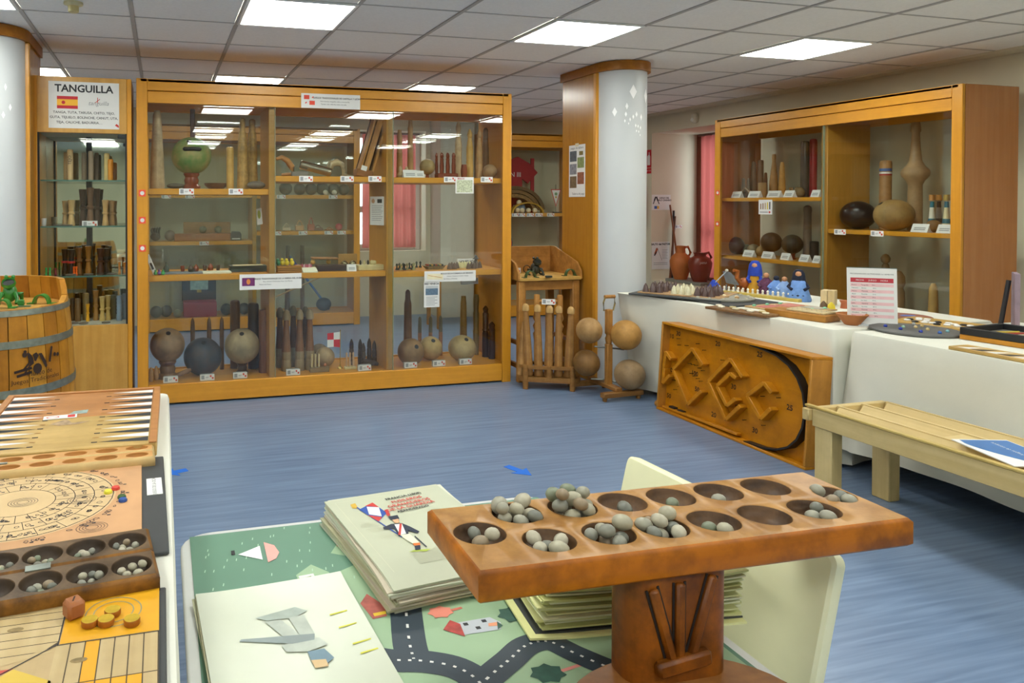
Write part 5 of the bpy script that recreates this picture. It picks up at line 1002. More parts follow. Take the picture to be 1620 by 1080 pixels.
CLOTH = mat('#d6d5c8', .85, .03, 5, bump=.2, bscale=9)
def table(label, x0, x1, y0, y1, z, cl_label, amp, seed, hem, flare=.03, waves=9, pull=None):
    t = T('folding_table', label, 'table', ((x0 + x1) / 2, (y0 + y1) / 2, 0)); hx, hy = (x1 - x0) / 2, (y1 - y0) / 2
    part('table_top', MB().box((0, 0, z - .018), (2 * hx - .01, 2 * hy - .01, .03), 0, .004), mat('#b9b2a2', .5), t)
    for sx in (-1, 1):
        for sy in (-1, 1): part('leg', MB().tube([(sx * (hx - .08), sy * (hy - .1), 0), (sx * (hx - .08), sy * (hy - .1), z - .03)], .016, 8), mat('#2c2c2e', .4, .05, 9, .5), t)
    return S('tablecloth', cloth_mesh(x0, x1, y0, y1, z, hem, amp, seed, flare, waves, pull), CLOTH, cl_label, 'tablecloth', sharp=60)
table('long table along the right showcase, its far half', 3.45, 4.6, 3.08, 4.72, .725, 'white cloth with deep corner folds on the far right table', .035, 3, .03, .05, 8, (3.45, 4.72, -.2, .0, .012, .26))
table('long table along the right showcase, its near half', 3.5, 4.7, 1.1, 3.02, .725, 'white cloth on the near right table behind the game bench', .045, 8, .1, .02, 7)
ZT = .7255
# pyramid game on a tan board
t = T('pyramid_board', 'rectangular tan game board with pyramid pieces at the far end of the right table', 'game board', (3.64, 4.45, ZT + .012), R(-58)); part('base', MB().box((0, 0, .006), (.62, .5, .012), 0, .002), DKBOARD, t); part('field', MB().box((0.01, .02, .016), (.56, .42, .008), 0, .002), wood('#b9946a', '#a37f56', 0), t)
def pyr(c): return MB().lathe([(.024, 0), (.023, .008), (.013, .044), (.009, .05), (.002, .062)], seg=8).mesh('pyramid_piece', c)
pm_ = [pyr(mat('#54403c', .35, .2, 60)), pyr(mat('#cfc9a8', .4, .1, 60)), pyr(mat('#54403c', .35, .2, 60))]
Rp = Matrix.Rotation(R(-58), 4, 'Z'); pg = random.Random(4)
for gi, (u0, n_) in enumerate(((-.22, 12), (-.03, 8), (.13, 11))):
    for k in range(n_):
        v = Rp @ Vector((u0 + .05 * (k % 3) + pg.uniform(-.008, .008), -.14 + .09 * (k // 3) + pg.uniform(-.012, .012), 0))
        tag(link('pyramid_piece', pm_[gi], None, (3.64 + v.x, 4.45 + v.y, ZT + .0325), (0, 0, k)), '%s pyramid piece in the %s cluster on the tan board' % (('dark brown', 'left'), ('pale cream', 'middle'), ('dark brown', 'right'))[gi], 'game piece', '%s cluster of pyramids' % ('left', 'middle', 'right')[gi])
# round stone board on a dark square
c = (3.77, 4.238, 0.727)
t = T('round_board', 'round grey stone board on a dark square panel with small wooden tokens', 'game board', (c[0] - .02, c[1], ZT), R(4)); part('panel', MB().box((0, 0, .006), (.46, .62, .012), 0, .002), DKBOARD, t); part('disc', MB().lathe([(.215, .012), (.22, .016), (.22, .026), (.212, .028)], seg=40), mat('#8b887c', .8, .12, 30), t)
for k, a in enumerate((-.13, -.1, -.07, -.02, .03, .06, .09, .12, .15)): part('token', MB().lathe([(.014, 0), (.014, .008), (.006, .014)], (.03 * math.sin(k * 2.1) + .02, a, .028), 10), mat(('#b08a5a', '#d2c29a')[k % 2], .5), t)
for k in range(14):
    an = 2 * PI * k / 14; part('rim_pebble', MB().ball((.19 * math.cos(an), .19 * math.sin(an), .03), .012, 0, 8, 6, sz=.6), mat('#a8a290', .7), t)
# long strip with white pegs
a, b = (4.027, 4.658, 0.727), (4.197, 3.991, 0.727)
t = T('peg_strip', 'long yellow strip with a row of little white pegs behind the round board', 'game board', ((a[0] + b[0]) / 2, (a[1] + b[1]) / 2, ZT), math.atan2(b[1] - a[1], b[0] - a[0])); Ls = math.hypot(b[0] - a[0], b[1] - a[1])
part('strip', MB().box((0, 0, .012), (Ls, .07, .024), 0, .003), wood('#c9b25e', '#b49b48', 0), t)
for k in range(17): part('peg', MB().lathe([(.009, 0), (.006, .018), (.009, .026), (.002, .034)], (-Ls / 2 + .05 + (Ls - .1) * k / 16, 0, .024), 8), mat('#e6e2d6', .5), t)
# dolls, camel, tent behind the strip
def doll(tok, h, robe, head, label, hood=None, w=.06, cloak=None, extra=None):
    d = T('cloth_doll', label, 'doll', at(tok, ZT), R(-50))
    part('robe', MB().lathe([(w, 0), (w * 1.05, h * .08), (w * .8, h * .35), (w * .62, h * .6), (w * .3, h * .74), (w * .2, h * .78)], seg=14, sy=.8), robe, d)
    part('head', MB().ball((0, -.004, h * .84), h * .11, 0, 14, 10), head, d)
    if hood: part('hood', MB().lathe([(h * .2, h * .55), (h * .19, h * .68), (h * .16, h * .88), (h * .1, h * .98), (.004, h)], (0, .012, 0), 14), hood, d)
    for s in (-1, 1): part('arm', MB().tube([(s * w * .45, 0, h * .62), (s * w * .8, -.02, h * .45), (s * w * .5, -.045, h * .38)], h * .05, 8), cloak or robe, d)
    if extra: part('skirt', MB().lathe([(w * .85, h * .02), (w * .9, h * .2), (w * .5, h * .38)], seg=12, sy=.85), extra, d)
    return d
SKIN = mat('#b9835c', .6)
BLU = mat('#1f3fa8', .8, .15, 40); LBL_ = mat('#6f97d6', .8, .15, 40); NAVY = mat('#141a30', .8, .15, 40)
doll((4.241, 4.442, 0.727), .25, mat('#d19a2a', .8, .1, 40), SKIN, 'tall doll with blue turban and cloak over a yellow skirt', BLU, .055, BLU)
doll((4.235, 4.33, 0.727), .18, mat('#5e3350', .8, .5, 60), SKIN, 'doll wrapped in a purple striped shawl', None, .06)
doll((4.248, 4.253, 0.727), .165, LBL_, NAVY, 'light blue doll with dark hair', None, .06)
doll((4.247, 4.181, 0.727), .165, mat('#8eaede', .8, .15, 40), SKIN, 'pale blue doll with a bare round head', None, .058)
doll((4.23, 4.048, 0.727), .22, LBL_, SKIN, 'doll with black hooded cloak over a light blue skirt', NAVY, .075, NAVY, NAVY)
t = T('blue_tent', 'small bright blue cloth tent left of the grey stool', 'toy', at((4.012, 4.581, 0.727), ZT)); part('canvas', MB().hull([(-.07, -.04, 0), (.07, -.04, 0), (-.05, .06, 0), (.06, .06, 0), (-.005, .02, .1), (.02, .02, .095)]), BLU, t); part('trim', MB().box((-.03, -.04, .035), (.03, .004, .02), 0, 0, Euler((0, .5, 0))), mat('#c46a8a', .7), t)
t = T('toy_saddle', 'small grey wire camel saddle with sloping back', 'toy', at((4.145, 4.546, 0.727), ZT)); GREYM = mat('#8a9092', .4)
part('seat', MB().hull([(-.06, -.04, .16), (-.06, .04, .16), (-.02, -.05, .07), (-.02, .05, .07), (.06, -.05, .055), (.06, .05, .055), (-.065, 0, .165)]), GREYM, t); part('knob', MB().ball((-.06, 0, .17), .012, 0, 10, 8), mat('#c9c5b4', .4), t); part('strut', MB().tube([(-.06, 0, .165), (-.16, 0, .085)], .004, 6), GREYM, t)
for x, y in ((-.02, -.045), (-.02, .045), (.055, -.045), (.055, .045)): part('leg', MB().tube([(x, y, .06), (x * 1.1, y * 1.1, 0)], .005, 6), GREYM, t)
t = T('toy_camel', 'small brown wooden camel beside the tall blue doll', 'toy', at((4.198, 4.492, 0.727), ZT)); CAM = wood('#b0672e', '#984f1f', 2)
part('body', MB().ball((0, 0, .08), .04, 0, 12, 8, sx=1.3), CAM, t); part('neck', MB().tube([(-.04, 0, .09), (-.07, 0, .12), (-.065, 0, .17), (-.1, 0, .175)], [.02, .015, .014, .012], 8), CAM, t)
for x in (-.03, .035):
    for y in (-.02, .02): part('leg', MB().tube([(x, y, .06), (x, y, 0)], [.012, .009], 8), CAM, t)
# middle of the table
t = T('colour_board', 'low game board with pink and blue fields in front of the dolls', 'game board', at((3.875, 3.77, 0.727), ZT), R(8)); part('panel', MB().box((0, 0, .005), (.4, .34, .01), 0, .002), wood('#c9a878', '#b49264', 0), t)
for k, (x, y, w_, d_, cc) in enumerate(((-.1, .05, .16, .12, '#b86a62'), (.08, .06, .14, .1, '#c07a6c'), (-.05, -.08, .2, .1, '#8d9cc0'), (.12, -.08, .1, .12, '#a8a294'))): part('field', MB().box((x, y, .0115), (w_, d_, .003)), mat(cc, .7), t)
for k in range(6): part('token', MB().lathe([(.012, 0), (.012, .008), (.004, .012)], (-.16 + .06 * k, .13 * (-1) ** k, .01), 8), mat('#7fc4a0', .4), t)
t = T('block_tower', 'pale wooden block tower standing near the price list', 'blocks', at((4.267, 3.845, 0.727), ZT), R(30))
for x, y in ((-.022, -.02), (.022, -.02), (-.022, .02), (.022, .02)): part('block', MB().box((x, y, .05), (.042, .038, .1), 0, .003), wood('#dcc69a', '#c8b082', 2), t)
for k, (tok, cc, l) in enumerate((((4.082, 3.715, 0.727), '#6b5238', 'small dark dice block beside the tower'), ((4.08, 3.658, 0.727), '#d9c12a', 'small yellow paper cone beside the tower'), ((4.236, 3.703, 0.727), '#b3623c', 'small clay pot behind the clay bowl'))):
    S('small_piece', MB().lathe([(.024, 0), (.02, .03), (.03, .05)][:(3 if k == 2 else 2)] + ([] if k == 2 else [(.004, .05)]), seg=6 if k == 0 else 12), mat(cc, .6), l, 'game piece', at(tok, ZT))
t = T('stone_tablet', 'flat wooden slab with cream stones at the front edge of the far table', 'game board', at((3.446, 3.717, 0.727), ZT), R(-80)); part('slab', MB().box((0, 0, .008), (.42, .12, .016), 0, .003), wood('#8e6a44', '#775534', 0), t)
for k in range(8): part('stone', MB().box((-.17 + .05 * k, .02 * (-1) ** k, .022), (.036, .03, .014), 0, .005), mat(('#d6cdb4', '#e2dac4', '#b9a878', '#cfc3a2')[k % 4], .6), t)
t = T('wooden_tray', 'low orange wooden box with spotted cream cover on the right table', 'box', at((3.639, 3.46, 0.727), ZT), R(-78)); part('tray', MB().box((0, 0, .02), (.36, .15, .04), 0, .004), wood('#b9813a', '#9f6b2b', 0), t); part('cover', MB().box((.05, .01, .046), (.22, .12, .012), 0, .003), wood('#d9c79c', '#c6b184', 0), t)
for k in range(14): part('dot', MB().disc(-.04 + .028 * (k % 7), -.02 + .045 * (k // 7), .004, .0525, 0, 8), INK, t)
S('clay_bowl', MB().lathe([(.032, 0), (.038, .004), (.078, .06), (.073, .062), (.034, .013), (.004, .011)], seg=28), mat('#b0703e', .7, .06), 'orange clay bowl in front of the price list stand', 'bowl', at((3.702, 3.189, 0.727), ZT))
# price list in a clear stand
q = (3.791, 3.143, 0.727)
t = T('price_list', 'upright white price list with red header and pink rows in a clear stand', 'sign', (q[0], q[1], ZT), R(-38)); part('foot', MB().box((0, 0, .003), (.235, .09, .006)), mat('#c9ced0', .15), t)
pl = part('panel', MB().box((0, 0, .16), (.232, .006, .31)), PAPER, t, (0, 0, 0), (R(-6), 0, 0)); part('top_edge', MB().box((0, 0, .3165), (.234, .008, .004)), mat('#5e6a64', .2), pl)
part('header', MB().poly([(-.1, .235), (.1, .235), (.1, .26), (-.1, .26)], 0), mat('#b9303c', .6), pl, (0, -.0036, 0), FACE)
for k in range(6): part('pink_row', MB().poly([(-.1, .212 - .034 * k), (.1, .212 - .034 * k), (.1, .229 - .034 * k), (-.1, .229 - .034 * k)], 0), mat('#e3b9bb', .6), pl, (0, -.0034, 0), FACE)
text('PROGRAMACIÓN ACTIVIDADES 1er SEMESTRE', .0098, INK, pl, (0, -.0042, .282), FACE); text('FECHA      JUEGO     HORA', .0125, PAPER, pl, (0, -.0044, .247), FACE)
for k, s_ in enumerate(('Enero        Tanguilla      18 h', 'Febrero      Bolos           18 h', 'Marzo        Mancala       18 h', 'Abril          Parchís         19 h', 'Mayo         Calva           19 h', 'Junio         La rana         19 h', 'Julio           Ajedrez        20 h', 'Agosto       La oca          20 h', 'Sept.          Peonza         19 h', 'Octubre     Damas          18 h', 'Nov.           Dominó         18 h')): text(s_, .0095, INK, pl, (-.095, -.0042, .2205 - .017 * k), FACE, align='LEFT')
# near right table
t = T('dark_disc', 'large flat dark grey disc with small beads on the near right table', 'game board', at((3.822, 2.93, 0.727), ZT)); part('disc', MB().lathe([(.19, 0), (.2, .004), (.2, .012), (.19, .015)], seg=40), mat('#5c5c5a', .6, .12, 20), t)
for k, (x, y, cc) in enumerate(((-.09, .09, '#2a3ea0'), (-.1, .0, '#2a3ea0'), (-.08, -.09, '#2a3ea0'), (-.02, -.14, '#3a66b0'), (.06, -.12, '#7fb0b8'), (.1, .04, '#b9a06a'), (.03, .02, '#c9b27c'), (-.03, .04, '#9ab8a0'), (.02, -.05, '#c9b27c'), (.12, .1, '#a0a09a'))): part('bead', MB().ball((x, y, .02), .009, 0, 8, 6), mat(cc, .25), t)
t = T('red_disc', 'reddish brown round board behind the price list', 'game board', at((4.23, 3.303, 0.727), ZT)); part('disc', MB().lathe([(.13, 0), (.135, .006), (.13, .012)], seg=32), mat('#8a5642', .7, .2, 12), t); part('print', MB().disc(.02, 0, .05, .0125, 0, 16, .03), mat('#5a6aa8', .6, .2), t)
t = T('stone_game_board', 'tan board with black and white round stones on the near right table', 'game board', at((4.159, 2.982, 0.727), ZT), R(-75)); part('board', MB().box((0, 0, .008), (.5, .3, .016), 0, .003), wood('#c9a662', '#b48f4c', 0), t)
for k in range(22): part('stone', MB().lathe([(.016, 0), (.018, .004), (.012, .008)], (-.19 + .04 * (k % 10) + .01 * math.sin(k), -.08 + .07 * (k // 10) + .015 * math.cos(k * 2.3), .016), 10), (PAPER, BLACK, PAPER)[k % 3], t)
t = T('striped_board', 'pale wooden strip board with black and white points along the table edge', 'game board', (3.572, 2.16, ZT), R(-90)); part('board', MB().box((0, 0, .008), (.76, .12, .016), 0, .003), wood('#cfae6c', '#bb9756', 0), t)
for k in range(12): part('point', MB().poly([(-.35 + .056 * k, -.048), (-.3 + .056 * k, -.048), (-.29 + .056 * k, .048)], .0165), (PAPER, DKBOARD)[k % 2], t)
part('counter', MB().lathe([(.018, 0), (.018, .008)], (.2, -.035, .016), 14), mat('#2f6a4a', .4), t)
S('leaflet', MB().box((0, 0, .001), (.2, .14, .002)).poly([(-.07, -.04), (.02, -.04), (.02, .04), (-.07, .04)], .0022, 1), [PAPER, mat('#cf8a86', .6, .3, 60)], 'white leaflet with red drawing beside the dark tray', 'leaflet', at((3.977, 2.738, 0.727), ZT), (0, 0, R(-70)))
t = T('dark_tray', 'black framed tray with coloured sticks on an orange base at the right edge', 'tray', at((4.022, 2.505, 0.727), ZT), R(-84)); part('base', MB().box((0, 0, .012), (.46, .34, .024), 0, .003), wood('#c98a2c', '#b2751f', 0), t); part('floor', MB().box((0, 0, .028), (.42, .3, .006)), mat('#6d675c', .6), t)
for cx, cy, sx, sy in ((0, -.16, .46, .018), (0, .16, .46, .018), (-.22, 0, .018, .3), (.22, 0, .018, .3)): part('rim', MB().box((cx, cy, .042), (sx, sy, .036), 0, .003), BLACK, t)
for k in range(7): part('stick', MB().tube([(-.18 + .05 * k, -.12, .036), (-.12 + .04 * k, .1, .036)], .005, 6), mat(('#c9b23c', '#a83a30', '#d8cfae', '#b86a2c')[k % 4], .5), t)
S('black_rod', MB().tube([(0, 0, 0), (.03, -.02, .26)], .011, 10), mat('#2c2c30', .4), 'slim black rod leaning at the right end of the table', 'rod', (4.361, 2.887, 0.727))
S('book', MB().box((0, 0, .15), (.022, .16, .3), 0, .002), mat('#8d7a86', .6, .15), 'pinkish grey book standing at the right picture edge', 'book', (4.418, 2.851, 0.727), (0, 0, R(-52)))
S('folder', MB().box((0, 0, .15), (.03, .2, .3), 0, .002), mat('#c9ccd0', .5, .1), 'white folder standing beside the pinkish book', 'folder', (4.474, 2.816, 0.727), (0, 0, R(-52)))

# ================================================================== leaning marble maze board
LT = R(4.0)
t = T('maze_board', 'large framed wooden pinball board leaning against the right table', 'game board', (3.25, 4.25, 0), 0, None, (PI / 2 - LT, 0, -PI / 2))
def LU(tok): return (max(.035, 4.25 - tok[1]), tok[2])
MZ = wood('#c4800e', '#b47008', 0, .35, .35, .35); MZF = wood('#c48216', '#b2700e', 0, .7, .4, .3); MZV = wood('#c08534', '#b07628', 1, .7, .4, .3)
part('panel', MB().bx(.01, 1.18, .01, .59, -.135, -.06), MZ, t)
part('frame_rail', MB().bx(0, 1.19, 0, .016, -.14, 0, 0, .003), MZF, t); part('frame_rail', MB().bx(0, 1.19, .58, .596, -.14, 0, 0, .003), MZF, t); part('frame_side', MB().bx(0, .016, .016, .58, -.14, 0, 0, .003), MZV, t); part('frame_side', MB().bx(1.174, 1.19, .016, .58, -.14, 0, 0, .003), MZV, t)
def wall(a, b, w=.024, h=.052):
    a, b = Vector(a), Vector(b); d = b - a; ang = math.atan2(d.y, d.x); c = (a + b) / 2
    part('maze_wall', MB().box((c.x, c.y, -.06 + h / 2), (d.length, w, h), 0, .003, Euler((0, 0, ang))), MZF, t)
for a, b, cc, d in (((3.3, 4.303, 0.285), (3.3, 4.207, 0.396), (3.3, 4.15, 0.356), 1), ((3.3, 4.124, 0.294), (3.3, 3.959, 0.465), (3.3, 3.856, 0.381), 1), ((3.3, 3.8, 0.29), (3.3, 3.635, 0.467), (3.3, 3.531, 0.38), 1), ((3.3, 3.725, 0.281), (3.3, 3.629, 0.38), (3.3, 3.579, 0.362), 1), ((3.3, 3.487, 0.283), (3.3, 3.373, 0.384), (3.3, 3.315, 0.342), 1),
                    ((3.3, 4.303, 0.285), (3.3, 4.224, 0.181), (3.3, 4.155, 0.249), 0), ((3.3, 4.124, 0.294), (3.3, 3.966, 0.103), (3.3, 3.854, 0.218), 0), ((3.3, 3.8, 0.29), (3.3, 3.636, 0.1), (3.3, 3.534, 0.212), 0), ((3.3, 3.725, 0.281), (3.3, 3.637, 0.184), (3.3, 3.573, 0.243), 0), ((3.3, 3.487, 0.283), (3.3, 3.38, 0.178), (3.3, 3.314, 0.257), 0)):
    wall(LU(a), LU(b)); wall(LU(b), LU(cc))
wall(LU((3.3, 4.288, 0.026)), LU((3.3, 3.556, 0.037)), .016, .04)
arc = [(.76, .574), (.86, .566), (.95, .55), (1.03, .515), (1.09, .46), (1.13, .39), (1.15, .3), (1.14, .21), (1.11, .14), (1.06, .085), (.98, .045), (.88, .025), (.76, .02)]
part('rubber_band', MB().rings([[(x, y, -.06), (x + (x - .8) * .035, y + (y - .3) * .03, -.06), (x + (x - .8) * .035, y + (y - .3) * .03, -.01), (x, y, -.01)] for x, y in arc]), mat('#191614', .5), t)
for k, (tok, s_) in enumerate((((3.31, 3.793, 0.528), '20'), ((3.31, 3.463, 0.527), '25'), ((3.31, 3.953, 0.405), '50'), ((3.31, 3.975, 0.302), '100'), ((3.31, 3.945, 0.206), '50'), ((3.31, 3.644, 0.296), '30'), ((3.31, 3.235, 0.281), '25'), ((3.31, 3.462, 0.087), '30'), ((3.31, 3.788, 0.087), '20'), ((3.31, 4.204, 0.099), '50'), ((3.31, 4.214, 0.501), '10'), ((3.31, 4.152, 0.529), '30'), ((3.31, 4.206, 0.275), '40'))):
    u, v = LU(tok); text(s_, .042, BURN, t, (u, v, -.0592), (0, 0, 0), 'burnt_number', bold=.001)
NAIL = mat('#3c2a18', .4, .1, 9, .6); nail = MB().lathe([(.002, 0), (.002, .025), (.004, .027)], seg=6).mesh('nail', NAIL)
for u, v in ((.12, .5), (.13, .46), (.2, .47), (.3, .5), (.36, .47), (.52, .44), (.66, .42), (.3, .36), (.27, .36), (.24, .36), (.33, .35), (.36, .34), (.26, .3), (.29, .29), (.32, .28), (.35, .27), (.05, .2), (.1, .22), (.12, .16), (.16, .19), (.5, .2), (.66, .2), (.84, .3), (.95, .32), (.72, .13), (.86, .14)): part('nail', nail, None, t, (u, v, -.06))
part('lane_block', MB().box((.12, .035, -.04), (.05, .025, .03)), BDK, t); part('lane_block', MB().box((.2, .033, -.04), (.05, .02, .03)), BDK, t)
part('plunger_knob', MB().lathe([(.012, -.03), (.022, -.02), (.022, 0), (.012, .01)], (-.03, .025, -.045), 12, M=Matrix.Rotation(R(90), 3, 'Y')), FT, t)

# ================================================================== pine game bench
PINE = wood('#d0b880', '#c2a86e', 1, .8, .5, .12); PINEZ = wood('#d0b880', '#c2a86e', 2, .8, .5, .12); PINEX = wood('#d0b880', '#c2a86e', 0, .8, .5, .12)
t = T('game_bench', 'long low pine game bench with three lengthwise troughs', 'bench', (2.93, 2.76, 0))
for x0, y0 in ((.012, -.13), (.355, -.13), (.012, -1.7), (.355, -1.7)): part('leg', MB().bx(x0, x0 + .065, y0, y0 + .09, 0, .44 if x0 < .1 else .385, 0, .004), PINEZ, t)
part('end_beam', MB().bx(-.02, .46, -.035, .0, .385, .44, 0, .004), PINEX, t)
for x0 in (.002, .146, .292, .438): part('side_board' if x0 in (.002, .438) else 'trough_rail', MB().bx(x0, x0 + .014, -1.78, -.036, .362 if x0 in (.002, .438) else .392, .445, 0, .002), PINE, t)
part('trough_floor', MB().bx(.016, .438, -1.78, -.04, .378, .392), wood('#d9c08a', '#c4a86e', 1, .5, .5, .3), t)
for x0 in (.016, .16, .306): part('trough_wall', MB().hull([(x0 + .131, y, z) for y in (-1.7, -.05) for z in (.392, .44)] + [(x0 + .09, y, .393) for y in (-1.7, -.05)]), PINE, t)
part('cap_strip', MB().bx(-.004, .02, -1.78, -.0, .446, .456, 0, .002), wood('#c9b06a', '#b89c54', 1), t)
for k, (u, v, w_) in enumerate(((.36, -.35, .05), (.38, -.48, .06), (.37, -.62, .09), (.35, -.75, .07))): part('printed_scene', MB().disc(u, v, .02, .3935, 0, 10, w_), mat('#5b5140', .8, .4, 120), t)
part('block', MB().bx(.17, .28, -.62, -.5, .392, .44, 0, .003), PINEX, t)
q = (3.108, 2.034, 0.462)
t = T('brochure', 'white and blue printed brochure lying on the pine bench', 'brochure', (q[0] - .02, q[1] - .03, .4575), R(72)); part('paper', MB().box((0, 0, .002), (.297, .21, .004)), PAPER, t)
part('print', MB().poly([(-.1, -.1)] + [(-.1 + .2 * k / 10, .02 + .07 * math.sin(PI * k / 20)) for k in range(11)] + [(.14, .08), (.14, -.1)], .0044), mat('#3f6ea8', .5), t); text('Juegos de siempre', .02, PAPER, t, (.04, -.02, .005))

# ================================================================== low table with the play mat
t = T('low_table', 'low white table with rounded corners in the foreground', 'table', (0, 0, 0))
def rrect(x0, x1, y0, y1, r, n=6):
    o = []
    for cx, cy, a0 in ((x1 - r, y1 - r, 0), (x0 + r, y1 - r, 90), (x0 + r, y0 + r, 180), (x1 - r, y0 + r, 270)):
        o += [(cx + r * math.cos(R(a0 + 90 * k / n)), cy + r * math.sin(R(a0 + 90 * k / n))) for k in range(n + 1)]
    return o
WPL = mat('#d6d6d3', .35, .02)
def slab(o, z0, z1, e): # rounded-edge slab
    c = Vector((sum(p[0] for p in o) / len(o), sum(p[1] for p in o) / len(o)))
    sh = lambda d: [((x - c.x) * (1 - d) + c.x, (y - c.y) * (1 - d) + c.y) for x, y in o]
    return MB().rings([[(x, y, z) for x, y in sh(d)] for d, z in ((e, z0), (0, z0 + .006), (0, z1 - .006), (e * .4, z1 - .002), (e, z1))])
part('table_top', slab(rrect(.04, 1.01, .7, 1.8, .07), .56, .599, .012), WPL, t)
for x, y in ((.12, .8), (.93, .8), (.12, 1.7), (.93, 1.7)): part('leg', MB().tube([(x, y, 0), (x, y, .56)], [.02, .025], 12), WPL, t)
ZM = .601
mt = T('play_mat', 'green printed play mat with roads, boat and houses on the low table', 'play mat', (0, 0, 0))
GSEA, GLAND, GROAD = mat('#5f8670', .5, .05, 6), mat('#97b28e', .5, .05, 6), mat('#303c46', .5, .05, 8)
part('mat', MB().prism([(.062, .74), (.985, .74), (.985, 1.776), (.062, 1.776)], .5995, ZM), GSEA, mt)
def mp(name, toks, c, dz=.0006): return part(name, MB().poly([(q[0], q[1]) for q in toks], ZM + dz), c, mt)
mp('land', [(.395, 1.74), (.40, 1.66), (.37, 1.61), (.44, 1.56), (.36, 1.52), (.30, 1.46), (.2, .76), (.975, .76), (.975, 1.76), (.62, 1.76), (.5, 1.7)], GLAND)
mp('land', ((0.276, 1.533, 0.601), (0.316, 1.57, 0.601), (0.347, 1.528, 0.601), (0.345, 1.461, 0.601), (0.279, 1.466, 0.601)), GLAND, .0008)
mp('inlet', [(.6, 1.35), (.75, 1.30), (.84, 1.36), (.84, 1.5), (.6, 1.5)], GSEA, .0009)
RZ = [0]
def road(pts, w):
    RZ[0] += .00025
    P = [Vector((q[0], q[1])) for q in pts]; Q = []
    for k in range(len(P) - 1):
        p0, p1, p2, p3 = P[max(k - 1, 0)], P[k], P[k + 1], P[min(k + 2, len(P) - 1)]
        for j in range(6):
            s = j / 6; Q.append(.5 * ((2 * p1) + (p2 - p0) * s + (2 * p0 - 5 * p1 + 4 * p2 - p3) * s * s + (3 * p1 - p0 - 3 * p2 + p3) * s ** 3))
    Q.append(P[-1]); L_, R_ = [], []
    for k in range(len(Q)):
        d = (Q[min(k + 1, len(Q) - 1)] - Q[max(k - 1, 0)]).normalized(); n_ = Vector((-d.y, d.x)) * w / 2; L_.append(Q[k] + n_); R_.append(Q[k] - n_)
    m = MB().rings([[(p.x, p.y, ZM + .0009 + RZ[0]) for p in L_], [(p.x, p.y, ZM + .0009 + RZ[0]) for p in R_]], 0, False, False); part('road', m, GROAD, mt)
    m = MB()
    for k in range(1, len(Q) - 1, 2): m.line(Q[k].x, Q[k].y, Q[k].x + (Q[k + 1].x - Q[k].x) * .62, Q[k].y + (Q[k + 1].y - Q[k].y) * .62, .005, ZM + .0022)
    part('road_dashes', m, PAPER, mt)
road(((0.485, 1.424, 0.601), (0.462, 1.35, 0.601), (0.433, 1.246, 0.601), (0.423, 1.192, 0.601)), .062)
road(((0.326, 1.236, 0.601), (0.385, 1.202, 0.601), (0.439, 1.184, 0.601), (0.489, 1.151, 0.601), (0.509, 1.1, 0.601), (0.498, 1.033, 0.601)), .062)
road(((0.466, 1.072, 0.601), (0.533, 1.118, 0.601), (0.584, 1.149, 0.601), (0.633, 1.179, 0.601), (0.677, 1.179, 0.601), (0.705, 1.135, 0.601), (0.737, 1.088, 0.601), (0.77, 1.047, 0.601)), .052)
for k in range(36):
    x, y = random.uniform(.08, .4), random.uniform(1.45, 1.76); part('wave_mark', MB().line(x, y, x + .002, y + .011, .0022, ZM + .0012), mat('#a9c7ae', .6), mt)
# sailing boat
mp('sail', ((0.165, 1.656, 0.601), (0.218, 1.686, 0.601), (0.216, 1.618, 0.601)), mat('#e8e6e4', .6), .0014); mp('hull', ((0.229, 1.702, 0.601), (0.251, 1.68, 0.601), (0.257, 1.643, 0.601), (0.246, 1.616, 0.601), (0.226, 1.603, 0.601)), mat('#e8a49a', .6), .0014); mp('flag', ((0.151, 1.678, 0.601), (0.159, 1.679, 0.601), (0.159, 1.657, 0.601), (0.15, 1.657, 0.601)), INK, .0014)
mp('ticket', ((0.28, 1.526, 0.601), (0.313, 1.529, 0.601), (0.314, 1.504, 0.601), (0.281, 1.502, 0.601)), PAPER, .0016); mp('fir', ((0.291, 1.515, 0.601), (0.306, 1.519, 0.601), (0.307, 1.508, 0.601)), mat('#6b7a34', .6), .002)
# houses and trees
mp('house', ((0.539, 1.278, 0.601), (0.608, 1.279, 0.601), (0.621, 1.258, 0.601), (0.611, 1.237, 0.601), (0.538, 1.238, 0.601)), mat('#b4b8be', .6), .0014); mp('roof', ((0.506, 1.263, 0.601), (0.53, 1.289, 0.601), (0.544, 1.272, 0.601), (0.537, 1.232, 0.601)), mat('#a83c34', .6, .3, 60), .0018); mp('door', ((0.596, 1.26, 0.601), (0.614, 1.26, 0.601), (0.611, 1.248, 0.601), (0.593, 1.251, 0.601)), mat('#e0956e', .6), .0018); mp('porch', ((0.615, 1.262, 0.601), (0.62, 1.247, 0.601), (0.605, 1.237, 0.601)), mat('#2f5244', .6), .0019)
for q in ((0.554, 1.269, 0.601), (0.572, 1.252, 0.601), (0.592, 1.27, 0.601)): part('window_print', MB().box((q[0], q[1], ZM + .0016), (.009, .008, .0004)), INK, mt)
def tree(q, c, c2, r, dx):
    o = [(q[0] + (r if k % 2 else r * .78) * math.cos(2 * PI * k / 14) * 1.5, q[1] + (r if k % 2 else r * .78) * math.sin(2 * PI * k / 14) * 1.2) for k in range(14)]
    part('tree_crown', MB().poly(o, ZM + .0016), c, mt); part('tree_trunk', MB().line(q[0] + r * 1.2, q[1], q[0] + r * 1.2 + dx, q[1] + dx * .15, .007, ZM + .0014), c2, mt)
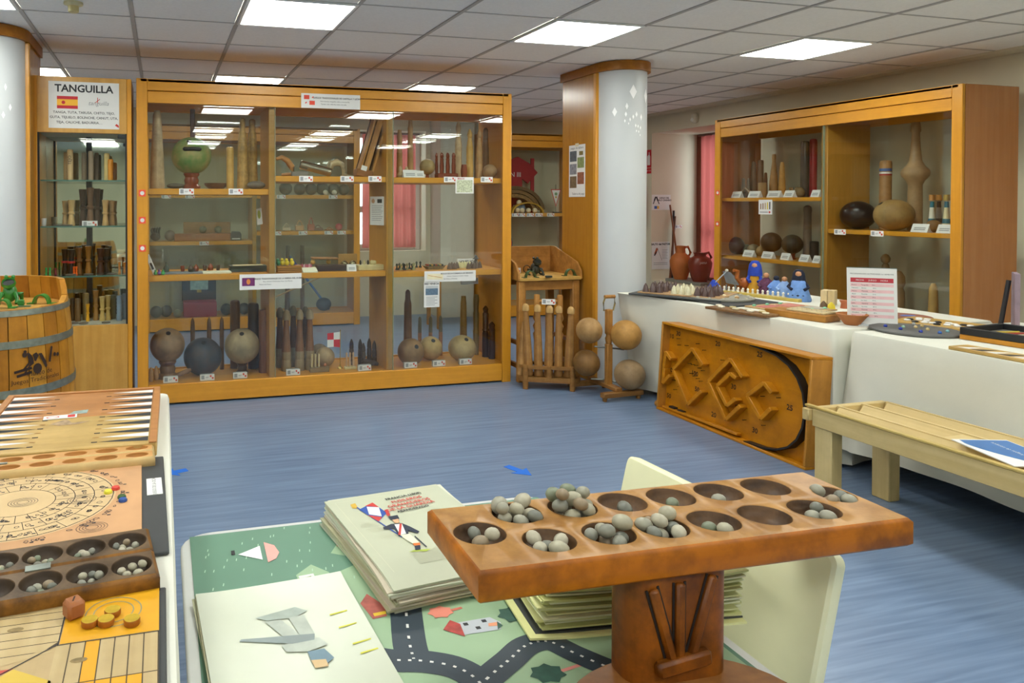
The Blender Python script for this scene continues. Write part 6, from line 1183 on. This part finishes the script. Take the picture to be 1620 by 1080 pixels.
tree((0.523, 1.32, 0.601), mat('#e08672', .6), mat('#c9705c', .6), .018, .025); tree((0.659, 1.276, 0.601), mat('#33564a', .6, .2, 50), mat('#d98a80', .6), .024, .03); tree((0.63, 1.099, 0.601), mat('#33564a', .6, .2, 50), mat('#d98a80', .6), .022, .04)
mp('fire_station', ((0.402, 1.421, 0.601), (0.424, 1.371, 0.601), (0.418, 1.334, 0.601), (0.389, 1.331, 0.601), (0.38, 1.39, 0.601)), mat('#a8574c', .6, .3, 40), .0014); mp('fire_gate', ((0.394, 1.349, 0.601), (0.421, 1.351, 0.601), (0.419, 1.341, 0.601), (0.394, 1.338, 0.601)), mat('#d9b22a', .6), .0018); mp('red_dot', ((0.393, 1.652, 0.601), (0.402, 1.656, 0.601), (0.399, 1.637, 0.601), (0.391, 1.636, 0.601)), REDP, .0016)

# ================================================================== stacks of large printed sheets
def curled(w, h, th, left=0, bottom=0, top=0, right=0, wob=0):
    nx, ny = 12, 14; m = MB()
    def zf(u, v):
        z = left * max(0, (.25 - u) / .25) ** 2 + right * max(0, (u - .75) / .25) ** 2 + bottom * max(0, (.22 - v) / .22) ** 2 + top * max(0, (v - .8) / .2) ** 2
        return z + wob * math.sin(5 * u + 3 * v)
    g = lambda off: [[((i / nx - .5) * w, (j / ny - .5) * h, zf(i / nx, j / ny) + off) for i in range(nx + 1)] for j in range(ny + 1)]
    a, b = g(0), g(th); va = [[m.b.verts.new(p) for p in r] for r in a]; vb = [[m.b.verts.new(p) for p in r] for r in b]
    for j in range(ny):
        for i in range(nx):
            m.b.faces.new((va[j][i], va[j + 1][i], va[j + 1][i + 1], va[j][i + 1])); m.b.faces.new((vb[j][i], vb[j][i + 1], vb[j + 1][i + 1], vb[j + 1][i]))
    for j in range(ny):
        for i in (0, nx): m.b.faces.new((va[j][i], va[j + 1][i], vb[j + 1][i], vb[j][i]))
    for i in range(nx):
        for j in (0, ny): m.b.faces.new((va[j][i], va[j][i + 1], vb[j][i + 1], vb[j][i]))
    return m
SHC = [mat('#b8baa2', .7, .02), mat('#b2b092', .7, .02), mat('#cac9b8', .7, .02), mat('#b2ac8c', .7, .02), mat('#beb29c', .7, .02)]
t = T('paper_stack', 'thick stack of cream cut-out sheets with a soldier carrying a flag', 'paper stack', (.565, 1.565, ZM), R(6))
z = .001; n_ = 15
for k in range(n_):
    th = .0035; f = k / (n_ - 1); last = k == n_ - 1
    part('sheet', curled(.31, .425, th, -.001 * f, -.011 * f ** 2, .0 if last else .003 * f, .0, 0 if last else .0005), SHC[(k * 3 + k // 4) % 5] if not last else SHC[0], t, (random.uniform(-.006, .006) - .004 * (k < 5) if not last else 0, random.uniform(-.006, .006) if not last else 0, z), (0, 0, R(random.uniform(-2.2, 2.2)) if not last else 0)); z += th + .0003
zt_ = z + .0009
def LS(q):
    d = Vector((q[0] - .565, q[1] - 1.565)); c, s_ = math.cos(R(6)), math.sin(R(6)); return (d.x * c + d.y * s_, -d.x * s_ + d.y * c)
def pr_(name, polys, c, dz=0):
    m = MB()
    for o in polys: m.poly(o, dz)
    return part(name, m, c, t, (0, 0, zt_))
def sol(name, toks, c, dz): pr_(name, [[LS(q) for q in toks]], c, dz)
RB, WB, BB = mat('#c23a34', .7), mat('#d9d9d6', .7), mat('#2c4f9e', .7)
DKB2 = mat('#232a3c', .7)
sol('flag_print', ((0.458, 1.688, 0.658), (0.501, 1.719, 0.658), (0.518, 1.654, 0.658), (0.485, 1.613, 0.658)), BB, 0)
sol('flag_print', ((0.478, 1.704, 0.658), (0.501, 1.719, 0.658), (0.509, 1.688, 0.658)), RB, .0004); sol('flag_print', ((0.47, 1.652, 0.658), (0.485, 1.613, 0.658), (0.5, 1.633, 0.658)), RB, .0004)
sol('flag_print', ((0.48, 1.698, 0.658), (0.508, 1.688, 0.658), (0.5, 1.637, 0.658), (0.474, 1.655, 0.658)), WB, .0006)
sol('eagle_print', ((0.445, 1.722, 0.658), (0.459, 1.727, 0.658), (0.459, 1.696, 0.658), (0.445, 1.699, 0.658)), mat('#c9a23a', .7), 0); sol('pole_print', ((0.455, 1.701, 0.658), (0.458, 1.704, 0.658), (0.514, 1.525, 0.658), (0.511, 1.523, 0.658)), BB, .0002)
sol('plume_print', ((0.516, 1.669, 0.658), (0.525, 1.671, 0.658), (0.522, 1.638, 0.658), (0.513, 1.633, 0.658)), RB, .0007); sol('hat_print', ((0.513, 1.63, 0.658), (0.538, 1.634, 0.658), (0.536, 1.613, 0.658), (0.515, 1.612, 0.658)), DKB2, .0008)
sol('face_print', ((0.518, 1.611, 0.658), (0.533, 1.614, 0.658), (0.53, 1.594, 0.658), (0.519, 1.593, 0.658)), mat('#d9a47c', .7), .0009)
sol('coat_print', ((0.485, 1.579, 0.658), (0.509, 1.592, 0.658), (0.534, 1.589, 0.658), (0.546, 1.569, 0.658), (0.559, 1.539, 0.658), (0.552, 1.531, 0.658), (0.536, 1.549, 0.658), (0.529, 1.528, 0.658), (0.506, 1.527, 0.658), (0.508, 1.566, 0.658), (0.485, 1.569, 0.658)), DKB2, .0008)
sol('vest_print', ((0.515, 1.587, 0.658), (0.533, 1.586, 0.658), (0.526, 1.535, 0.658), (0.511, 1.533, 0.658)), WB, .0011); sol('sash_print', ((0.528, 1.588, 0.658), (0.533, 1.586, 0.658), (0.512, 1.532, 0.658), (0.507, 1.534, 0.658)), RB, .0013); sol('sword_print', ((0.539, 1.519, 0.658), (0.542, 1.521, 0.658), (0.55, 1.466, 0.658), (0.547, 1.464, 0.658)), DKB2, .0008)
sol('legs_print', ((0.511, 1.533, 0.658), (0.533, 1.533, 0.658), (0.541, 1.487, 0.658), (0.525, 1.485, 0.658), (0.517, 1.506, 0.658)), mat('#d6d8bc', .7), .001); sol('cuff_print', ((0.525, 1.488, 0.658), (0.541, 1.487, 0.658), (0.538, 1.476, 0.658), (0.524, 1.477, 0.658)), mat('#d9702c', .7), .0012); sol('boots_print', ((0.525, 1.476, 0.658), (0.538, 1.476, 0.658), (0.532, 1.457, 0.658), (0.52, 1.457, 0.658)), DKB2, .0012); sol('grass_print', ((0.504, 1.455, 0.658), (0.519, 1.46, 0.658), (0.555, 1.456, 0.658), (0.542, 1.448, 0.658)), mat('#a9b84a', .7), .0003)
for s_, sz_, q, m_ in (('FRANCIA (1808)', .0145, (0.587, 1.736, 0.658), INK), ('FUSILEROS', .018, (0.588, 1.714, 0.658), RB), ('GRANADEROS', .018, (0.588, 1.694, 0.658), RB), ('DE LA GUARDIA', .018, (0.586, 1.675, 0.658), RB), ('ABANDERADO', .013, (0.586, 1.658, 0.658), INK)): text(s_, sz_, m_, t, LS(q) + (zt_ + .0012,), (0, 0, R(5)), bold=.0004)
m = MB()
for k in range(9): m.line(-.07, -.105 - .006 * k, .1 - .02 * (k % 2), -.105 - .006 * k, .0018, 0)
for x0, y0 in ((-.12, .06), (-.115, .03), (-.1, -.01), (-.06, -.05), (.06, .075)):
    for k in range(4): m.line(x0, y0 - .006 * k, x0 + .04, y0 - .006 * k, .0013, 0)
part('text_print', m, mat('#c2c1a8', .7), t, (0, 0, zt_))
m = MB(); m.strip([(-.135, -.17), (-.135, .19), (.14, .19)], .0008, 0); part('border_print', m, mat('#c9c8ae', .7), t, (0, 0, zt_))

t = T('paper_stack', 'thin stack of glossy cream sheets with a pale upside-down figure in the foreground', 'paper stack', (.222, 1.268, ZM), R(2.5))
for k in range(5): part('sheet', curled(.3, .425, .0025, .002, 0, .003, .002, .0006), mat('#b9bda8', .28, .02) if k == 4 else SHC[k], t, (random.uniform(-.004, .004) * (k < 4), random.uniform(-.004, .004) * (k < 4), .001 + .003 * k), (0, 0, R(random.uniform(-1.2, 1.2)) * (k < 4)))
zt_ = .001 + .003 * 4 + .0036
GB = mat('#9ea89e', .5, .15, 30); GB2 = mat('#b0b6aa', .5, .12, 30)
pr_('figure_print', [[(-.05, .1), (.03, .115), (.05, .095), (.02, .08), (-.03, .085)]], GB); pr_('figure_print', [[(-.035, .083), (-.005, .08), (.02, .02), (-.005, .01)], [(.01, .082), (.04, .084), (.045, .02), (.02, .01)]], GB2, .0002); pr_('belt_print', [[(-.09, .035), (-.085, .04), (.045, .018), (.04, .0), (.0, .0)]], mat('#8a9492', .6), .0004); pr_('figure_print', [[(-.02, .002), (.05, .005), (.06, -.02), (.02, -.03), (-.015, -.02)]], GB2, .0003); pr_('hat_print', [[(.02, -.03), (.05, -.03), (.06, -.06), (.04, -.075), (.02, -.055)]], mat('#6f8794', .6), .0004); pr_('face_print', [[(.02, -.055), (.045, -.06), (.045, -.08), (.022, -.078)]], mat('#c9ab80', .6), .0005)
for x, y in ((.105, .07), (.11, .025), (.12, -.03), (.125, -.06)): pr_('yellow_mark', [[(x - .018, y - .004), (x - .018, y), (x + .018, y + .005), (x + .018, y + .001)]], mat('#c9c43a', .6), .0003)

t = T('paper_stack', 'tall loose stack of yellow-green edged sheets under the mancala board', 'paper stack', (.885, 1.32, ZM), R(-7))
YC = [mat('#d2d196', .7, .03), mat('#c4c582', .7, .03), mat('#d9d8b2', .7, .02), mat('#b6b68c', .7, .03)]
z = .001
part('cover', curled(.43, .31, .004, .004, .0), mat('#dedd9a', .6), t, (-.008, -.008, z)); z += .0045; part('backing', curled(.415, .3, .003), DKBOARD, t, (0, 0, z)); z += .0035
for k in range(20):
    f = k / 19; part('sheet', curled(.40, .285, .0032, .004 * f, .006 * f, 0, .007 * f, .0008), YC[(k * 5 + k // 3) % 4], t, (.004 + random.uniform(-.008, .008) + .012 * f, random.uniform(-.008, .008), z), (0, 0, R(random.uniform(-2.5, 2.5)))); z += .0037

# ================================================================== mancala boards
def hollow_board(w, d, th, cells, rx, ry, depth, mi_b=1):
    """slab with bowl hollows; cells = (x0, x1, y0, y1, cx, cy) tiling the top"""
    m = MB(); N = 32
    for cell in cells:
        x0, x1, y0, y1, cx, cy = cell[:6]; ax, ay = (cell[6], cell[7]) if len(cell) > 6 else (rx, ry)
        per = []
        for i in range(N):
            a = 2 * PI * (i + .5) / N - PI; c, s = math.cos(a), math.sin(a)
            tx = ((x1 - cx) / c if c > 0 else (x0 - cx) / c) if abs(c) > 1e-9 else 1e9; ty = ((y1 - cy) / s if s > 0 else (y0 - cy) / s) if abs(s) > 1e-9 else 1e9
            k = min(tx, ty); per.append([cx + c * k, cy + s * k])
        for px_, py_ in ((x0, y0), (x1, y0), (x1, y1), (x0, y1)):  # snap the nearest samples to the corners
            i = min(range(N), key=lambda q: (per[q][0] - px_) ** 2 + (per[q][1] - py_) ** 2); per[i] = [px_, py_]
        rg = [[(p[0], p[1], 0) for p in per]]; mis = [0]
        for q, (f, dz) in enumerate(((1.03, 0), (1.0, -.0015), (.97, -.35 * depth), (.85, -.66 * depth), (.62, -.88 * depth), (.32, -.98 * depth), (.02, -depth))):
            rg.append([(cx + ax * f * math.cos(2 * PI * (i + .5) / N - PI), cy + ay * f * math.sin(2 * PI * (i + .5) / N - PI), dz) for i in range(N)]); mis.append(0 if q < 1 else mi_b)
        vs = [[m.b.verts.new(p) for p in r] for r in rg]
        for k in range(len(vs) - 1):
            for i in range(N):
                j = (i + 1) % N
                q4 = [vs[k][i], vs[k][j], vs[k + 1][j], vs[k + 1][i]]
                m.b.faces.new(q4).material_index = mis[k]
        m.b.faces.new(vs[-1]).material_index = mi_b
    e = .006; X0, X1, Y0, Y1 = -w / 2, w / 2, -d / 2, d / 2
    o = lambda k, z_: [(X0 - k, Y0 - k, z_), (X1 + k, Y0 - k, z_), (X1 + k, Y1 + k, z_), (X0 - k, Y1 + k, z_)]
    vs = [[m.b.verts.new(p) for p in r] for r in (o(0, 0), o(e, -e), o(e, -th + e), o(0, -th))]
    for k in range(3):
        for i in range(4): m.b.faces.new((vs[k][i], vs[k][(i + 1) % 4], vs[k + 1][(i + 1) % 4], vs[k + 1][i])).material_index = 2
    m.b.faces.new(vs[-1]).material_index = 2
    return m
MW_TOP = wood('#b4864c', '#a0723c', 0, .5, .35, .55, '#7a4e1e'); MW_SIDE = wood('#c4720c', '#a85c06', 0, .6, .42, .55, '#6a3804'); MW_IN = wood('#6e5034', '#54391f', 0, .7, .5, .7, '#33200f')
MAN = T('mancala_table', 'long heavy wooden mancala board on a carved pedestal in the foreground', 'mancala board', (.863, 1.098, 0), R(-1.7))
w_, d_ = .80, .222; xs = [-.251, -.142, -.04, .062, .166, .272]
bx_ = [(xs[k] + xs[k + 1]) / 2 for k in range(5)]; ed = [-.305] + bx_ + [.325]; cells = []
for k in range(6):
    cells.append((ed[k], ed[k + 1], -d_ / 2, 0, xs[k], -.043)); cells.append((ed[k], ed[k + 1], 0, d_ / 2, xs[k] - .006, .064))
cells.append((-w_ / 2, -.305, -d_ / 2, d_ / 2, -.352, .006)); cells.append((.325, w_ / 2, -d_ / 2, d_ / 2, .365, .004, .033, .04))
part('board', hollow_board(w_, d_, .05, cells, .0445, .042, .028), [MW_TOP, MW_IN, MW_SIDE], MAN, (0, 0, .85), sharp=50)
PW = wood('#965410', '#7a400a', 2, .5, .38, .6, '#341804')
part('pedestal', MB().prism(rrect(-.132, .055, -.1, -.012, .036), .615, .80), PW, MAN)
for a, b in (((-.10, .78), (-.062, .655)), ((-.05, .785), (-.05, .65)), ((.012, .79), (-.03, .655))):
    A, B = Vector(a), Vector(b); c = (A + B) / 2; dv = B - A
    part('carved_stick', MB().box((c.x, -.103, c.y), (.017, .012, dv.length), 0, .004, Euler((0, math.atan2(dv.x, dv.y), 0))), PW, MAN)
    nn = Vector((-dv.y, dv.x)).normalized() * .0105
    for s in (-1, 1): part('carved_groove', MB().box((c.x + s * nn.x, -.1, c.y + s * nn.y), (.004, .003, dv.length), 0, 0, Euler((0, math.atan2(dv.x, dv.y), 0))), BDK, MAN)
part('carved_bar', MB().box((-.045, -.106, .655), (.1, .018, .026), 0, .005, Euler((0, R(-7), 0))), PW, MAN)
part('base', MB().prism([(-.075 + .2 * math.cos(2 * PI * k / 36), -.165 + .14 * math.sin(2 * PI * k / 36)) for k in range(36)], .0, .018), wood('#a06a34', '#865424', 0, .6, .4, .4), MAN, (0, 0, .602))
STN = [mat(c, .45, .14, 60) for c in ('#94907e', '#807e70', '#a39c84', '#747a62', '#8c7a60', '#aca48e', '#6c6c60')]
peb = [MB().ball((0, 0, 0), .0125, 0, 12, 8, sx=1.15, sy=.95, sz=.85).mesh('pebble', s_) for s_ in STN]
prng = random.Random(11); Rm = Matrix.Rotation(R(-1.7), 4, 'Z')
def pebble(x, y, z, sc, label, group, k):
    o = tag(link('pebble', peb[k % 7], None, (x, y, z), (prng.uniform(-.4, .4), prng.uniform(-.4, .4), prng.uniform(0, 3))), label, 'pebble', group); o.scale = (sc, sc, sc)
def fill_pit(cx, cy, zc, n, rad, place, label, group, base_sc=1.12, depth=.028):
    pos = []
    for k in range(n):
        best = None
        for tr in range(60):
            a, r = prng.uniform(0, 6.28), rad * math.sqrt(prng.uniform(0, 1)) * (.55 if n < 4 else .78)
            x, y = cx + r * math.cos(a), cy + r * math.sin(a); sc = base_sc * prng.uniform(.85, 1.25); hgt = .0107 * sc
            z = zc - depth * (1 - (r / rad) ** 2) * .92 + hgt
            for X, Y, Z, Sx in pos:
                dd = math.hypot(x - X, y - Y); mn = (.0128 * (sc + Sx))
                if dd < mn: z = max(z, Z + math.sqrt(max(0, mn * mn - dd * dd)) * .85)
            if best is None or z < best[2]: best = (x, y, z, sc)
        pos.append(best); x, y, z, sc = best; pebble(*place(x, y), z, sc, label, group, prng.randrange(7))
mplace = lambda x, y: (tuple((Rm @ Vector((x, y, 0)) + Vector((.863, 1.098, 0)))[:2]))
PITS = [((-.352, .006), 3, 'left end hollow')] + [((xs[k], -.043), n, 'front row hollow %s' % w) for k, n, w in ((0, 5, 'one'), (1, 7, 'two'), (2, 8, 'three'), (3, 2, 'four'), (5, 3, 'six'))] + [((xs[k] - .006, .064), n, 'back row hollow %s' % w) for k, n, w in ((0, 10, 'one'), (1, 13, 'two'), (2, 1, 'three'), (3, 1, 'four'), (4, 1, 'five'))] + [((.365, .004), 5, 'right end hollow')]
for (cx, cy), n, w in PITS: fill_pit(cx, cy, .85, n, .043, mplace, 'grey pebble in %s of the pedestal mancala, counted from the left' % w, 'pebbles in the pedestal mancala')

# cream moulded seat beside the low table
CRM = mat('#e6e3bc', .5, .02)
t = T('cream_seat', 'cream moulded bench seat with a sloping backrest right of the low table', 'seat', (1.245, 1.4, 0), R(3.5))
part('backrest', slab(rrect(-.3, .3, -.24, .24, .02), -.017, .017, .02), CRM, t, (-.06, 0, .487), (R(90 + 14), 0, R(90)))
part('seat_board', slab(rrect(-.2, .2, -.3, .3, .05), .27, .305, .02), CRM, t, (-.3, 0, 0))
for x in (-.45, -.15):
    for y in (-.25, .25): part('leg', MB().tube([(x, y, 0), (x, y, .275)], .018, 10), WPL, t)

# ================================================================== left table with boards
table('long table on the left under the game boards', -.95, .018, .35, 2.6, .742, 'white cloth on the left table', .02, 21, .05, .01, 9)
t = T('backgammon_board', 'hinged wooden backgammon board with black and white points on the left table', 'game board', (-.245, 2.245, .7435), R(-.8))
BGF = wood('#bd8450', '#ac7442', 0, .6, .4, .2); BGN = wood('#c6a566', '#b69456', 0, .6, .4, .2)
part('far_leaf', MB().bx(-.235, .235, 0, .29, 0, .036, 0, .003), BGF, t); part('near_leaf', MB().bx(-.235, .235, -.29, -.002, 0, .036, 0, .003), BGN, t)
part('rim', MB().bx(.215, .235, -.29, .29, .036, .04, 0, .001), BGF, t); part('rim', MB().bx(-.235, -.215, -.29, .29, .036, .04, 0, .001), BGF, t); part('rim', MB().bx(-.215, .215, .272, .29, .036, .04, 0, .001), BGF, t)
for k in range(14):
    y0 = -.27 + .0385 * k; c_ = (mat('#2e3032', .8, .06), PAPER)[k % 2]
    for s in (-1, 1):
        x0 = s * .212; part('point', MB().poly([(x0, y0), (x0, y0 + .034), (s * .085, y0 + .017)], .0366), c_, t); part('point_tip', MB().line(s * .085, y0 + .017, s * .07, y0 + .017, .007, .0368), INK if k % 2 == 0 else wood('#b98a4c', '#a5783c', 0), t)
part('snail_print', MB().poly([(-.02, .03), (.03, .03), (.03, .07), (-.01, .06)], .0366), mat('#8fa09a', .7, .3, 60), t); part('bird_print', MB().poly([(-.06, -.06), (-.02, -.02), (0, -.06), (.05, -.05), (.02, -.075), (-.03, -.08)], .0366), mat('#a58a6a', .7, .3, 60), t)
tg = T('label_card', 'white card with red mark lying on the backgammon board', 'card', (-.285, 2.25, .7805), R(4)); part('card', MB().box((0, 0, .0006), (.09, .035, .0012)), PAPER, tg); part('print', MB().poly([(.02, -.013), (.04, -.013), (.04, .013), (.02, .013)], .0014).rings([[(-.02 + r * math.cos(2 * PI * i / 20), r * .6 * math.sin(2 * PI * i / 20), .0014) for i in range(20)] for r in (.014, .018)], 0, True, False), REDP, tg)
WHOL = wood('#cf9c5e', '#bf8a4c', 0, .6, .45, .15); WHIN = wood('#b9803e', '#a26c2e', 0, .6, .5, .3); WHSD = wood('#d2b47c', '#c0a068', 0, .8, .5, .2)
t = T('pale_mancala', 'pale folding mancala board with empty hollows in front of the backgammon board', 'mancala board', (-.245, 1.903, .7435), R(2.2))
for nm, yo in (('far_half', .027), ('near_half', -.027)):
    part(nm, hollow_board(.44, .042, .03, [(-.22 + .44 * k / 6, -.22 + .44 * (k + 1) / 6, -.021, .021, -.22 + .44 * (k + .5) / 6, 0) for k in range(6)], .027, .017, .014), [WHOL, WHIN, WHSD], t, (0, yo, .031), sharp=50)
part('hinge', MB().box((-.14, 0, .032), (.05, .008, .003)), GALV, t)
# goose board
S('slate_mat', MB().box((0, 0, .004), (.5, .53, .008), 0, .002), DKBOARD, 'black panel under the goose game board', 'panel', (-.243, 1.655, .7435), (0, 0, R(1)))
t = T('goose_board', 'tan leather goose game board with a spiral of drawn squares', 'game board', (-.27, 1.69, .752), R(1.5))
part('sheet', MB().box((0, 0, .002), (.45, .445, .004), 0, .001), mat('#c39468', .7, .12, 7), t)
part('inner_field', MB().disc(-.03, .0, .2, .0043, 0, 40, .19), mat('#ccae80', .7, .05, 7), t)
m = MB()
for r in (.075, .115, .155, .195): m.strip([((r * math.cos(2 * PI * i / 40)) - .03, r * .95 * math.sin(2 * PI * i / 40)) for i in range(41)], .0016 if r < .19 else .002, .0046)
for k in range(22):
    a = 2 * PI * k / 22
    for r0, r1 in ((.075, .115), (.115, .155), (.155, .195)):
        a2 = a + r0 * 3; m.line(r0 * math.cos(a2) - .03, r0 * .95 * math.sin(a2), r1 * math.cos(a2) - .03, r1 * .95 * math.sin(a2), .0012, .0047)
part('drawn_lines', m, INK, t)['kind'] = 'stuff'
m = MB(); gr = random.Random(5)
for k in range(260):
    a, r = gr.uniform(0, 6.28), gr.choice((.095, .135, .175, .135, .175, .215, .215)); x, y = r * math.cos(a) - .03, r * .95 * math.sin(a)
    if abs(x) > .21 or abs(y) > .21: continue
    q = [(x + .004 * math.cos(j) * gr.uniform(.6, 1.8), y + .004 * math.sin(j) * gr.uniform(.6, 1.8)) for j in (0, 1.2, 2.4, 3.6, 4.8)]
    m.strip(q + q[:1], .0013, .0049)
    if k % 3 == 0: m.line(x + .006, y - .006, x + .013, y - .0055, .004, .0049)
for cx, cy in ((.13, -.17), (.1, -.02), (-.02, .0)):
    for r in (.012, .018, .024, .03): m.strip([(cx + r * math.cos(2 * PI * i / 16), cy + r * .8 * math.sin(2 * PI * i / 16)) for i in range(17)], .001, .0049)
part('drawings', m, mat('#3c3c42', .7), t)['kind'] = 'stuff'
for tok, cc, nm in (((-0.117, 1.697, 0.757), '#d9cf3a', 'yellow'), ((-0.102, 1.715, 0.757), '#cf4438', 'red'), ((-0.086, 1.66, 0.757), '#3c5c34', 'green'), ((-0.083, 1.642, 0.757), '#2c4f94', 'blue')):
    S('counter', MB().lathe([(.009, 0), (.0095, .003), (.008, .006)], seg=14), mat(cc, .4), '%s round counter on the goose game board' % nm, 'counter', (tok[0], tok[1], .7564), (0, 0, 0), 'goose game counters')
t = T('label_card', 'white card reading juego de la oca on the black panel', 'card', (-.018, 1.72, .752), R(92)); part('card', MB().box((0, 0, .0006), (.1, .034, .0012)), PAPER, t); text('JUEGO DE LA OCA', .012, INK, t, (0, 0, .0014))
# dark folding mancala
t = T('dark_mancala', 'dark hinged mancala board with pebbles in its hollows on the left table', 'mancala board', (-.235, 1.325, .7435), R(6.5))
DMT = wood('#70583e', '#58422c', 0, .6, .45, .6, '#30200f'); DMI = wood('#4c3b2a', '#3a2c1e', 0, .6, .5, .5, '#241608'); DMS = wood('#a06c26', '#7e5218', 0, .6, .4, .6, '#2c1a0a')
for nm, yo, tilt in (('far_half', .048, 3), ('near_half', -.048, -2)):
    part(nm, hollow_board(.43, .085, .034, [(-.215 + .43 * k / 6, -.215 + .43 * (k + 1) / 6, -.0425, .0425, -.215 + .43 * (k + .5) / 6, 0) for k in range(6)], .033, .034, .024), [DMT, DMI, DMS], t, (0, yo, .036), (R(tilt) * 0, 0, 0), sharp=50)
part('hinge', MB().box((.03, 0, .0365), (.04, .02, .003)), GALV, t)
Rd = Matrix.Rotation(R(6.5), 4, 'Z')
dplace = lambda x, y: tuple((Rd @ Vector((x, y, 0)) + Vector((-.235, 1.325, 0)))[:2])
for yo in (.048, -.048):
    for k, n in ((2, 4), (3, 5), (4, 5), (5, 6)):
        fill_pit(-.215 + .43 * (k + .5) / 6, yo, .779, n, .032, dplace, 'pale pebble in %s row hollow %s of the dark mancala, counted from the right' % ('far' if yo > 0 else 'near', ('four', 'three', 'two', 'one')[k - 2]), 'pebbles in the dark mancala', .62, .024)
# parchis board
S('slate_mat', MB().box((0, 0, .004), (.64, .64, .008), 0, .002), DKBOARD, 'black panel under the ludo board', 'panel', (-.315, .945, .7435))
t = T('ludo_board', 'wooden ludo board with yellow corner and red and cream lanes', 'game board', (0, 0, .752)); LX0, LX1, LY0, LY1 = -.612, -.006, .655, 1.262
part('board', MB().bx(LX0, LX1, LY0, LY1, 0, .004, 0, .001), wood('#bda274', '#ab9062', 1, .6, .5, .15), t)
YEL, RDB = mat('#d69a10', .5, .05), mat('#b8402f', .5, .08)
CLN = wood('#c2aa7c', '#b49a6a', 1, .7, .5, .15)
yx0, yy0 = -.146, 1.13
def pl_(name, pts, c, z=.0044): return part(name, MB().poly(pts, z), c, t)
pl_('yellow_corner', [(yx0, yy0), (LX1, yy0), (LX1, LY1), (yx0, LY1)], YEL)
m = MB()
for r in (.03, .042): m.strip([(-.075 + r * math.cos(2 * PI * i / 24), 1.198 + r * math.sin(2 * PI * i / 24)) for i in range(25)], .002, .0048)
part('ring_print', m, mat('#8d8a6a', .6), t)
DKL = mat('#4a3c28', .7)
pl_('burnt_ground', [(-.262, 1.09), (-.148, yy0 - .003), (-.148, LY1), (-.262, LY1)], DKL, .0042); pl_('burnt_ground', [(-.15, .93), (LX1, .93), (LX1, yy0 - .001), (-.15, yy0 - .001)], DKL, .0042); pl_('burnt_ground', [(-.43, 1.08), (-.264, 1.08), (-.264, LY1), (-.43, LY1)], DKL, .0042)
for k in range(8):
    y0 = LY1 - .0206 * (k + 1); xr = -.149 if y0 > yy0 - .004 else -.149 - (yy0 - .004 - y0) * 2.2
    pl_('far_lane', [(-.26, y0), (xr, y0), (-.149, y0 + .019), (-.26, y0 + .019)], CLN)
    pl_('red_lane', [(-.43, y0 - .008), (-.2665, y0 - .008), (-.2665, y0 + .011), (-.43, y0 + .011)], RDB)
for k in range(7):
    x0 = LX1 - .0206 * (k + 1); pl_('right_lane', [(x0, 1.033), (x0 + .0188, 1.033), (x0 + .0188, yy0 - .003), (x0, yy0 - .003)], YEL if k == 4 else CLN)
    pl_('right_lane', [(x0, .932), (x0 + .0188, .932), (x0 + .0188, 1.031), (x0, 1.031)], YEL if k in (1, 2, 3, 4, 5) else CLN)
pl_('yellow_wedge', [(-.29, 1.0), (-.146, 1.0), (-.146, 1.045), (-.2, 1.085)], mat('#c9a83c', .5, .05)); pl_('red_wedge', [(-.29, 1.085), (-.2, 1.087), (-.235, 1.06), (-.29, 1.04)], RDB)
m = MB(); m.line(-.148, yy0, -.3, 1.01, .002, .0048).line(yx0 - .002, yy0 - .004, yx0 - .002, LY1, .0018, .0048).line(yx0, yy0 - .003, LX1, yy0 - .003, .0018, .0048).line(-.287, yy0, -.287, LY1, .0018, .0048)
part('burnt_lines', m, INK, t)
for x, y in ((-.215, 1.185), (-.115, 1.083)): part('shell_print', MB().disc(x, y, .012, .0048, 0, 10, .006), mat('#8a744a', .7, .3, 90), t)
t = T('wooden_die', 'brown wooden die on the ludo board', 'die', (-.134, 1.2, .7565), R(28)); part('cube', MB().box((0, 0, .014), (.028, .028, .028), 0, .005), wood('#a8693e', '#94582f', 2), t); part('pip', MB().line(-.004, -.006, .004, .006, .0025, .0284), BURN, t)
YD = wood('#c9a424', '#a98a18', 0, 2, .6, .5); YS = wood('#b06a20', '#955614', 2)
for k, tok in enumerate(((-0.108, 1.169, 0.757), (-0.084, 1.165, 0.757), (-0.076, 1.189, 0.757), (-0.046, 1.156, 0.757))):
    S('wooden_counter', MB().lathe([(.0115, 0), (.0125, .002), (.0125, .008), (.0118, .0095)], seg=18, mis=[1, 1, 1, 0]), [YD, YS], 'yellow-topped wooden disc counter on the yellow corner, %s' % ('leftmost', 'second from the left', 'farthest back', 'rightmost')[k], 'counter', (tok[0], tok[1], .7568), (0, 0, 0), 'ludo counters')
